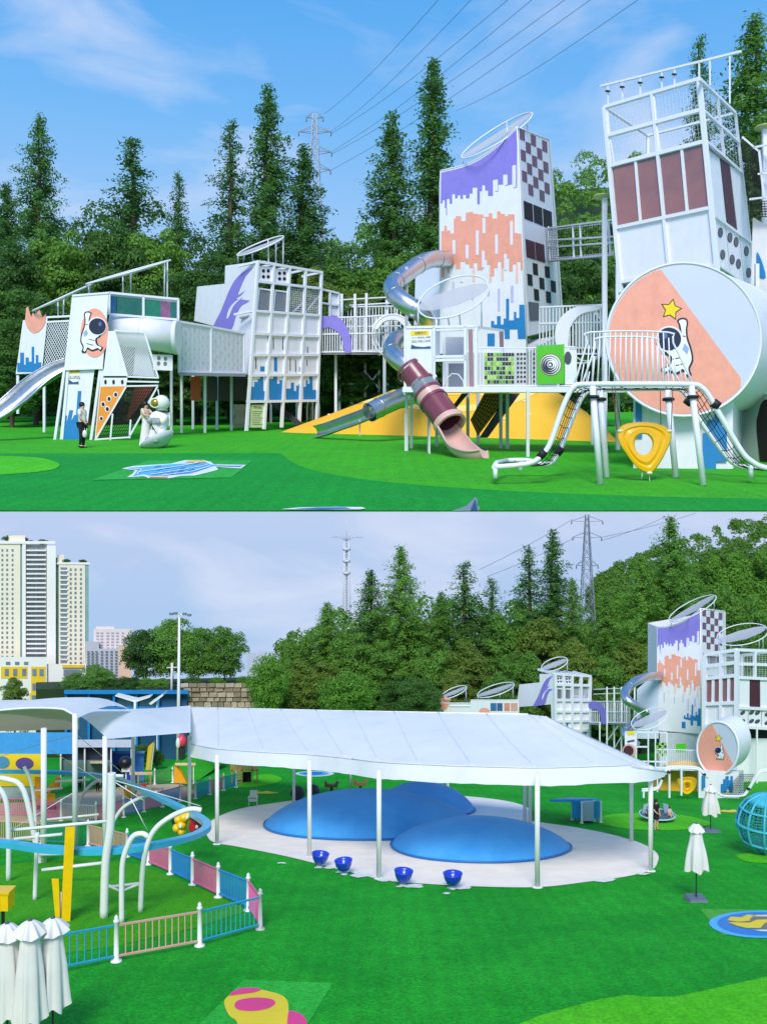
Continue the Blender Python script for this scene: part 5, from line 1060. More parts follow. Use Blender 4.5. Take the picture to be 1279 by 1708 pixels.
# ---------------------------------------------------------------- climbing arch with nets, swing
d1 = 178.5; d2 = 195.0
TK = thing('climbing_arch', 'white tube climbing arch with black rope nets in the right foreground', 'climbing frame', gu(1000, 808))
path = smooth2([(824, 779), (862, 776), (888, 771), (905, 758), (918, 738), (934, 692), (946, 662), (956, 646), (972, 641), (1060, 640.5), (1150, 641), (1168, 645), (1182, 660), (1204, 698), (1236, 752), (1254, 770), (1276, 780), (1330, 786)], 4)
path2 = smooth2([(846, 768), (880, 768), (904, 774), (920, 771), (934, 750), (948, 714), (962, 680), (974, 658), (992, 650), (1060, 648), (1120, 648), (1136, 650), (1148, 664), (1164, 696), (1190, 733), (1212, 762), (1232, 777), (1262, 780), (1330, 782)], 4)
A = [at(x, y, d1) for x, y in path]; B = [at(x, y, d2) for x, y in path2]
for P in (A, B):
    mb = MB(); mb.tube(P, 4.6*ps(d1), 10); mb.build('arch_tube', wsteel(), TK)
mb = MB()
def lp(P, t): i = min(int(t), len(P)-2); return lerp(P[i], P[i+1], t-i)
n = min(len(path), len(path2)); A = [lp(A, i*(len(path)-1)/79) for i in range(80)]; B = [lp(B, i*(len(path2)-1)/79) for i in range(80)]; n = 80
for i in range(0, n, 2):
    t = i
    if t > n-1: break
    a = lp(A, t); b = lp(B, t); m_ = (a+b)/2-V((0, 0, 1.6*ps(d1)*3)); mb.tube([a, m_, b], 0.7*ps(d1), 4)
for j in range(1, 6):
    f_ = j/6; mb.tube([lerp(A[i], B[i], f_)-V((0, 0, 4.5*ps(d1)*math.sin(f_*math.pi))) for i in range(n)], 0.7*ps(d1), 4)
mb.build('rope_net', NETM, TK)
for x, yt, yb, xb in ((988, 644, 808, 1001), (1153, 644, 810, 1173), (1000, 650, 797, 1012), (1113, 650, 797, 1127)):
    d = du(yb); mb = MB(); mb.tube([at(xb, yb, d), at(x, yt, d1 if yb > 800 else d2)], 5.4*ps(d), 10); mb.build('leg', wsteel(), TK)
    mb = MB(); p = lerp(at(x, yt, d1 if yb > 800 else d2), at(xb, yb, d), 0.11); mb.lathe(p, [(6*ps(d), -3*ps(d)), (10*ps(d), -2*ps(d)), (10*ps(d), 2*ps(d)), (6*ps(d), 3*ps(d))], 14); mb.build('rubber_clamp', black(), TK)
for x, y in ((903, 757), (1193, 674), (932, 752), (1148, 668)):
    mb = MB(); d = d1 if y in (757, 674) else d2; mb.tube([at(x-4, y-3, d), at(x+5, y+4, d)], 8*ps(d), 12); mb.build('rubber_clamp', black(), TK)
mb = MB(); d = du(797); mb.tube([at(826, 798, d1), at(826, 779, d1)], 4*ps(d1), 8); mb.build('leg', wsteel(), TK)
mb = MB(); mb.tube([at(868, 786, d2), at(868, 769, d2)], 3.6*ps(d2), 8); mb.build('leg', wsteel(), TK)
mb = MB(); mb.tube([at(1252, 798, d1+4), at(1252, 770, d1+4)], 4.6*ps(d1), 8); mb.build('leg', wsteel(), TK)
mb = MB(); mb.tube([at(824, 779, d1), at(828, 772, (d1+d2)/2), at(846, 768, d2)], 4.4*ps(d1), 8); mb.build('arch_tube', wsteel(), TK)
for dd, top, feet, step in ((d1, [(984, 554), (1114, 554)], [(958, 640), (1156, 640)], 9.4), (d2, [(998, 563), (1090, 563)], [(968, 648), (1140, 648)], 9.2)):
    fk = Face(900, dd, 1200, dd); mb = MB(); fk.rod(mb, smooth2([feet[0], lerp2 := (lerp(feet[0][0], top[0][0], .8), lerp(feet[0][1], top[0][1], .8)), top[0], top[1], (lerp(feet[1][0], top[1][0], .8), lerp(feet[1][1], top[1][1], .8)), feet[1]], 3), 3.4); mb.build('guard_rail', wsteel(), TK)
    mb = MB(); x = feet[0][0]+10
    while x < feet[1][0]-6:
        y = top[0][1] if top[0][0] <= x <= top[1][0] else (lerp(feet[0][1], top[0][1], (x-feet[0][0])/(top[0][0]-feet[0][0])) if x < top[0][0] else lerp(top[1][1], feet[1][1], (x-top[1][0])/(feet[1][0]-top[1][0])))
        fk.rod(mb, [(x, feet[0][1]), (x+(1060-x)*0.06, y)], 2.2); x += step
    mb.build('guard_bars', wsteel(), TK)
d3 = 186.0; fS = Face(1000, d3, 1150, d3)
TSw = thing('basket_swing', 'yellow moulded disc swing with a hole hanging under the climbing arch', 'swing', at(1076, 790, d3))
out_ = smooth2([(1029, 724), (1036, 710), (1060, 704), (1090, 705), (1112, 713), (1120, 724), (1116, 742), (1102, 770), (1088, 788), (1076, 788), (1060, 778), (1042, 754), (1032, 738)], 4, True)
hole = [(1073+14*math.cos(a), 741+17*math.sin(a)) for a in [2*math.pi*k/len(out_) for k in range(len(out_))]]
st = math.atan2(out_[0][1]-741, out_[0][0]-1073); 
hole = []; 
for x, y in out_: a = math.atan2((y-741), (x-1073)); hole.append((1073+14.5*math.cos(a), 741+17.5*math.sin(a)))
mb = MB(); SY = mat('swing_yellow', '#F7B90C', 0.4, coat=0.3, var=0.05)
m_ = len(out_); rings = []
for f_, z_ in ((0.0, 1), (0.06, 5), (0.3, 6.5), (0.42, 4.5), (0.6, 7), (0.9, 6.5), (1.0, 2), (1.0, -4), (0.9, -6), (0.06, -5), (0.0, -2), (0.0, 1)):
    rings.append([fS.on(lerp(o_[0], h_[0], f_), lerp(o_[1], h_[1], f_), z_) for o_, h_ in zip(out_, hole)])
for a, b_ in zip(rings[:-1], rings[1:]): mb.add(a+b_, [(k, (k+1) % m_, m_+(k+1) % m_, m_+k) for k in range(m_)], True)
mb.build('seat', SY, TSw)
for (x0, y0, x1, y1) in ((1021, 645, 1028, 716), (1025, 645, 1036, 716), (1101, 652, 1102, 712), (1122, 645, 1119, 718)):
    mb = MB(); fS.rod(mb, [(x0, y0), (x1, y1)], 1.4, n=6); mb.build('chain', mat('rust_chain', '#6B4A3C', 0.6), TSw)
for x, y in ((1034, 719), (1116, 719), (1083, 789)): mb = MB(); mb.ell(fS.on(x, y, 3), 5*ps(d3), 5*ps(d3), 3*ps(d3)); mb.build('cream_cap', mat('cream_plastic', '#EFE6CE', 0.4), TSw)
mb = MB(); fS.rod(mb, [(1083, 789), (1083, 808)], 1.4); fS.rod(mb, [(1071, 786), (1070, 799)], 1.2); mb.build('ground_chain', wsteel(), TSw)

# ================================================================== LOWER LAWN: canopy, domes, bowls
FAB = mat('canopy_fabric', '#F6F5F6', 0.75, var=0.03, nscale=0.4, trans=0.26, bump=0.15, bscale=0.9, streak=0.5)
TCa = thing('canopy', 'large white fabric canopy on slim poles over the blue domes', 'canopy', gl(632, 1465))
HE = 3.85; HV = 4.45; HR = 6.4
eave = [(318, 1262), (362, 1272), (440, 1279), (516, 1284), (575, 1291), (632, 1299), (700, 1304), (790, 1308), (896, 1311), (1000, 1308), (1085, 1303), (1112, 1292)]
ev = [gl(x, y, HE) for x, y in smooth2(eave, 5)]; nE = len(ev)
ridge0 = gl(316, 1180, HR); ridge1 = gl(880, 1192, HR)
def vt(u): return min(1.0, 0.12+(1.0-u)*6.5)
def ridge_at(u): return lerp(ridge0, ridge1, min(1, u/0.80)) if u < 0.80 else lerp(ridge1, ridge1+V((0.8, -0.3, -0.02)), (u-0.80)/0.20)
def front(u, v):
    e_ = ev[min(nE-1, round(u*(nE-1)))]; top = e_+V((0, 0.35*vt(u), (HV-HE)*vt(u))); r_ = ridge_at(u)
    p = lerp(r_, top, v); sag = math.sin(v*math.pi)*0.10*(0.55+0.45*math.cos(u*math.pi*22)); return p-V((0, 0, sag))+V((0, 0, 0.015*math.sin(u*190+v*23)))
mb = MB(); mb.grid(front, nE-1, 14); mb.build('front_slope', FAB, TCa)
def valance(u, v):
    e_ = ev[min(nE-1, round(u*(nE-1)))]; top = e_+V((0, 0.35*vt(u), (HV-HE)*vt(u))); w = 0.03*math.sin(u*150)+0.02*math.sin(u*61+2)
    return lerp(top, e_+V((0, w, 0.012*math.sin(u*40))), v)+V((0, w*0.5*v, 0))
mb = MB(); mb.grid(valance, nE-1, 4); mb.build('valance', FAB, TCa)
SEAM = mat('seam_thread', '#DCDDE4', 0.8)
for k in range(1, 11):
    mb = MB(); mb.tube([front(k/11, v)+V((0, -0.01, 0.012)) for v in np.linspace(0, 1, 14)], 0.028, 5); mb.build('seam', SEAM, TCa)
mb = MB(); mb.tube([valance(u, 0)+V((0, -0.02, 0.01)) for u in np.linspace(0, 1, 60)], 0.03, 5); mb.build('hem_seam', SEAM, TCa)
bk = [gl(318, 1262, HE)+V((1.5, 13, -2.6)), gl(1053, 1405)+V((2.2, 8, 0))]
back_l = V((ridge0.x+1.2, ridge0.y+11, 0)); back_l.z = zl(back_l.y)+HE; back_r = V((ev[-1].x+0.4, ev[-1].y+9.5, 0)); back_r.z = zl(back_r.y)+HE
def backs(u, v): 
    b_ = lerp(back_l, back_r, u); p = lerp(ridge_at(u), b_, v); return p-V((0, 0, 0.2*math.sin(v*math.pi)))
mb = MB(); mb.grid(backs, 24, 8); mb.build('rear_slope', FAB, TCa)
mb = MB(); mb.grid(lambda u, v: lerp(lerp(ev[0]+V((0, .35, HV-HE)), back_l, u), ridge0, v), 6, 6); mb.build('end_panel', FAB, TCa); mb = MB(); mb.grid(lambda u, v: lerp(lerp(ev[-1]+V((0, .04, .07)), back_r, u), ridge_at(1.0), v), 6, 6); mb.build('end_panel', FAB, TCa)
mb = MB(); mb.grid(lambda u, v: lerp(lerp(ev[0], gl(362, 1272, HE), u), lerp(ridge0+V((0.02, -0.05, 0)), ridge0+V((0.05, -0.05, 0)), u)+V((0, 0, 0)), v)+V((0, -0.10, 0.0)), 6, 8); mb.build('end_flap', FAB, TCa)
POLE = mat('pole_white', '#E9E8E4', 0.4, var=0.03)
for x, yb, yt in ((362, 1409, 1272), (516, 1430, 1284), (632, 1466, 1299), (896, 1481, 1311), (1085, 1454, 1303)):
    d = dl(yb); p = gl(x, yb); mb = MB(); mb.tube([p, V((p.x, p.y, zl(p.y)+HV-0.05))], 0.10, 10); mb.build('pole', POLE, TCa)
    mb = MB(); mb.lathe(p, [(0.2, 0), (0.2, 0.03), (0.11, 0.05)], 12); mb.build('foot_plate', POLE, TCa)
for x, yb, h in ((490, 1341, 5.0), (585, 1318, 4.4), (747, 1330, 4.8), (875, 1373, 4.9), (884, 1377, 4.9), (1053, 1405, 4.2)):
    p = gl(x, yb); mb = MB(); mb.tube([p, p+V((0, 0, h))], 0.10, 8); mb.build('pole', POLE, TCa)
mb = MB(); mb.tube([ridge0, lerp(ridge0, ridge1, 0.5)-V((0, 0, 0.03)), ridge1], 0.05, 6); mb.build('ridge_tube', POLE, TCa)

DOME = mat('dome_vinyl', '#2C90DA', 0.55, col2='#4AA6E8', nscale=0.5, coat=0.0, bump=0.06, bscale=1.6, streak=0.5)
def dome(label, cx, cy, rx, ry, h, rz=0.0, sharp=0.75):
    c = gl(cx, cy); mb = MB(); n = 48; rings = 14
    def fn(u, v):
        a = 2*math.pi*u; r_ = v; x = math.cos(a)*rx*r_*(1+0.03*math.sin(3*a+1)); y = math.sin(a)*ry*r_; xx = x*math.cos(rz)-y*math.sin(rz); yy = x*math.sin(rz)+y*math.cos(rz)
        z = h*(max(0, 1-r_**2.1))**sharp; return V((c.x+xx, c.y+yy, zl(c.y+yy)+0.03+z))
    mb.grid(fn, n, rings); o = tag(mb.build('bouncing_dome', DOME), label, 'bouncing dome', 'blue bouncing domes'); BASE[o.name] = V(o.location)
    mb = MB(); mb.tube([fn(k/60, 0.995)+V((0, 0, 0.01)) for k in range(60)], 0.05, 6, True); mb.build('edge_hem', mat('dome_hem', '#1B6FB4', 0.5), o)
    return o
dome('largest blue bouncing dome under the left of the canopy', 612, 1376, 5.95, 5.6, 1.95)
dome('blue bouncing dome in front, under the right of the canopy', 798, 1413, 4.35, 4.3, 1.4)
dome('small blue bouncing dome at the back between the other two', 704, 1352, 3.25, 4.2, 1.75)
BOWL = mat('bowl_blue', '#1D3FC0', 0.3, coat=0.3, var=0.05)
for i, (x, y) in enumerate(((533, 1447), (574, 1459), (672, 1478), (755, 1483))):
    p = gl(x, y); t_ = thing('spinner_bowl', ['leftmost blue spinner bowl at the edge of the pale surface', 'second blue spinner bowl from the left at the pale edge', 'third blue spinner bowl from the left, below the front pole', 'rightmost blue spinner bowl at the edge of the pale surface'][i], 'spinner bowl', p, 'blue spinner bowls')
    mb = MB(); mb.lathe(p+V((0, 0, 0.14)), [(0.12, 0), (0.24, 0.08), (0.33, 0.25), (0.36, 0.40), (0.38, 0.45), (0.35, 0.45), (0.31, 0.36), (0.26, 0.22), (0.10, 0.14)], 20, Matrix.Rotation(R((6, -5, 4, 0)[i]), 3, 'Y')); mb.build('bowl', BOWL, t_)
    mb = MB(); mb.lathe(p, [(0.16, 0), (0.14, 0.05), (0.05, 0.08), (0.05, 0.2)], 12); mb.build('foot', mat('foot_grey', '#B8BEC2', 0.5), t_)

# ---------------------------------------------------------------- fences
FBL = paint('#2F86D2', 'fence_blue'); FPK = paint('#E06AA0', 'fence_pink'); FSA = paint('#E2A79A', 'fence_salmon'); FTE = paint('#2FA0C8', 'fence_teal')
def fence(label, posts, cols, step=0.14, near=False, closed=False):
    t_ = thing('fence', label, 'fence', gl(*posts[0]), 'coloured fences on the lawn')
    pts = [gl(x, y) for x, y in posts]
    pm = MB(); pm.lathe((0, 0, 0), [(0.16, 0), (0.16, 0.04), (0.07, 0.08), (0.065, 1.10), (0.085, 1.12), (0.085, 1.16), (0.05, 1.19), (0.06, 1.24), (0.02, 1.30)], 12)
    me = None
    for p in pts:
        if me is None:
            o = MB(); o.v = [v+p for v in pm.v]; o.f = pm.f; o.s = pm.s; ob = o.build('post', POLE, t_); me = ob.data; p00 = p
        else:
            c = bpy.data.objects.new('post', me); COL.objects.link(c); c.parent = t_; c.location = p-p00; BASE[c.name] = BASE[t_.name]
    for a, b, m in zip(pts[:-1], pts[1:], cols):
        if m is None: continue
        u = (b-a).normalized(); a2 = a+u*0.07; b2 = b-u*0.07
        for h in (0.16, 1.02):
            mb = MB(); mb.beam(a2+V((0, 0, h)), b2+V((0, 0, h)), 0.05); mb.build('rail', m, t_)
        n = max(3, int((b2-a2).length/step)); mb = MB(); bw = 0.028 if near else 0.03
        for i in range(1, n):
            p = lerp(a2, b2, i/n)
            if near:
                q = MB(); q.beam(p+V((0, 0, 0.17)), p+V((0, 0, 1.01)), bw); q.build('bar', m, t_)
            else: mb.beam(p+V((0, 0, 0.17)), p+V((0, 0, 1.01)), bw)
        if not near: mb.build('bars', m, t_)
    return t_
fence('blue and salmon barred fence nearest the camera with white posts', [(60, 1632), (194, 1605), (333, 1579), (434, 1551)], [FTE, FSA, FTE], 0.19, True)
fence('pink and blue fence running back from the near corner post', [(434, 1551), (414, 1520), (364, 1498), (321, 1477), (284, 1459), (247, 1443), (212, 1430), (147, 1412), (70, 1408), (-30, 1402)][0:10], [FPK, FBL, FPK, FBL, FPK, FBL, FSA, paint('#2C8F84', 'fence_green'), FSA], 0.12)
fence('far blue and pink fence along the sand play yard', [(160, 1375), (206, 1364), (240, 1355), (271, 1347), (300, 1338), (326, 1333), (350, 1326), (373, 1319), (394, 1314)], [FPK, FBL, FPK, FBL, FPK, FBL, FPK, FBL], 0.13)
fence('pink fence behind the cyan rail at the left edge', [(-40, 1360), (58, 1362), (102, 1370), (160, 1375)], [FPK, FPK, paint('#9FA5B8', 'fence_grey')], 0.15)
fence('grey barred fence below the small grass slope', [(224, 1311), (258, 1309), (288, 1306)], [paint('#8B9096', 'fence_grey2'), paint('#6D7A70', 'fence_grey3')], 0.2)

# ---------------------------------------------------------------- cyan rail ride
HT = 2.2; trk = smooth2([(-60, 1402), (20, 1409), (70, 1416), (150, 1420), (220, 1416), (280, 1406), (325, 1394), (345, 1381), (338, 1368), (305, 1350), (255, 1326), (205, 1303), (165, 1294), (120, 1290), (60, 1288), (-10, 1288), (-70, 1292)], 6)
TRK = thing('rail_ride', 'cyan overhead rail loop on white arched supports behind the near fence', 'rail ride', gl(172, 1532))
CY_ = mat('track_cyan', '#3FB4D6', 0.35, coat=0.2, var=0.05)
P = [gl(x, y, HT) for x, y in trk]; mb = MB(); n = len(P); off = []
for i in range(n):
    t = (P[min(i+1, n-1)]-P[max(i-1, 0)]).normalized(); off.append(t.cross(V((0, 0, 1))).normalized())
prof = [(-0.16, -0.10), (0.16, -0.10), (0.16, 0.10), (-0.16, 0.10)]
vs = [P[i]+off[i]*a+V((0, 0, b)) for i in range(n) for a, b in prof]
mb.add(vs, [(4*i+k, 4*i+(k+1) % 4, 4*(i+1)+(k+1) % 4, 4*(i+1)+k) for i in range(n-1) for k in range(4)]+[(3, 2, 1, 0), (4*n-4, 4*n-3, 4*n-2, 4*n-1)]); mb.build('rail', CY_, TRK)
def support(pts, r_=0.085, name='support_arch'):
    mb = MB(); mb.tube(catmull(pts, 5), r_, 8); mb.build(name, POLE, TRK)
def gh(x, y, h): return gl(x, y, h)
# supports: foot pixel, then points (px, py at the distance of the foot)
def sup(foot, pts, r_=0.085, dd=None):
    d = dl(foot[1]); P_ = [gl(*foot)]
    for k, q in enumerate(pts): P_.append(at(q[0], q[1], d+(q[2] if len(q) > 2 else 0)))
    support(P_, r_)
sup((203, 1540), [(203, 1470), (206, 1432), (220, 1398), (236, 1391), (247, 1396)], 0.09)
sup((234, 1522), [(238, 1450), (247, 1406), (262, 1380), (290, 1360), (318, 1350), (336, 1352)], 0.09)
sup((173, 1532), [(176, 1440), (184, 1380), (186, 1310), (186, 1290)], 0.14)
sup((186, 1380), [(190, 1370), (205, 1348), (232, 1332), (262, 1322)], 0.10)
sup((58, 1502), [(60, 1440), (62, 1390)], 0.08); sup((68, 1440), [(62, 1420), (40, 1320), (10, 1300), (-20, 1300)], 0.12); sup((14, 1470), [(14, 1380), (8, 1330), (-12, 1305)], 0.1)
sup((130, 1350), [(132, 1338), (142, 1320), (160, 1304), (186, 1296)], 0.10); sup((60, 1380), [(56, 1330), (50, 1300), (40, 1279)], 0.10)
for a, b_ in (((180, 1480), (232, 1474)), ((178, 1476), (202, 1488)), ((202, 1488), (234, 1474))):
    mb = MB(); d = 31.5; mb.tube([at(*a, d), at(*b_, d)], 0.05, 6); mb.build('cross_tube', POLE, TRK)
for a, b_, d in (((12, 1386), (182, 1370), 36), ((70, 1452), (172, 1440), 35), ((24, 1400), (104, 1392), 38), ((66, 1426), (130, 1424), 39), ((75, 1368), (165, 1359), 50), ((52, 1320), (104, 1315), 56), ((92, 1304), (150, 1301), 56), ((186, 1294), (206, 1295), 36)):
    mb = MB(); mb.tube([at(*a, d), at(*b_, d)], 0.07, 6); mb.build('cross_tube', POLE, TRK)
for (a, b_, d) in (((246, 1386), (218, 1332), 33), ((240, 1336), (190, 1304), 34), ((20, 1384), (130, 1318), 44), ((185, 1300), (335, 1345), 36), ((85, 1252), (230, 1342), 50), ((128, 1226), (205, 1290), 52), ((0, 1262), (73, 1240), 52), ((73, 1240), (125, 1226), 52)):
    mb = MB(); mb.tube([at(*a, d), at(*b_, d)], 0.018, 5); mb.build('stay_cable', POLE, TRK)
# rail car
c = gl(320, 1378, HT-0.55)
TCr = thing('ride_car', 'yellow and red ride car hanging at the right end of the cyan rail', 'ride car', c)
YC = mat('car_yellow', '#F4C40E', 0.35, coat=0.3); RC = mat('car_red', '#B7202C', 0.35, coat=0.3)
mb = MB()
for dx, dz, r_ in ((-0.42, 0.1, .24), (-0.55, 0.32, .2), (-0.3, 0.42, .24), (-0.12, 0.5, .2), (-0.62, -0.05, .2), (-0.42, -0.2, .18)): mb.ell(c+V((dx, -0.1, dz)), r_, r_*1.3, r_, 12, 7)
mb.build('yellow_body', YC, TCr)
mb = MB(); q = [(0.0, -0.25), (0.62, -0.22), (0.72, 0.05), (0.5, 0.18), (0.35, 0.40), (0.02, 0.42), (-0.08, 0.1)]; mb.prism([c+V((x, -0.38, z)) for x, z in q], V((0, 0.75, 0))); mb.build('red_body', RC, TCr)
mb = MB(); mb.ell(c+V((-0.66, 0.2, 0.2)), .28, .3, .36, 12, 7); mb.build('dark_shell', mat('car_dark', '#16313A', 0.4), TCr)
for dx in (0.12, 0.55):
    mb = MB(); mb.lathe(c+V((dx, -0.38, -0.2)), [(0.12, 0), (0.12, 0.1)], 12, Matrix.Rotation(R(90), 3, 'X')); mb.build('wheel', black(), TCr)
for dx, dz in ((-0.4, 0.12), (-0.12, 0.5), (0.3, 0.1)): mb = MB(); mb.ell(c+V((dx, -0.42, dz)), .07, .05, .09, 8, 5); mb.build('print_eye', POLE, TCr)
mb = MB(); mb.tube([c+V((0, 0, 0.3)), c+V((0.1, 0, 0.6))], 0.05, 6); mb.build('hanger', black(), TCr)
# yellow pillars inside the loop
t_ = thing('yellow_pillar', 'tall yellow pillar with a short arm inside the rail loop', 'pillar', gl(112, 1538))
d = dl(1538); mb = MB(); mb.hexa([at(101, 1540, d), at(117, 1540, d), at(117, 1538, d+0.5), at(101, 1538, d+0.5)], [at(109, 1380, d), at(125, 1379, d), at(125, 1379, d+0.5), at(109, 1380, d+0.5)]); mb.build('pillar', YC, t_)
mb = MB(); mb.hexa([at(92, 1530, d-.1), at(100, 1530, d-.1), at(100, 1530, d+.3), at(92, 1530, d+.3)], [at(86, 1466, d-.1), at(98, 1466, d-.1), at(98, 1466, d+.3), at(86, 1466, d+.3)]); mb.build('arm', YC, t_)
mb = MB(); mb.hexa([at(95, 1540, d), at(102, 1540, d), at(102, 1540, d+.3), at(95, 1540, d+.3)], [at(96, 1488, d), at(104, 1488, d), at(104, 1488, d+.3), at(96, 1488, d+.3)]); mb.build('grey_web', mat('web_cream', '#D8D2C0', 0.6), t_)
t_ = thing('yellow_box', 'yellow equipment box on a stand cut by the left edge', 'equipment box', gl(4, 1560))
d = dl(1560); mb = MB(); mb.box(at(4, 1500, d), 0.55, 0.5, 0.55); mb.build('box', YC, t_); mb = MB(); mb.beam(at(5, 1516, d), at(5, 1560, d), 0.08); mb.build('stand', black(), t_); mb = MB(); mb.box(at(4, 1485.5, d), 0.62, 0.56, 0.06); mb.build('lid', YC, t_)

# ---------------------------------------------------------------- parasols
PAR = mat('parasol_cloth', '#EDE7E2', 0.8, var=0.04, nscale=2, trans=0.12)
def parasol(label, foot, top, clo_b, hw, square=True, group='closed cream parasols'):
    p = gl(*foot); d = p.y; k = ps(d); H_ = (foot[1]-top)*k; hb = (foot[1]-clo_b)*k; w = hw*k
    cq = 0.76 if hw == 26 else 0.58
    t_ = thing('closed_parasol', label, 'parasol', p, group)
    mb = MB(); mb.tube([p, p+V((0, 0, H_))], 0.028, 8); mb.build('pole', mat('pole_dark', '#4A4F52', 0.4), t_)
    mb = MB(); n = 48; m_ = 14
    def fn(u, v):
        a = 2*math.pi*u; z = lerp(H_-0.03, hb, v); prof = [0.12, 0.55, 0.66, 0.74, 0.82, 0.86, 0.90, 0.95, 1.0] if hw == 26 else [0.25, 0.50, 0.56, 0.66, 0.78, 0.88, 0.94, 0.98, 1.0]; r_ = w*float(np.interp(v, np.linspace(0, 1, 9), prof))
        f_ = 1+0.15*v*math.cos(8*a+foot[0])+0.09*v*math.cos(5*a+foot[0]*2)+0.06*v*math.cos(13*a+1.5); zz = z+(0.07*math.cos(5*a+foot[0]) if v > 0.97 else 0); return p+V((math.cos(a)*r_*f_, math.sin(a)*r_*f_, zz))
    mb.grid(fn, n, m_); mb.build('cloth', PAR, t_)
    mb = MB(); ch = 0.30 if hw == 26 else 0.34*w/0.45
    def capf(u, v):
        a = 2*math.pi*u; r_ = w*lerp(0.10, cq*1.25, v**0.75)*(1+0.16*v*math.cos(8*a+foot[0])+0.08*v*math.cos(3*a+foot[0]*1.7)); return p+V((math.cos(a)*r_, math.sin(a)*r_, H_+0.02-ch*v**1.25+0.04*v*math.cos(8*a+foot[0])))
    mb.grid(capf, 48, 6); mb.build('top_skirt', PAR, t_)
    mb = MB(); mb.lathe(p+V((0, 0, H_)), [(0.05, 0), (0.05, 0.03), (0.02, 0.06)], 10); mb.build('finial', mat('pole_dark', '#4A4F52', 0.4), t_)
    if square:
        mb = MB(); mb.hexa([p+V((x*0.36, y*0.36, 0)) for x, y in ((-1, -1), (1, -1), (1, 1), (-1, 1))], [p+V((x*0.30, y*0.30, 0.14)) for x, y in ((-1, -1), (1, -1), (1, 1), (-1, 1))]); mb.build('base', mat('base_slate', '#5F6B78', 0.6), t_)
    else:
        mb = MB(); mb.lathe(p, [(0.55, 0), (0.55, 0.06), (0.2, 0.12), (0.05, 0.16)], 20); mb.build('base', mat('base_slate', '#5F6B78', 0.6), t_)
    return t_
parasol('closed cream parasol on a square grey base right of the canopy', (1161, 1503), 1375, 1450, 17)
parasol('closed cream parasol on a round base in front of the far drum', (1185, 1388), 1310, 1357, 13.5, False)
for i, (x, y, tp, cb) in enumerate(((12, 1745, 1542, 1694), (50, 1748, 1537, 1700), (88, 1736, 1533, 1678))):
    parasol(['leftmost closed parasol of the near bunch at the left edge', 'middle closed parasol of the near bunch at the left edge', 'rightmost closed parasol of the near bunch at the left edge'][i], (x, y), tp, cb, 26, True, 'bunch of closed parasols at the lower left')
# ---------------------------------------------------------------- blue topped table unit, rope globe, merry-go-round, chair
p = gl(975, 1373); t_ = thing('water_table', 'blue topped play table with a grey cabinet on white legs', 'play table', p)
d = p.y; G_ = mat('table_blue', '#2C9AD6', 0.4); k = ps(d)
mb = MB(); mb.hexa([at(917, 1338, d-.2), at(960, 1338, d-.2), at(1000, 1336, d+2.5), at(950, 1334, d+2.5)], [at(917, 1334, d-.2), at(960, 1334, d-.2), at(1000, 1332, d+2.5), at(950, 1330, d+2.5)]); mb.build('top', G_, t_)
mb = MB(); mb.hexa([at(970, 1370, d-.2), at(990, 1370, d-.2), at(990, 1368, d+.8), at(970, 1368, d+.8)], [at(970, 1338, d-.2), at(990, 1338, d-.2), at(990, 1336, d+.8), at(970, 1336, d+.8)]); mb.build('cabinet', mat('cabinet_grey', '#B9C2CE', 0.4), t_)
for x0, x1 in ((954, 969), (991, 1000)):
    mb = MB(); mb.hexa([at(x0, 1366, d), at(x1, 1366, d), at(x1, 1366, d+.1), at(x0, 1366, d+.1)], [at(x0, 1337, d), at(x1, 1337, d), at(x1, 1337, d+.1), at(x0, 1337, d+.1)]); mb.build('side_panel', G_, t_)
for x, y in ((954, 1369), (970, 1374), (991, 1371), (1002, 1373)):
    q = gl(x, y); mb = MB(); mb.lathe(q, [(0.12, 0), (0.10, 0.06), (0.06, 0.1), (0.06, 1.15), (0.08, 1.2), (0.02, 1.26)], 10); mb.build('leg', POLE, t_)
c0 = gl(1281, 1424); rG = 50*ps(c0.y); c = c0+V((0, 0, rG*0.98)); t_ = thing('rope_globe', 'cyan framed rope net globe cut by the right edge', 'climbing globe', c0)
GC = mat('globe_cyan', '#45B4C6', 0.4)
mb = MB()
for k in range(6):
    a = math.pi*k/6; mb.tube([c+V((math.cos(a)*math.sin(t)*rG, math.sin(a)*math.sin(t)*rG, math.cos(t)*rG)) for t in [2*math.pi*j/36 for j in range(36)]], 0.055, 6, True)
for z in (-0.55, 0, 0.5):
    r_ = math.sqrt(1-z*z); mb.tube([c+V((math.cos(t)*r_*rG, math.sin(t)*r_*rG, z*rG)) for t in [2*math.pi*j/36 for j in range(36)]], 0.06, 6, True)
mb.build('frame', GC, t_)
mb = MB()
for k in range(40):
    a = 2*math.pi*k/40; mb.tube([c+V((math.cos(a)*math.sin(t)*rG*.97, math.sin(a)*math.sin(t)*rG*.97, math.cos(t)*rG*.97)) for t in np.linspace(0.12, 2.9, 14)], 0.018, 4)
for z in np.linspace(-0.92, 0.92, 22):
    r_ = math.sqrt(1-z*z); mb.tube([c+V((math.cos(t)*r_*rG*.97, math.sin(t)*r_*rG*.97, z*rG*.97)) for t in [2*math.pi*j/30 for j in range(30)]], 0.018, 4, True)
mb.build('rope_net', mat('rope_teal', '#2F8C9E', 0.7), t_)
mb = MB(); mb.lathe(c+V((0, 0, rG*0.72)), [(rG*0.72, -0.02), (rG*0.52, rG*0.14), (rG*0.2, rG*0.26), (0.05, rG*0.285)], 20); mb.build('cap', GC, t_)
p = gl(1096, 1370); t_ = thing('merry_go_round', 'low round merry-go-round with a pale blue rim and seat backs', 'merry-go-round', p)
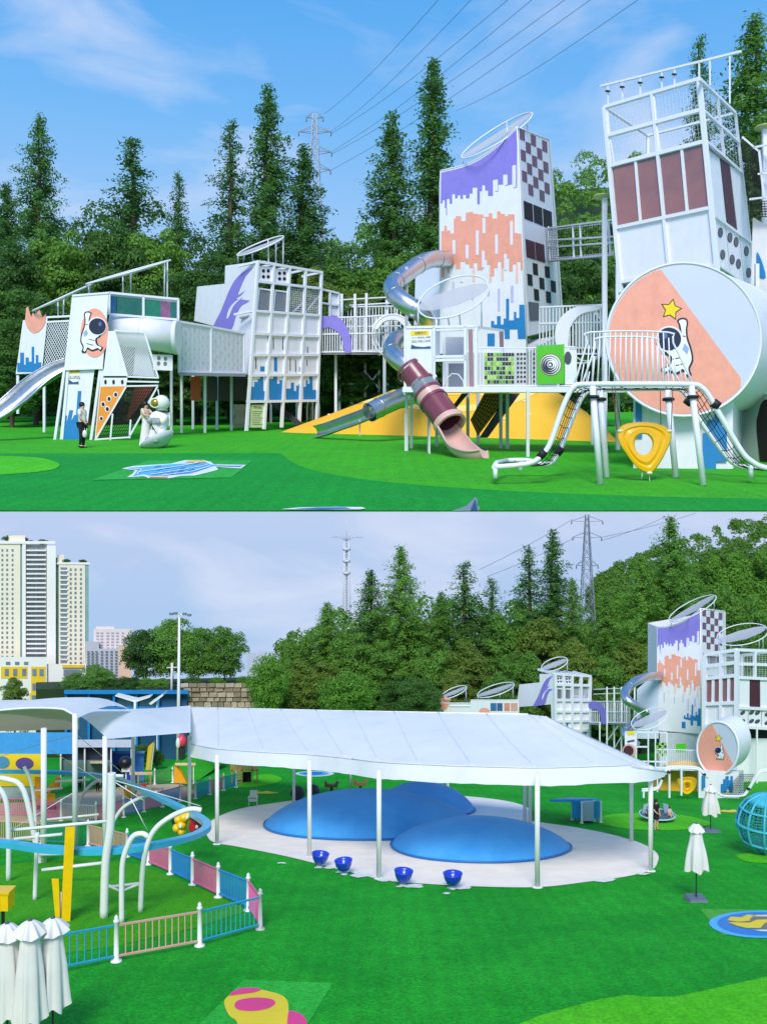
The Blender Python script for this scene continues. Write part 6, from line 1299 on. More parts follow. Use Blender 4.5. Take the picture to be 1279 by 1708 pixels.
mb = MB(); mb.lathe(p+V((0, 0, 0.12)), [(0.25, -0.12), (0.35, 0), (0.95, 0.20), (1.0, 0.26), (0.92, 0.27), (0.3, 0.20)], 28); mb.build('platform', mat('platform_grey', '#4C5B63', 0.5), t_)
mb = MB(); mb.tube([p+V((math.cos(t), math.sin(t), 0.39)) for t in [2*math.pi*j/30 for j in range(30)]], 0.04, 6, True); mb.build('rim', mat('rim_aqua', '#9FD0DA', 0.4), t_)
for s_ in (-1, 1): mb = MB(); mb.prism([p+V((s_*0.45, 0.1, 0.4)), p+V((s_*0.85, 0.1, 0.4)), p+V((s_*0.70, 0.25, 0.85)), p+V((s_*0.40, 0.25, 0.95))], V((0, 0.08, 0))); mb.build('seat_back', mat('seat_steel', '#7D93A6', 0.4), t_)
p = gl(422, 1346); t_ = thing('folding_chair', 'small white folding chair at the back edge of the pale surface', 'chair', p)
cm = mat('chair_cream', '#D9D6CB', 0.6)
mb = MB(); mb.box(p+V((0, 0, 0.42)), 0.5, 0.45, 0.04); mb.build('seat', cm, t_); mb = MB(); mb.hexa([p+V((-0.25, 0.22, 0.5)), p+V((0.25, 0.22, 0.5)), p+V((0.25, 0.25, 0.5)), p+V((-0.25, 0.25, 0.5))], [p+V((-0.25, 0.36, 0.95)), p+V((0.25, 0.36, 0.95)), p+V((0.25, 0.39, 0.95)), p+V((-0.25, 0.39, 0.95))]); mb.build('backrest', cm, t_)
for sx in (-1, 1):
    for a, b_ in ((-0.24, 0.24), (0.24, -0.24)): mb = MB(); mb.tube([p+V((sx*0.26, a, 0)), p+V((sx*0.26, b_, 0.62))], 0.018, 6); mb.build('leg', POLE, t_)
    mb = MB(); mb.beam(p+V((sx*0.28, -0.2, 0.62)), p+V((sx*0.28, 0.26, 0.62)), 0.05); mb.build('armrest', cm, t_)
# far dark bowls and spring riders behind the canopy
for i, (x, y) in enumerate(((496, 1337), (522, 1334))):
    p = gl(x, y); t_ = thing('spinner_shell', ['left dark spinner seat behind the canopy poles', 'right dark spinner seat behind the canopy poles'][i], 'spinner seat', p, 'dark spinner seats'); mb = MB(); mb.ell(p+V((0, 0, 0.55)), 0.5, 0.4, 0.5); mb.build('shell', mat('shell_dark', '#1D2A33', 0.35), t_); mb = MB(); mb.tube([p, p+V((0, 0, .3))], .08, 8); mb.build('stem', black(), t_)
for i, (x, y) in enumerate(((553, 1322), (601, 1319))):
    p = gl(x, y); t_ = thing('spring_rider', ['spring rider toy left of the thin canopy pole', 'spring rider toy right of the thin canopy pole'][i], 'spring rider', p, 'spring riders'); mb = MB(); mb.prism([p+V((a, 0, b)) for a, b in ((-.5, .35), (.4, .35), (.55, .75), (.35, .8), (.2, .55), (-.3, .6), (-.45, .85), (-.55, .7))], V((0, .25, 0))); mb.build('body', mat('rider_tan', '#8A6A45', 0.5, var=0.3, nscale=4), t_); mb = MB(); mb.tube([p+V((0, .1, 0)), p+V((0, .1, .36))], .1, 8); mb.build('spring', black(), t_)

# ================================================================== FAR PLAY CASTLE on the lower lawn
GF = 'towers of the far play castle'; GRF = 'ring sunshades of the far play castle'
def basep(px, d): return V(((px-CX)*ps(d), d, zl(d)))
dB2 = 88.0
T2 = thing('cube_tower', 'farther white cube tower with purple swirl behind the canopy', 'play tower', basep(925, dB2), GF)
RL_ = [(330, 478), (430, 436), (415, 624), (330, 560)]; RF_ = [(430, 436), (536, 454), (530, 668), (413, 670)]
cube_tower(T2, Face(867, dB2+4, 925, dB2, RL_, [(867, 1142), (925, 1124), (926, 1206), (867, 1196)]), Face(925, dB2, 984, dB2+2, RF_, [(925, 1124), (984, 1128), (982, 1238), (926, 1238)]), False, False)
for x in (927, 945, 964, 982): gpost(T2, x, 1232, CY+(ZC-zl(dB2))*F/dB2, dB2+0.3, 2.2)
ring_canopy('round_sunshade', 'ring sunshade on the farther cube tower behind the canopy', 903, 1116, 946, 1100, 9, dB2+2, [(904, 1126), (912, 1125), (930, 1124), (946, 1125)], GRF, rad=1.3)
dA2 = 92.0; fA5 = Face(728, dA2+1, 866, dA2-3)
T2 = thing('play_tower', 'farther low white play tower with peach flame behind the canopy', 'play tower', basep(795, dA2), GF)
one(fA5, T2, 'panel', [(728, 1240), (785, 1240), (785, 1173), (728, 1172)], white(), 0, 1.5); one(fA5, T2, 'panel', [(785, 1240), (866, 1240), (866, 1169), (785, 1169)], white(), 1, 1.5)
one(fA5, T2, 'painted_flame', smooth2([(731, 1173), (730, 1162), (734, 1166), (737, 1160), (741, 1165), (744, 1161), (747, 1166), (752, 1164), (750, 1174), (744, 1183), (736, 1182)], 2, True), PEACH, 1.7, 0.5)
for x0, x1, c in ((818, 828, '#3F6E9E'), (829, 838, '#46608A'), (841, 850, '#D98E7C'), (852, 863, '#D8A093')): one(fA5, T2, 'coloured_pane', quadpx(x0, 1173, x1, 1186), mat('pane2_'+c[1:], c, 0.2, var=0.15), 2.7, 0.3)
mb = MB(); fA5.disc(mb, 808, 1187, 9, 6, 2.7, 0.3); mb.build('painted_disc', PEACH, T2)
each(fA5, T2, 'rail', [(728, 1173, 785, 1173), (785, 1168, 866, 1168), (750, 1178, 785, 1178)], 1.6, off=2)
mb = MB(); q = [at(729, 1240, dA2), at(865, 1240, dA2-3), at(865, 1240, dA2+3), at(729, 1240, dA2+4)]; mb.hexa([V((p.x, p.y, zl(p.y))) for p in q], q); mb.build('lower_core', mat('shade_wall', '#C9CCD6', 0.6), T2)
ring_canopy('round_sunshade', 'farther small ring sunshade at the left end of the far castle', 736, 1163, 778, 1146, 7, dA2+1, [(738, 1174), (750, 1174), (777, 1174)], GRF, rad=1.3)
ring_canopy('round_sunshade', 'farther wide ring sunshade on the low far tower', 796, 1161, 857, 1141, 8, dA2, [(797, 1170), (815, 1170), (833, 1170), (855, 1170)], GRF, rad=1.3)
# walkway
fW5 = Face(984, dB2-1, 1045, dB2-6); T2 = thing('walkway', 'farther raised walkway with a purple arch beside the steel slide', 'walkway', basep(1010, 84))
barfence(fW5, T2, 984, 1050, 1170, 1205, 1170, 1206, 3, 0.9, (0, 0.5, 1)); one(fW5, T2, 'painted_arch', smooth2([(982, 1172), (993, 1170), (1003, 1174), (1010, 1186), (1012, 1206), (1003, 1206), (1001, 1192), (994, 1183), (983, 1182)], 3, True), PURP, 1, 0.6)
each(fW5, T2, 'rail', [(990, 1150, 1042, 1148), (990, 1158, 1042, 1156)], 1.2, off=-10)
for x in (1000, 1012, 1024, 1036, 1044): gpost(T2, x, 1146 if x > 1000 else 1205, CY+(ZC-zl(84.5))*F/84.5, 84.5, 2.2)
each(fW5, T2, 'brace', [(1010, 1240, 1030, 1212), (1024, 1250, 1040, 1222)], 1.3)
mb = MB(); mb.hexa([at(982, 1209, dB2-1), at(1052, 1210, dB2-6), at(1052, 1208, dB2-2), at(982, 1207, dB2+3)], [at(982, 1206, dB2-1), at(1052, 1207, dB2-6), at(1052, 1205, dB2-2), at(982, 1204, dB2+3)]); mb.build('deck', mat('grey_deck', '#8F939C', 0.7), T2)
# purple topped tower, far view
dC2 = 80.0
T2 = thing('tall_tower', 'farther tall tower with curved purple top and peach drips', 'tower', basep(1130, dC2), GF)
purple_tower(T2, Face(1096, dC2+2, 1168, dC2, [(735, 285), (862, 212), (880, 590), (735, 590)], [(1096, 1046), (1168, 1016), (1170, 1224), (1096, 1218)]), Face(1168, dC2, 1207, dC2+3, [(862, 212), (915, 233), (938, 545), (879, 560)], [(1168, 1016), (1207, 1020), (1209, 1196), (1170, 1210)]))
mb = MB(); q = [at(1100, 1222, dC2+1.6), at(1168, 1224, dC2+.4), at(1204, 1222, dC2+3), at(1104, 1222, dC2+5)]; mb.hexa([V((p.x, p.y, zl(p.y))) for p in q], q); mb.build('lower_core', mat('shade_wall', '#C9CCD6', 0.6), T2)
one(Face(1056, dC2+2.5, 1098, dC2+2), T2, 'wing_wall', [(1060, 1232), (1098, 1232), (1098, 1132), (1078, 1136), (1062, 1150)], mat('pale_blue_panel', '#C8D3E6', 0.5, var=0.06, nscale=0.05), 0, 2)
ring_canopy('round_sunshade', 'ring sunshade on the farther purple topped tower', 1118, 1036, 1191, 993, 5, dC2+1, [(1119, 1044), (1148, 1030), (1191, 1019)], GRF, rad=1.3)
T2 = thing('tube_slide', 'farther polished steel tube slide on the far tower', 'slide', basep(1050, 76))
ribbed_tube('tube', T2, [at(x, y, d) for x, y, d in catmull([(1100, 1128, 81.5), (1080, 1129, 79), (1058, 1138, 77), (1043, 1154, 76), (1046, 1168, 75), (1062, 1179, 75), (1076, 1190, 76), (1070, 1204, 77), (1052, 1212, 76.5), (1042, 1222, 75.5), (1050, 1234, 75), (1062, 1244, 75)], 5)], 7.5*ps(76), steel(), True, 8)
gpost(T2, 1058, 1140, CY+(ZC-zl(76.5))*F/76.5, 76.5, 2.4)
# glazed tower, far view
dD2 = 72.0
T2 = thing('glazed_tower', 'farther white tower with tinted panes and round holes at the right edge', 'tower', basep(1229, dD2), GF)
glazed_tower(T2, Face(1176, dD2+2, 1229, dD2, [(1008, 178), (1166, 131), (1197, 442), (1036, 470)], [(1176, 1092), (1229, 1084), (1229, 1212), (1175, 1212)]), Face(1229, dD2, 1290, dD2+1.5, [(1166, 131), (1226, 188), (1262, 486), (1197, 442)], [(1229, 1084), (1290, 1086), (1290, 1216), (1229, 1212)]))
for x in (1178, 1204, 1229, 1262): gpost(T2, x, 1210, CY+(ZC-zl(dD2+.6))*F/(dD2+.6), dD2+.6, 2.6)
one(Face(1176, dD2+1, 1290, dD2+2), T2, 'dark_band', [(1176, 1232), (1290, 1232), (1290, 1216), (1176, 1214)], dark(), -6, 1)
one(Face(1176, dD2+1, 1290, dD2+2), T2, 'lower_wall', [(1176, 1318), (1290, 1318), (1290, 1232), (1176, 1232)], white(), -4, 1)
ring_canopy('round_sunshade', 'wide white ring sunshade on the farther glazed tower', 1198, 1070, 1277, 1046, 14, dD2+2, [(1200, 1086), (1218, 1085), (1238, 1084), (1266, 1085), (1273, 1085)], GRF, rad=1.4)
# entrance tower
dE2 = 69.0; fE5 = Face(1043, dE2, 1112, dE2-1); T2 = thing('entrance_tower', 'farther small open white tower with a notice by the canopy corner', 'play tower', basep(1070, dE2), GF)
each(fE5, T2, 'frame_bar', [(1043, 1221, 1112, 1222), (1043, 1221, 1043, 1290), (1061, 1221, 1061, 1290), (1081, 1222, 1081, 1300), (1093, 1222, 1093, 1300), (1112, 1222, 1112, 1300), (1061, 1246, 1081, 1246), (1043, 1270, 1112, 1271)], 2.2)
one(fE5, T2, 'front_panel', [(1044, 1262), (1060, 1262), (1060, 1224), (1044, 1223)], white(), -0.5, 1); one(fE5, T2, 'notice_header', quadpx(1046, 1220, 1058, 1226), PY, 1, 0.4); one(fE5, T2, 'notice_wave', [(1046, 1236), (1058, 1234), (1058, 1237), (1046, 1239)], paint('#2A4E86', 'paint_wave'), 1, 0.3)
mb = MB(); fE5.disc(mb, 1049, 1252, 11, 11, 3, 4, 24); mb.build('slide_mouth', PKP, T2); mb = MB(); fE5.disc(mb, 1048, 1253, 8.5, 9, 7.1, 0.4, 24); mb.build('slide_opening', mat('plum_dark', '#4E2632', 0.5), T2)
for i in range(4):
    for j in range(5): one(fE5, T2, 'bead', quadpx(1094+i*4.5, 1239+j*4.6, 1098+i*4.5, 1243+j*4.6), mat('bead_8ACB2C' if (i+j) % 2 else 'bead_1D3B22', '#8ACB2C' if (i+j) % 2 else '#1D3B22', 0.4), 2, 1)
ring_canopy('round_sunshade', 'tilted grey ring sunshade above the farther entrance tower', 1054, 1212, 1112, 1186, 13, dE2+1, [(1056, 1222), (1072, 1222), (1086, 1222)], GRF, rad=1.3)
# deck, railing, drum, arch, swing
dK2 = 66.0; fK5 = Face(1092, dK2, 1170, dK2-1); T2 = thing('raised_deck', 'farther raised deck with green panel beside the drum', 'deck', basep(1130, dK2))
barfence(fK5, T2, 1094, 1166, 1250, 1280, 1252, 1282, 3, 0.9, (0, 1)); one(fK5, T2, 'spiral_panel', quadpx(1127, 1241, 1144, 1256), paint('#4FBF18', 'paint_green'), -2, 1); each(fK5, T2, 'deck_edge', [(1092, 1282, 1168, 1284)], 3.5)
mb = MB(); mb.hexa([at(1092, 1285, dK2), at(1168, 1287, dK2-1), at(1168, 1285, dK2+2), at(1092, 1283, dK2+3)], [at(1092, 1282, dK2), at(1168, 1284, dK2-1), at(1168, 1282, dK2+2), at(1092, 1280, dK2+3)]); mb.build('deck', mat('deck_white', '#DADDE4', 0.5), T2)
for x in (1096, 1116, 1140, 1164): gpost(T2, x, 1283, CY+(ZC-zl(dK2+.5))*F/(dK2+.5), dK2+.5, 2.2)
fR5 = Face(1163, 64.4, 1231, 62.0); T2 = thing('drum_house', 'farther white drum with peach astronaut face beside the parasol', 'play house', basep(1200, 63))
sec2 = arcpts(1197, 1249, 33, 43, R(42), R(250)); big_drum(T2, fR5, 1197, 1249, 34.5, 44.5, V((1.7, 2.0, 0)), [(1224, 1278)]+sec2[1:-1]+[(1188, 1209)], (1198, 1232, 6.5), (1199, 1255, 0.36, 2.0, 1))
mb = MB(); mb.hexa([basep(1168, 62.8), basep(1232, 62.6), basep(1240, 65), basep(1172, 65)], [at(1168, 1285, 62.8), at(1232, 1288, 62.6), at(1240, 1285, 65), at(1172, 1284, 65)]); mb.build('base_wall', white(), T2)
fB5 = Face(1166, 62.75, 1232, 62.55)
one(fB5, T2, 'painted_skyline', [(1202, 1322), (1202, 1308), (1206, 1308), (1206, 1300), (1210, 1300), (1210, 1295), (1215, 1295), (1215, 1302), (1218, 1302), (1218, 1295), (1222, 1295), (1222, 1322), (1216, 1322), (1216, 1315), (1211, 1315), (1211, 1322)], BLUE, 0.3, 0.5); one(fB5, T2, 'painted_skyline', quadpx(1170, 1294, 1176, 1318), BLUE, 0.3, 0.5)
dS2 = 61.0; T2 = thing('climbing_arch', 'farther white tube climbing arch beside the woman in black', 'climbing frame', basep(1120, dS2))
for oy, dd in ((0, dS2), (-3, dS2+2.2)):
    for pts in ([(1070, 1320), (1092, 1318), (1100, 1312), (1106, 1296), (1112, 1285), (1122, 1282), (1160, 1283), (1172, 1290), (1180, 1298)], [(1196, 1322), (1206, 1328), (1236, 1328), (1246, 1322), (1262, 1296), (1270, 1288), (1290, 1286)]):
        mb = MB(); mb.tube([at(x, y+oy, dd) for x, y in smooth2(pts, 3)], 1.7*ps(dd), 8); mb.build('arch_tube', wsteel(), T2)
for x in (1116, 1136, 1166, 1073): gpost(T2, x, 1283 if x != 1073 else 1320, CY+(ZC-zl(dS2))*F/dS2-(6 if x != 1136 else 10), dS2, 3.0, None, 'leg')
fk2 = Face(1196, dS2+1, 1262, dS2+1); netfill(fk2, T2, [(1204, 1325), (1238, 1326), (1258, 1292), (1234, 1292)], 9, 9, 0.5, NETM, 'rope_net')
for x, y in ((1105, 1298), (1174, 1292), (1116, 1288), (1248, 1316)): mb = MB(); mb.lathe(at(x, y, dS2-.05), [(0.05, -.06), (0.13, -.05), (0.13, .05), (0.05, .06)], 10); mb.build('rubber_clamp', black(), T2)
fS2 = Face(1128, dS2+1, 1164, dS2+1); T2 = thing('basket_swing', 'farther yellow moulded swing under the far climbing arch', 'swing', at(1146, 1325, dS2+1))
o2 = smooth2([(1129, 1305), (1132, 1299), (1146, 1296), (1159, 1298), (1162, 1306), (1157, 1318), (1147, 1326), (1138, 1322)], 3, True); mb = MB(); m_ = len(o2); hh = []
for x, y in o2: a = math.atan2(y-1311, x-1146); hh.append((1146+4.5*math.cos(a), 1311+4.5*math.sin(a)))
rg = [[fS2.on(lerp(a[0], b[0], f_), lerp(a[1], b[1], f_), z_) for a, b in zip(o2, hh)] for f_, z_ in ((0, 0), (.1, 2), (.5, 1.3), (.8, 2.4), (1, .6), (1, -1), (.1, -2), (0, 0))]
for a, b in zip(rg[:-1], rg[1:]): mb.add(a+b, [(k, (k+1) % m_, m_+(k+1) % m_, m_+k) for k in range(m_)], True)
mb.build('seat', SY, T2)
for x0, x1 in ((1132, 1134), (1160, 1158)): mb = MB(); fS2.rod(mb, [(x0, 1283), (x1, 1301)], 0.9); mb.build('chain', mat('rust_chain', '#6B4A3C', 0.6), T2)
T2 = thing('climbing_mound', 'farther yellow mound wall behind the far swing', 'mound', basep(1145, 67)); mb = MB(); mb.ell(basep(1142, 68.5), 2.6, 1.6, 2.2, 24, 8, None, 0.0); mb.build('mound_body', mat('mound_rubber', '#F0AC14', 0.75), T2)

# ================================================================== SKYLINE AND LEFT BACKGROUND
CREAM = mat('tower_cream', '#E6DDC6', 0.8, var=0.05, nscale=0.2); CREAM2 = mat('tower_pale', '#E9E6E0', 0.8, var=0.04, nscale=0.2); TEAL = mat('tower_glass', '#7FA7A2', 0.25, var=0.15, nscale=0.5); WIN = mat('tower_window', '#78828C', 0.3, var=0.25, nscale=0.8)
dT = 136.0; fT0 = Face(0, dT, 100, dT)
def bld(name, label, px, d=dT): return thing(name, label, 'building', basep(px, d), 'buildings on the skyline')
def slab(T, name, x0, y0, x1, y1, m, d0, d1):
    mb = MB(); mb.hexa([at(x0, y1, d0), at(x1, y1, d0), at(x1, y1, d1), at(x0, y1, d1)], [at(x0, y0, d0), at(x1, y0, d0), at(x1, y0, d1), at(x0, y0, d1)]); return mb.build(name, m, T)
def winrows(T, fc, xs, y0, y1, n, w, h, m, off):
    mb = MB()
    for i in range(n):
        y = lerp(y0, y1, i/(n-1))
        for x in xs: fc.prism(mb, quadpx(x-w/2, y, x+w/2, y+h), off, 0.25)
    o = mb.build('windows', m, T); o['kind'] = 'stuff'
B1 = bld('apartment_tower', 'taller cream apartment tower with white balconies at the left edge', 40)
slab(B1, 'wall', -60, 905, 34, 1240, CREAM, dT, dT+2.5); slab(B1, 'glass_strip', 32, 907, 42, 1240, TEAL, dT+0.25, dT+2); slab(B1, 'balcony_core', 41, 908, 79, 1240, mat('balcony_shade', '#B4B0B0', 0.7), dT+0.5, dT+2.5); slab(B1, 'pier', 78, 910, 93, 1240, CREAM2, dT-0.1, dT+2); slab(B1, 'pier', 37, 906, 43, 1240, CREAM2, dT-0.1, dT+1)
for i in range(26):
    y = 912+i*7.8; slab(B1, 'balcony', 44, y+4.6, 77, y+7.4, CREAM2, dT-0.15, dT+1)
    for x0 in (46, 61): one(fT0, B1, 'window', quadpx(x0, y+0.4, x0+13, y+4.2), WIN, -5, 0.4)
winrows(B1, fT0, (4, 12, 21), 916, 1110, 25, 3.2, 4.2, WIN, 0.1)
slab(B1, 'roof_house', 14, 893, 42, 905, CREAM, dT+.4, dT+2)
slab(B1, 'parapet', -60, 902.5, 92, 907, CREAM2, dT-.2, dT+2.6)
B2 = bld('apartment_tower', 'lower cream apartment tower right of the balcony tower', 120)
slab(B2, 'glass_strip', 90, 930, 100, 1240, TEAL, dT+0.9, dT+2.4); slab(B2, 'wall', 98, 940, 142, 1240, CREAM, dT+0.5, dT+2.4); slab(B2, 'glass_strip', 141, 942, 148, 1240, TEAL, dT+0.6, dT+2.2); slab(B2, 'roof_house', 96, 925, 107, 941, CREAM, dT+.8, dT+2); slab(B2, 'parapet', 94, 938, 150, 941.5, CREAM2, dT+.4, dT+2.5)
fT1 = Face(0, dT+0.5, 150, dT+0.5)
for i in range(21):
    y = 946+i*7.8; slab(B2, 'balcony', 100, y+4.8, 113, y+7, CREAM2, dT+0.3, dT+1)
    one(fT1, B2, 'window', quadpx(101, y+0.5, 112, y+4.5), WIN, 0.1, 0.3)
winrows(B2, fT1, (118, 126, 135), 948, 1104, 21, 3.4, 4.4, WIN, 0.1)
for (x, y, w_) in ((15, 903, 12), (72, 908, 10), (110, 939, 8), (138, 940, 8), (40, 903, 8), (52, 905, 5)):
    tree('roof_shrub', 'green shrub growing on an apartment tower roof', 'b5', x, y-w_*0.9, 0, dT+1.2, w_, 'roof shrubs', False, ZC-(y+3-CY)*ps(dT+1.2))
B3 = bld('school_block', 'white low block with yellow window surrounds below the towers', 60, 131)
d3_ = 131.0; fS3 = Face(0, d3_, 150, d3_)
slab(B3, 'wall', -60, 1096, 78, 1240, CREAM2, d3_, d3_+3); slab(B3, 'wall', 78, 1108, 144, 1240, CREAM2, d3_+0.5, d3_+3); slab(B3, 'yellow_fascia', 104, 1109, 140, 1114, paint('#E8C63A', 'block_yellow'), d3_+0.2, d3_+1)
for x0, y0, x1, y1 in ((52, 1112, 76, 1136), (52, 1136, 76, 1156), (50, 1156, 76, 1172), (2, 1112, 46, 1132)): one(fS3, B3, 'yellow_surround', quadpx(x0, y0, x1, y1), paint('#EBC22E', 'block_yellow2'), 0.1, 0.5)
for x, y in ((8, 1116), (22, 1116), (37, 1116), (54, 1116), (66, 1116), (54, 1140), (66, 1140), (53, 1160), (65, 1160), (10, 1104), (25, 1104), (40, 1104), (10, 1140), (24, 1140)): one(fS3, B3, 'window', quadpx(x, y, x+7, y+(12 if y > 1110 else 5)), WIN, 0.7, 0.3)
one(fS3, B3, 'window', quadpx(106, 1117, 134, 1128), WIN, 0.2, 0.3)
B4 = bld('apartment_block', 'pinkish white apartment block between the towers and the round trees', 190, 134); slab(B4, 'wall', 156, 1049, 218, 1240, mat('block_pink', '#DDD0CE', 0.8), 134, 136); fS4 = Face(150, 134, 220, 134); winrows(B4, fS4, (163, 170, 180, 188, 196, 205), 1055, 1120, 14, 4.5, 2.8, mat('block_window', '#A79FA6', 0.4), 0.1); slab(B4, 'roof_house', 160, 1045, 190, 1050, mat('block_pink', '#DDD0CE', 0.8), 134.3, 136)
slab(B4, 'roof_house', 206, 1049, 222, 1056, mat('block_pink', '#DDD0CE', 0.8), 134.2, 135.8)
B5 = bld('apartment_block', 'grey apartment block low in front of the pinkish one', 165, 132); slab(B5, 'wall', 142, 1070, 165, 1240, mat('block_grey', '#B9BCC4', 0.8), 132.4, 134); slab(B5, 'wall', 165, 1082, 200, 1240, mat('block_grey', '#B9BCC4', 0.8), 132.2, 134); fS5 = Face(140, 132.1, 220, 132.1); winrows(B5, fS5, (147, 154, 161, 170, 178, 186, 194), 1086, 1125, 9, 4, 2.8, mat('block_window2', '#737B86', 0.4), 0)
B6 = bld('apartment_block', 'peach gable end beside the round trees', 208, 132.5); slab(B6, 'wall', 198, 1076, 219, 1240, mat('block_peach', '#E3BFA6', 0.8), 131.6, 133); slab(B6, 'parapet', 197, 1073, 220, 1077, CREAM2, 131.5, 133.1)
B7 = bld('far_tower', 'tiny far roofs at the right of the round trees', 424, 137); slab(B7, 'wall', 412, 1089, 428, 1240, mat('block_haze', '#BFC9DA', 0.8), 137, 138); slab(B7, 'wall', 430, 1086, 444, 1240, mat('block_haze', '#BFC9DA', 0.8), 137.2, 138)
# blue pavilion, stone wall
PVB = mat('pavilion_blue', '#1C7CC4', 0.5, var=0.08, nscale=0.6); d = 97.0
T2 = thing('pavilion', 'long flat blue pavilion in front of the bank', 'pavilion', basep(210, d))
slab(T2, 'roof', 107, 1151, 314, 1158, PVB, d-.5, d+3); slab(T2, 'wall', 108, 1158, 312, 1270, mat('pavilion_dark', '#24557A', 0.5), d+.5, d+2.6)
for x in (108, 146, 188, 226, 262, 296): slab(T2, 'column', x, 1158, x+4, 1268.5, PVB, d-.1, d+.2)
for x0, x1 in ((113, 144), (152, 186), (196, 222), (230, 258)): slab(T2, 'window', x0, 1164, x1, 1179, mat('pavilion_glass', '#33505F', 0.2, var=0.3, nscale=1), d+.35, d+.45)
slab(T2, 'sill', 108, 1179, 312, 1183, PVB, d-.05, d+.5)
for x in range(114, 146, 4): slab(T2, 'shutter_bar', x, 1163, x+1.4, 1179, PVB, d+.2, d+.3)
T2 = thing('stone_wall', 'rough tan stone retaining wall behind the canopy', 'wall', basep(360, 98)); d = 98.0
rw = random.Random(12); STN = [mat('stone_a', '#A6957E', 0.95, var=0.25, nscale=2.5, bump=0.6, bscale=5), mat('stone_b', '#8C7C68', 0.95, var=0.25, nscale=2.5, bump=0.6, bscale=5), mat('stone_c', '#B7A890', 0.95, var=0.2, nscale=2.5, bump=0.6, bscale=5)]
slab(T2, 'wall_core', 306, 1141, 424, 1268, STN[1], d+.3, d+1.6)
y = 1139.0
while y < 1198:
    h_ = rw.uniform(7, 10); x = 306-rw.uniform(0, 8)
    while x < 422:
        w_ = rw.uniform(9, 16); dd = d+rw.uniform(-.12, .15); mb = MB(); i_ = 0.5
        a = [(x+i_+rw.uniform(0, 1.5), y+h_-i_), (x+w_-i_, y+h_-i_-rw.uniform(0, 1)), (x+w_-i_-rw.uniform(0, 1.5), y+i_), (x+i_, y+i_+rw.uniform(0, 1))]
        mb.hexa([at(px, py, dd) for px, py in a], [at(px, py, d+.5) for px, py in a]); mb.build('stone', rw.choice(STN), T2); x += w_
    y += h_
T2 = thing('tensile_shelter', 'small white winged shelter in front of the blue pavilion', 'shelter', basep(225, 92)); d = 92.0
mb = MB(); mb.tube([basep(225, d), at(225, 1168, d)], .12, 8); mb.build('mast', POLE, T2)
for s_, x1, y1 in ((-1, 192, 1160), (1, 250, 1162)):
    mb = MB(); mb.prism([at(225, 1168, d), at(225, 1172, d), at(x1, y1+1.6, d), at(x1, y1, d)], V((0, 1.2, 0))); mb.build('wing', POLE, T2)
T2 = thing('tensile_shelter', 'white slanted sail roof right of the winged shelter', 'shelter', basep(262, 91)); mb = MB(); mb.prism([at(248, 1174, 91), at(272, 1158, 91), at(272, 1161, 91), at(252, 1176, 91)], V((0, 2, 0))); mb.build('sail', POLE, T2); gpost(T2, 262, 1166, CY+(ZC-zl(91.5))*F/91.5, 91.5, 1.6)
# poles, mast, pylons
T2 = thing('floodlight_pole', 'tall white floodlight pole rising behind the canopy corner', 'light pole', basep(297, 84)); d = 84.0
mb = MB(); mb.tube([basep(297, d), at(299, 1030, d)], [.20, .10], 10); mb.build('pole', POLE, T2)
mb = MB(); mb.beam(at(282, 1024, d), at(318, 1026, d), .09); mb.beam(at(299, 1034, d), at(299, 1022, d), .09); mb.build('cross_arm', POLE, T2)
for x, y in ((285, 1024), (292, 1023), (307, 1024), (315, 1026)): mb = MB(); mb.prism([at(x-3.5, y-1, d-.2), at(x+3.5, y-1, d-.2), at(x+2.5, y+2.5, d-.2), at(x-2.5, y+2.5, d-.2)], V((0, .4, 0))); mb.build('lamp_head', mat('lamp_grey', '#6F7880', 0.4), T2)
T2 = thing('utility_pole', 'short pale utility pole with a cross arm beside the floodlight', 'utility pole', basep(286, 99)); mb = MB(); mb.tube([at(286, 1160, 99), at(287, 1106, 99)], .13, 8); mb.build('pole', mat('pole_concrete', '#D9D4C8', 0.7), T2); mb = MB(); mb.beam(at(278, 1114, 99), at(296, 1113, 99), .09); mb.build('cross_arm', mat('pole_concrete', '#D9D4C8', 0.7), T2)
PYL = mat('pylon_steel', '#8C95A2', 0.5, metal=0.3)
def pylon(name, label, cx, top, base, d, w, arms, r_, zb):
    T = thing(name, label, 'pylon', V(((cx-CX)*ps(d), d, zb))); k = ps(d); base_y = CY+(ZC-zb)/k
    W_ = lambda y: lerp(w*0.16, w*1.25, max(0.0, (y-top)/(base_y-top))**0.9); fr = [(-1, -1), (1, -1), (1, 1), (-1, 1)]
    P_ = lambda y, s_: at(cx, y, d)+V((s_[0]*W_(y)*k, s_[1]*W_(y)*k, 0))
    for s_ in fr:
        mb = MB(); mb.beam(P_(base_y, s_), P_(top, s_), r_*2); mb.build('leg', PYL, T)
    mb = MB(); y = top+4
    while y < base_y-2:
        y2 = min(base_y, y+W_(y)*2.6+3)
        for i in range(4):
            a, b = fr[i], fr[(i+1) % 4]; mb.beam(P_(y, a), P_(y2, b), r_*1.1); mb.beam(P_(y2, a), P_(y, b), r_*1.1); mb.beam(P_(y, a), P_(y, b), r_)
        y = y2
    mb.build('lattice', PYL, T)
    for ya, wa in arms:
        for s_ in (-1, 1):
            mb = MB(); tip = at(cx+s_*wa, ya+3, d)
            for f_ in (-1, 1): mb.beam(P_(ya-5, (s_, f_)), tip, r_*1.3); mb.beam(P_(ya+4, (s_, f_)), tip, r_*1.3)
            mb.build('cross_arm', PYL, T)
        for s_ in (-1, 1): mb = MB(); mb.tube([at(cx+s_*wa, ya+3, d), at(cx+s_*wa, ya+15*w/26, d)], r_*1.5, 5); mb.build('insulator', mat('insulator', '#7A6A62', 0.5), T)
    return T
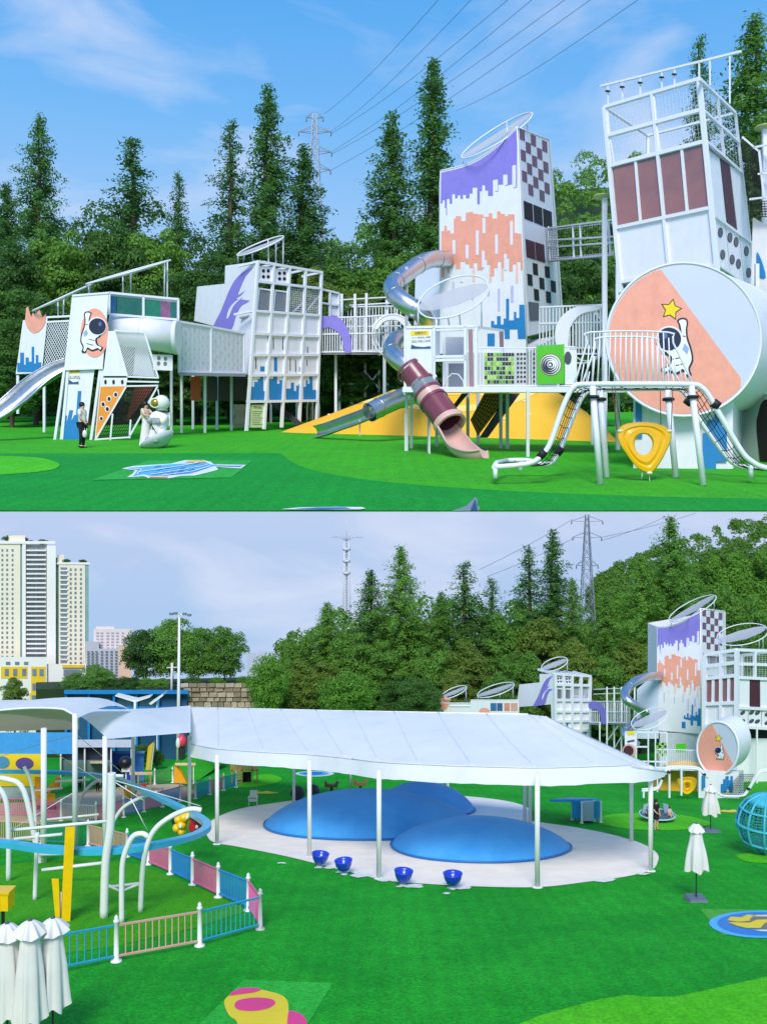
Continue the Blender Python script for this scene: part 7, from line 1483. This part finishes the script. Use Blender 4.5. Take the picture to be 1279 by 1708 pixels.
pylon('pylon', 'lattice electricity pylon behind the upper conifers', 525, 190, 0, 760, 18, [(192, 14), (216, 27), (250, 28), (280, 26)], 0.32, zu(760)+40)
pylon('pylon', 'lattice electricity pylon above the lower wood', 979, 858, 0, 131, 15, [(866, 26), (893, 24), (940, 18)], 0.055, zl(131)+4)
T2 = thing('radio_mast', 'white lattice radio mast with a crown of antennas in the lower sky', 'mast', basep(578, 136.5)); d = 136.5; MST = mat('mast_pale', '#C9CCD6', 0.5)
for s_ in (-1, 1): mb = MB(); mb.tube([at(578+s_*7, 1110, d), at(578+s_*4, 905, d)], .12, 6); mb.build('leg', MST, T2)
mb = MB(); mb.tube([at(578, 1110, d+.7), at(578, 905, d+.5)], .12, 6); mb.build('leg', MST, T2)
mb = MB(); y = 905
while y < 1100: mb.beam(at(573, y, d), at(584, y+9, d), .08); mb.beam(at(584, y, d), at(573, y+9, d), .08); mb.beam(at(573, y, d), at(584, y, d), .1); y += 9
mb.build('lattice', MST, T2); mb = MB(); mb.tube([at(578, 905, d), at(578, 866, d)], .05, 5); mb.build('spire', MST, T2)
for y in (918, 938, 958): mb = MB(); mb.lathe(at(578, y, d+.2), [(.55, 0), (.6, .1), (.6, .3), (.55, .4)], 12); mb.build('platform', MST, T2)
for x1, y1 in ((558, 894), (566, 890), (598, 894), (590, 890), (604, 896), (553, 896)): mb = MB(); mb.tube([at(578, 902, d), at((578+x1)/2, (902+y1)/2-3, d), at(x1, y1, d)], .06, 5); mb.build('antenna_arm', MST, T2)
CAB = mat('cable_grey', '#5F6E82', 0.6)
for i, (a, b) in enumerate((((552, 219), (790, -6)), ((553, 222), (850, -4)), ((554, 252), (890, -4)), ((554, 256), (940, 0)), ((551, 284), (980, 2)), ((760, 185), (1062, 0)), ((540, 190), (735, -6)))):
    A = at(*a, 760); B = at(*b, 420); mb = MB(); mb.tube([lerp(A, B, t)-V((0, 0, 4*math.sin(t*math.pi))) for t in np.linspace(0, 1.15, 14)], 0.16, 4); tag(mb.build('power_line', CAB), 'thin power line crossing the blue sky from the upper pylon', 'power line', 'upper power lines')
for i, (a, b) in enumerate((((955, 866), (800, 950)), ((958, 897), (812, 962)), ((1004, 896), (1160, 856)), ((1002, 902), (1110, 862)))):
    A = at(*a, 131); B = at(*b, 136); mb = MB(); mb.tube([lerp(A, B, t)-V((0, 0, .25*math.sin(t*math.pi))) for t in np.linspace(0, 1, 10)], 0.03, 4); tag(mb.build('power_line', CAB), 'thin power line from the lower pylon', 'power line', 'lower power lines')

# ---------------------------------------------------------------- left membrane shelters and the play yard behind
T2 = thing('membrane_shelter', 'white curved membrane roof adjoining the canopy on its left', 'shelter', gl(175, 1440)); dq = 50.0
def mem(u, v):
    t0 = at(lerp(128, 318, u), lerp(1183, 1177, u)+3*math.sin(u*3.1), lerp(58, 60, u)); b0 = [(131, 1193, 54), (150, 1206, 50), (180, 1233, 45), (225, 1229, 46), (270, 1226, 48), (318, 1222, 49)]
    i = min(int(u*5), 4); f_ = u*5-i; q = [lerp(b0[i][k], b0[i+1][k], f_) for k in range(3)]; return lerp(t0, at(*q), v)+V((0, 0, 0.5*math.sin(v*math.pi)*math.sin(u*math.pi)))
mb = MB(); mb.grid(mem, 20, 10); mb.build('membrane', FAB, T2)
for x, yb in ((175, 1440), (222, 1352), (316, 1365)): p = gl(x, yb); mb = MB(); mb.tube([p, V((p.x, p.y, at(x, 1228, p.y).z))], .11, 8); mb.build('pole', POLE, T2)
T2 = thing('membrane_shelter', 'arched membrane roof with a beige underside at the left edge', 'shelter', gl(73, 1440))
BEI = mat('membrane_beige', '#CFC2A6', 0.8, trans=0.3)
def arch(u, v):
    x = lerp(-60, 132, u); yt = 1186-5*math.sin(min(1, max(0, (x+10)/150))*3.14)+max(0, x-105)*0.45; yb = 1221-(4*u); d = lerp(46, 57, 1-v); return at(x, lerp(yt, yb, v), lerp(44, 58, v)+3*math.sin(v*3.1))
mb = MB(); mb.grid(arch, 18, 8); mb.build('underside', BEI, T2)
mb = MB(); mb.grid(lambda u, v: arch(u, 0)+V((0, 9*v, 0.55*math.sin(v*2.6)-0.21*9*v)), 18, 6); mb.build('membrane', FAB, T2)
mb = MB(); mb.tube([arch(u, 0) for u in np.linspace(0, 1, 16)], .06, 6); mb.build('edge_tube', POLE, T2)
for x, yt, yb in ((73, 1215, 1440), (125, 1190, 1416)): p = gl(x, yb); mb = MB(); mb.tube([p, V((p.x, p.y, at(x, yt, p.y).z))], .13, 8); mb.build('pole', POLE, T2)
# yard
lo([(90, 1372), (160, 1366), (272, 1345), (330, 1322), (300, 1308), (240, 1310), (150, 1318), (70, 1338), (-120, 1345), (-120, 1372)], mat('yard_sand', '#C9AE8C', 0.95, var=0.1, nscale=2), 0.014, 'tan sand floor of the left play yard', 0, 'sand_patch')
T2 = thing('painted_wall', 'blue and yellow painted wall behind the left play yard', 'wall', gl(40, 1335)); d = dl(1333)
slab(T2, 'blue_band', -80, 1222, 128, 1258, mat('wall_sky', '#3F9BDC', 0.6), d, d+1.2); slab(T2, 'yellow_band', -80, 1258, 72, 1312, paint('#F3D21A', 'wall_yellow'), d-.1, d+1); slab(T2, 'grey_base', -80, 1312, 72, 1336, mat('wall_grey', '#A9B5B2', 0.6), d, d+1)
fPW = Face(-80, d-.12, 72, d-.12); mb = MB(); fPW.disc(mb, 41, 1274, 15, 10, .1, .4); mb.build('painted_flower', paint('#5B4A8C', 'paint_violet'), T2); mb = MB(); fPW.disc(mb, 4, 1272, 12, 10, .1, .4); mb.build('painted_flower', paint('#4C93B8', 'paint_bluegrey'), T2)
T2 = thing('kiosk', 'dark fronted kiosk with a pale roof behind the yard', 'kiosk', gl(150, 1320)); d = dl(1316)
slab(T2, 'roof', 98, 1234, 222, 1247, mat('kiosk_roof', '#C4CBDD', 0.6), d-.8, d+3); slab(T2, 'front', 104, 1247, 184, 1290, mat('kiosk_dark', '#2A3140', 0.5), d, d+2); slab(T2, 'counter', 100, 1268, 188, 1296, mat('kiosk_green', '#5E7A76', 0.6), d-.3, d); slab(T2, 'awning', 150, 1270, 176, 1274, mat('kiosk_beige', '#D9C7A4', 0.7), d-1.4, d-.3)
for x in (100, 140, 184, 218): slab(T2, 'column', x, 1247, x+2.4, 1320, POLE, d-.6, d-.45)
T2 = thing('play_house', 'deep blue box shaped play house in the left yard', 'play house', gl(205, 1311)); d = dl(1311); slab(T2, 'body', 184, 1256, 222, 1303, mat('house_blue', '#1F5BC4', 0.5), d, d+2); slab(T2, 'side', 222, 1258, 240, 1303, mat('house_blue2', '#3C8AD2', 0.5), d+.3, d+2)
slab(T2, 'doorway', 196, 1276, 208, 1303, dark(), d-.05, d+.1); slab(T2, 'roof_edge', 183, 1253, 241, 1257, mat('house_blue2', '#3C8AD2', 0.5), d-.1, d+2.1)
p = gl(285, 1302); mb = MB(); mb.grid(lambda u, v: V((lerp(gl(250, 1300).x, gl(335, 1300).x, u), p.y+v*14, zl(p.y+v*14)+2.6*v*math.sin(u*2.6+.3))), 12, 6); struct(mb.build('grass_slope', turfmat('turf_slope', '#2E9A20', '#39A622', 6.0)), label='small turf slope behind the left play yard')
T2 = thing('slide', 'yellow slide panel on the small turf slope', 'slide', at(248, 1290, 84)); mb = MB(); mb.prism([at(243, 1285, 84), at(250, 1285, 84), at(256, 1238, 84), at(247, 1246, 84)], V((0, .8, 0))); mb.build('panel', mat('slide_yellow', '#D9B63C', 0.5), T2); mb = MB(); mb.beam(at(252, 1285, 84.2), at(257, 1240, 84.2), .1); mb.build('side_rail', POLE, T2)
T2 = thing('mascot_sign', 'red and white balloon shaped sign on a dark stand by the slope', 'sign', at(303, 1265, 82)); mb = MB(); mb.lathe(at(303, 1247, 82), [(.1, 0), (.45, .2), (.5, .6), (.3, 1.0), (.12, 1.2)], 14); mb.build('red_body', mat('sign_red', '#E0374E', 0.4), T2); mb = MB(); mb.beam(at(303, 1266, 82), at(303, 1246, 82), .5); mb.build('stand', mat('sign_dark', '#1E2A2A', 0.6), T2); mb = MB(); mb.ell(at(297, 1240, 81.6), .2, .2, .5); mb.build('white_stripe', POLE, T2)
WOOD = mat('wood_tan', '#B58A55', 0.7, var=0.15, nscale=2)
T2 = thing('climbing_house', 'tan wooden climbing house at the end of the far fence', 'climbing house', gl(407, 1307)); d = dl(1307)
slab(T2, 'deck', 384, 1284, 430, 1287, WOOD, d, d+1.8)
for x in (386, 403, 420, 428):
    slab(T2, 'post', x, 1262, x+2, 1308, WOOD, d, d+.12)
for i in range(11): slab(T2, 'plank', 385+i*4, 1268, 388+i*4, 1284, WOOD, d+.02, d+.1)
for i in range(4): slab(T2, 'step', 394, 1289+i*5, 404, 1291.5+i*5, WOOD, d-.1, d+.2)
slab(T2, 'dark_opening', 405, 1288, 419, 1307, dark(), d+.9, d+1)
ORY = mat('digger_yellow', '#E8A514', 0.5)
T2 = thing('toy_digger', 'yellow toy digger in the sand yard behind the rail', 'toy digger', gl(78, 1352)); d = dl(1350)
slab(T2, 'cab', 58, 1296, 76, 1326, ORY, d, d+1); slab(T2, 'body', 60, 1324, 92, 1346, ORY, d-.2, d+1.2); slab(T2, 'track', 58, 1344, 94, 1352, black(), d-.4, d+1.3); mb = MB(); mb.beam(at(80, 1320, d), at(98, 1298, d), .3); mb.beam(at(98, 1298, d), at(96, 1316, d), .22); mb.build('boom', ORY, T2)
T2 = thing('toy_digger', 'small yellow digger with a red bucket near the sand yard centre', 'toy digger', gl(236, 1325)); d = dl(1322); slab(T2, 'canopy_roof', 216, 1288, 254, 1293, mat('roof_beige', '#E3CBA0', 0.7), d, d+1.2); slab(T2, 'seat', 230, 1308, 244, 1316, mat('seat_red', '#C8302C', 0.5), d, d+.6)
for x in (230, 250): slab(T2, 'post', x, 1292, x+1.5, 1324, ORY, d, d+.1)
T2 = thing('toy_digger', 'yellow scoop arm digger by the far fence', 'toy digger', gl(214, 1334)); d = dl(1332); mb = MB(); mb.prism([at(206, 1330, d), at(222, 1330, d), at(228, 1318, d), at(212, 1312, d)], V((0, .8, 0))); mb.build('bucket', ORY, T2); mb = MB(); mb.beam(at(206, 1312, d), at(214, 1332, d), .15); mb.build('arm', ORY, T2)
T2 = thing('play_ladder', 'orange yellow play ladder beside the canopy corner', 'play ladder', gl(302, 1310)); d = dl(1309); mb = MB(); mb.prism([at(289, 1306, d), at(291, 1278, d), at(303, 1290, d), at(312, 1308, d)], V((0, .5, 0))); mb.build('side_panel', mat('ladder_orange', '#E5A31E', 0.5), T2); slab(T2, 'canopy_roof', 292, 1273, 326, 1277, mat('roof_beige', '#E3CBA0', 0.7), d, d+1.4)
for x in (294, 322): slab(T2, 'post', x, 1276, x+1.4, 1309, POLE, d+.2, d+.3)
T2 = thing('tractor_toy', 'dark wheeled white play vehicle on the blue house corner', 'play vehicle', gl(210, 1318)); d = dl(1318); mb = MB(); mb.ell(at(209, 1272, d-1.5), .5, .5, .45); mb.build('dome', mat('dome_black', '#15161C', 0.4), T2); slab(T2, 'frame', 203, 1277, 217, 1288, POLE, d-1.6, d-1); slab(T2, 'stem', 209, 1286, 211, 1318, POLE, d-1.4, d-1.3)
tree('shrub', 'dark round shrub behind the deep blue play house', 'b5', 240, 1240, 0, 88, 26, None, False, zl(88)); tree('shrub', 'dark shrub on the turf slope beside the yellow slide', 'b5', 262, 1250, 0, 86, 14, None, False, zl(86)); tree('shrub', 'leafy street tree in front of the white low block', 'b2', 24, 1120, 0, 112, 30, None, False); tree('shrub', 'bare looking tree between the white block and the pavilion', 'b5', 92, 1135, 0, 108, 20, None, False)

# ================================================================== PEOPLE AND STATUES
SKIN = mat('skin', '#D9A98C', 0.55, var=0.05)
def skinmesh(name, verts, edges, radii, m, parent=None, root=0, sub=2):
    me = bpy.data.meshes.new(name); org = BASE[parent.name] if parent else V((0, 0, 0))
    me.from_pydata([tuple(V(v)-org) for v in verts], edges, []); me.update(); me.materials.append(m)
    o = bpy.data.objects.new(name, me); COL.objects.link(o); o.modifiers.new('skin', 'SKIN'); 
    for i, r_ in enumerate(radii):
        rr = r_ if isinstance(r_, tuple) else (r_, r_); sv = me.skin_vertices[0].data[i]; sv.radius = rr; sv.use_root = (i == root)
    s_ = o.modifiers.new('sub', 'SUBSURF'); s_.levels = sub; s_.render_levels = sub
    o.modifiers['skin'].use_smooth_shade = True
    if parent: o.parent = parent; BASE[o.name] = org
    return o
def person(label, foot, H, rz, pose, shirt, legs, hair, shoes=None, skirt=None, group='people on the playground', hair_long=False):
    """pose: joint name -> local coordinates at height 1, facing -Y"""
    J = dict(pelvis=(0, 0, .52), spine=(0, 0, .62), chest=(0, -.005, .74), neck=(0, 0, .835), chin=(0, -.01, .875), crown=(0, -.005, .965),
             sl=(-.10, 0, .80), el=(-.135, .01, .645), wl=(-.14, -.03, .51), hl=(-.14, -.04, .46), sr=(.10, 0, .80), er=(.135, .01, .645), wr=(.14, -.03, .51), hr=(.14, -.04, .46),
             pl=(-.05, 0, .50), kl=(-.055, -.015, .28), al=(-.058, .012, .045), tl=(-.065, -.075, .018), pr=(.05, 0, .50), kr=(.055, -.015, .28), ar=(.058, .012, .045), tr=(.065, -.075, .018))
    J.update(pose); M = Matrix.Rotation(rz, 3, 'Z'); f = V(foot); G = {k: f+M@(V(v)*H) for k, v in J.items()}
    rad = dict(pelvis=(.072, .055), spine=(.062, .05), chest=(.078, .055), neck=.028, chin=.045, crown=.048, sl=.036, el=.026, wl=.017, hl=.020, sr=.036, er=.026, wr=.017, hr=.020, pl=.052, kl=.037, al=.022, tl=.020, pr=.052, kr=.037, ar=.022, tr=.020)
    names = list(J); E = [('pelvis', 'spine'), ('spine', 'chest'), ('chest', 'neck'), ('neck', 'chin'), ('chin', 'crown'), ('chest', 'sl'), ('sl', 'el'), ('el', 'wl'), ('wl', 'hl'), ('chest', 'sr'), ('sr', 'er'), ('er', 'wr'), ('wr', 'hr'), ('pelvis', 'pl'), ('pl', 'kl'), ('kl', 'al'), ('al', 'tl'), ('pelvis', 'pr'), ('pr', 'kr'), ('kr', 'ar'), ('ar', 'tr')]
    vs = [G[n] for n in names]; es = [(names.index(a), names.index(b)) for a, b in E]; rs = [tuple(x*H for x in (rad[n] if isinstance(rad[n], tuple) else (rad[n], rad[n]))) for n in names]
    for h_, w_ in (('hl', 'wl'), ('hr', 'wr')):
        dv = (G[h_]-G[w_]).normalized(); sd = dv.cross(M@V((0, 1, 0))).normalized(); sd = sd if sd.length > .1 else M@V((1, 0, 0)); fw = dv.cross(sd)
        for k, (o_, l_) in enumerate(((-.015, .030), (-.005, .038), (.005, .036), (.015, .028), (.024, .010))):
            i0 = len(vs); vs += [G[h_]+fw*o_*H*0.9+dv*l_*.55*H+(fw*.008*H if k == 4 else V((0, 0, 0))), G[h_]+fw*o_*H*(1.0 if k < 4 else 1.35)+dv*l_*H+sd*.006*H]; es += [(names.index(h_), i0), (i0, i0+1)]; rs += [(.006*H,)*2, (.005*H,)*2]
    t_ = thing('person', label, 'person', f, group)
    skinmesh('body', vs, es, rs, SKIN, t_, names.index('pelvis'))
    def cloth(name, js, ed, sc, m, mid=None):
        n_ = list(js); skinmesh(name, [js[k] for k in n_], [(n_.index(a), n_.index(b)) for a, b in ed], [tuple(x*H*sc for x in (rad[k] if isinstance(rad[k], tuple) else (rad[k],)*2)) for k in n_], m, t_, 0)
    sh = {k: G[k] for k in ('pelvis', 'spine', 'chest', 'sl', 'sr')}; sh['neck'] = lerp(G['chest'], G['neck'], .75); sh['el'] = lerp(G['sl'], G['el'], .8); sh['er'] = lerp(G['sr'], G['er'], .8); rad2 = dict(rad)
    cloth('shirt', sh, [('pelvis', 'spine'), ('spine', 'chest'), ('chest', 'neck'), ('chest', 'sl'), ('sl', 'el'), ('chest', 'sr'), ('sr', 'er')], 1.34, shirt)
    if legs: cloth('trousers', {k: G[k] for k in ('pelvis', 'pl', 'kl', 'al', 'pr', 'kr', 'ar')}, [('pelvis', 'pl'), ('pl', 'kl'), ('kl', 'al'), ('pelvis', 'pr'), ('pr', 'kr'), ('kr', 'ar')], 1.22, legs)
    if skirt:
        m_, zb_, wb = skirt; c = (G['pelvis']); mb = MB()
        mb.grid(lambda u, v: V((c.x, c.y, lerp(G['spine'].z, f.z+zb_*H, v)))+M@V((math.cos(u*2*math.pi)*lerp(.075, wb, v)*H*(1+.08*v*math.cos(u*2*math.pi*9)), math.sin(u*2*math.pi)*lerp(.06, wb*.85, v)*H, 0)), 40, 8); mb.build('skirt', m_, t_)
    hc = lerp(G['chin'], G['crown'], .62); back = M@V((0, .014*H, .006*H)); mb = MB(); mb.ell(hc+back, .062*H, .062*H, .066*H, 16, 10)
    if hair_long: mb.ell(G['neck']+M@V((0, .035*H, .02*H)), .045*H, .028*H, .085*H, 12, 8)
    mb.build('hair', hair, t_)
    fcn = lerp(G['chin'], G['crown'], .38); fd = M@V((0, -.046*H, 0))
    for s_ in (-1, 1): mb = MB(); mb.ell(fcn+fd*1.04+M@V((s_*.018*H, 0, .006*H)), .006*H, .004*H, .005*H, 8, 5); mb.build('eye', INK, t_)
    mb = MB(); mb.ell(fcn+fd*1.12+M@V((0, 0, -.008*H)), .006*H, .009*H, .010*H, 8, 5); mb.build('nose', SKIN, t_); mb = MB(); mb.ell(fcn+fd*1.03+M@V((0, 0, -.026*H)), .013*H, .004*H, .004*H, 8, 5); mb.build('mouth', paint('#B5685E', 'lip'), t_)
    for s_ in (-1, 1):
        a = G['al' if s_ < 0 else 'ar']; b = G['tl' if s_ < 0 else 'tr']; mb = MB(); mb.tube([a+(a-b)*.25-V((0, 0, .02*H)), lerp(a, b, .6)-V((0, 0, .012*H)), b], [.026*H, .027*H, .022*H], 10); mb.build('shoe', shoes or black(), t_)
    return t_
BLK = mat('cloth_black', '#15151B', 0.85); WHT = mat('cloth_white', '#E4DFE0', 0.85); HAIR = mat('hair_black', '#16110F', 0.5); BEIGE = mat('cloth_beige', '#D8C7AE', 0.85)
p = gu(137, 747); H1 = 77*ps(du(747))
t_ = person('person in white top and black trousers carrying a white bag', p, H1, R(75), {'el': (-.12, -.02, .66), 'wl': (-.07, -.10, .56), 'hl': (-.06, -.12, .53)}, WHT, BLK, HAIR)
mb = MB(); c = p+V((.07*H1, -.05*H1, .30*H1)); mb.ell(c, .055*H1, .045*H1, .085*H1, 12, 8); bag = mb.build('bag', WHT); tag(bag, 'small white bag held by the person in black trousers', 'bag')
mb = MB(); mb.tube([c+V((0, 0, .07*H1)), c+V((-.01*H1, 0, .16*H1))], .006*H1, 5); mb.build('strap', WHT, bag)
# astronaut statue on a tilted dish, with a visitor beside it
kU = ps(du(746)); c = gu(263, 747); STW = mat('statue_white', '#E9E8E4', 0.45, var=0.04, nscale=0.3)
t_ = thing('astronaut_statue', 'white astronaut statue sitting on a tilted grey dish', 'statue', c)
Mx = Matrix.Rotation(R(-26), 3, 'Y'); mb = MB(); mb.lathe(c+V((0, 0, 13*kU)), [(3*kU, -14*kU), (13*kU, -13*kU), (25*kU, -4*kU), (30*kU, 3*kU), (27*kU, 5*kU), (10*kU, 2*kU)], 28, Mx); mb.build('dish', mat('dish_grey', '#C3CAD2', 0.5, var=0.06, nscale=0.3), t_)
q = lambda x, y, z: c+V((x*kU, y*kU, z*kU))
skinmesh('suit', [q(2, 0, 26), q(4, 0, 40), q(3, 0, 54), q(6, 0, 60), q(-6, -4, 52), q(-10, -9, 44), q(14, -2, 50), q(13, -10, 42), q(4, -10, 42), q(-3, -6, 25), q(-5, -12, 24), q(-7, -13, 15), q(-10, -17, 13), q(8, -4, 24), q(8, -12, 22), q(5, -14, 12), q(2, -18, 11)], [(0, 1), (1, 2), (2, 3), (2, 4), (4, 5), (2, 6), (6, 7), (7, 8), (0, 9), (9, 10), (10, 11), (11, 12), (0, 13), (13, 14), (14, 15), (15, 16)],
         [r_*kU for r_ in (10, 11, 10, 8, 6, 5.5, 6, 5.5, 5, 6.5, 6, 5.5, 5.5, 6.5, 6, 5.5, 5.5)], STW, t_)
SG = mat('statue_grey', '#9AA1A8', 0.5)
mb = MB(); mb.box(q(0, -11, 44), 11*kU, 4*kU, 9*kU); mb.build('chest_pack', SG, t_)
for x_, y_, z_, r_ in ((-10, -10, 44, 5.5), (4, -11, 42, 5.2)): mb = MB(); mb.ell(q(x_, y_, z_), r_*kU); mb.build('glove', SG, t_)
for x_, y_, z_ in ((-10, -18, 12), (2, -19, 10)): mb = MB(); mb.ell(q(x_, y_, z_), 6*kU, 7.5*kU, 5*kU); mb.build('boot', SG, t_)
mb = MB(); mb.tube([q(7+8.5*math.cos(b), 8.5*math.sin(b)-1, 62) for b in [2*math.pi*k/20 for k in range(20)]], 1.6*kU, 6, True); mb.build('neck_ring', SG, t_)
mb = MB(); mb.ell(q(7, -2, 74), 13*kU, 13*kU, 13*kU, 24, 14); mb.build('helmet', STW, t_); mb = MB(); mb.ell(q(-1, -11, 73), 8*kU, 5*kU, 6.8*kU, 18, 10); mb.build('visor', mat('visor_gold', '#A99A3C', 0.2, metal=0.6), t_)
mb = MB(); mb.tube([q(-1+8.6*math.cos(a), -11.5, 73+7.4*math.sin(a)) for a in [2*math.pi*k/20 for k in range(20)]], 1.3*kU, 6, True); mb.build('visor_rim', STW, t_); mb = MB(); mb.tube([q(2, 2, 85), q(0, 2, 97)], .9*kU, 6); mb.build('antenna', STW, t_); mb = MB(); mb.box(q(14, 8, 48), 12*kU, 9*kU, 22*kU); mb.build('backpack', STW, t_)
p = gu(243, 746); person('person in a beige top and long white skirt leaning on the statue', p, 77*ps(du(746)), R(60), {'er': (.13, -.09, .72), 'wr': (.10, -.20, .72), 'hr': (.08, -.24, .73), 'el': (-.12, -.08, .68), 'wl': (-.06, -.18, .67), 'hl': (-.04, -.22, .68)}, BEIGE, None, HAIR, skirt=(WHT, .03, .15), hair_long=True)
# grey dolphin-like toy top at the terrace edge
gx = gu(780, 852.2); k = ps(gx.y); t_ = thing('spring_toy', 'grey pointed toy fin just showing at the front edge of the terrace', 'toy', gx); mb = MB()
mb.prism([gx+V((x*k, -.3, z*k)) for x, z in ((-26, .3), (-14, 4), (-2, 9), (8, 18), (12, 23), (16, 20), (15, 10), (20, 6), (18, .3))], V((0, 5*k, 0))); mb.build('fin', mat('fin_grey', '#7C8CA6', 0.4), t_); mb = MB(); mb.prism([gx+V((x*k, -.45, z*k)) for x, z in ((4, 1), (12, 20), (14, 10), (16, 1))], V((0, .2, 0))); mb.build('fin_edge', mat('fin_blue', '#2F4E86', 0.4), t_)
# lower: woman in black and two children on the merry-go-round
p = gl(1094, 1385); H2 = 52*ps(p.y)*1.0
person('person in a black dress standing at the merry-go-round', p, H2, R(35), {'el': (-.13, -.03, .65), 'wl': (-.08, -.10, .58), 'hl': (-.06, -.12, .56)}, BLK, None, HAIR, skirt=(BLK, .36, .11), hair_long=True)
for i, (dx, m_, ml) in enumerate(((-0.58, mat('cloth_grey', '#5B5A66', 0.85), BLK), (0.62, mat('cloth_rose', '#D8B3A8', 0.85), mat('cloth_tan', '#C9A98C', 0.85)))):
    b0 = gl(1096, 1370)+V((dx, -.25, 0.36)); Hc = 0.98
    person(['child in grey sitting on the left of the merry-go-round', 'child in pale pink sitting on the right of the merry-go-round'][i], b0-V((0, 0, 0.0)), Hc, R(-20+40*i), {'pelvis': (0, 0, .10), 'spine': (0, 0, .20), 'chest': (0, -.01, .32), 'neck': (0, -.01, .42), 'chin': (0, -.02, .46), 'crown': (0, -.02, .56), 'sl': (-.10, 0, .38), 'el': (-.14, -.05, .26), 'wl': (-.10, -.14, .20), 'hl': (-.08, -.17, .19), 'sr': (.10, 0, .38), 'er': (.14, -.05, .26), 'wr': (.10, -.14, .20), 'hr': (.08, -.17, .19), 'pl': (-.06, -.02, .09), 'kl': (-.08, -.22, .14), 'al': (-.07, -.30, .03), 'tl': (-.08, -.37, .02), 'pr': (.06, -.02, .09), 'kr': (.08, -.22, .14), 'ar': (.07, -.30, .03), 'tr': (.08, -.37, .02)}, m_, ml, HAIR, group='children on the merry-go-round')
for i, (x, y, cl) in enumerate(((163, 1322, '#C2452E'), (133, 1322, '#2E3A44'))):
    p = gl(x, y); person(['small person in red in the left play yard', 'small person in dark clothes beside the one in red'][i], p, 1.35, R(40*i), {}, mat('cloth_'+cl[1:], cl, 0.85), BLK, HAIR)
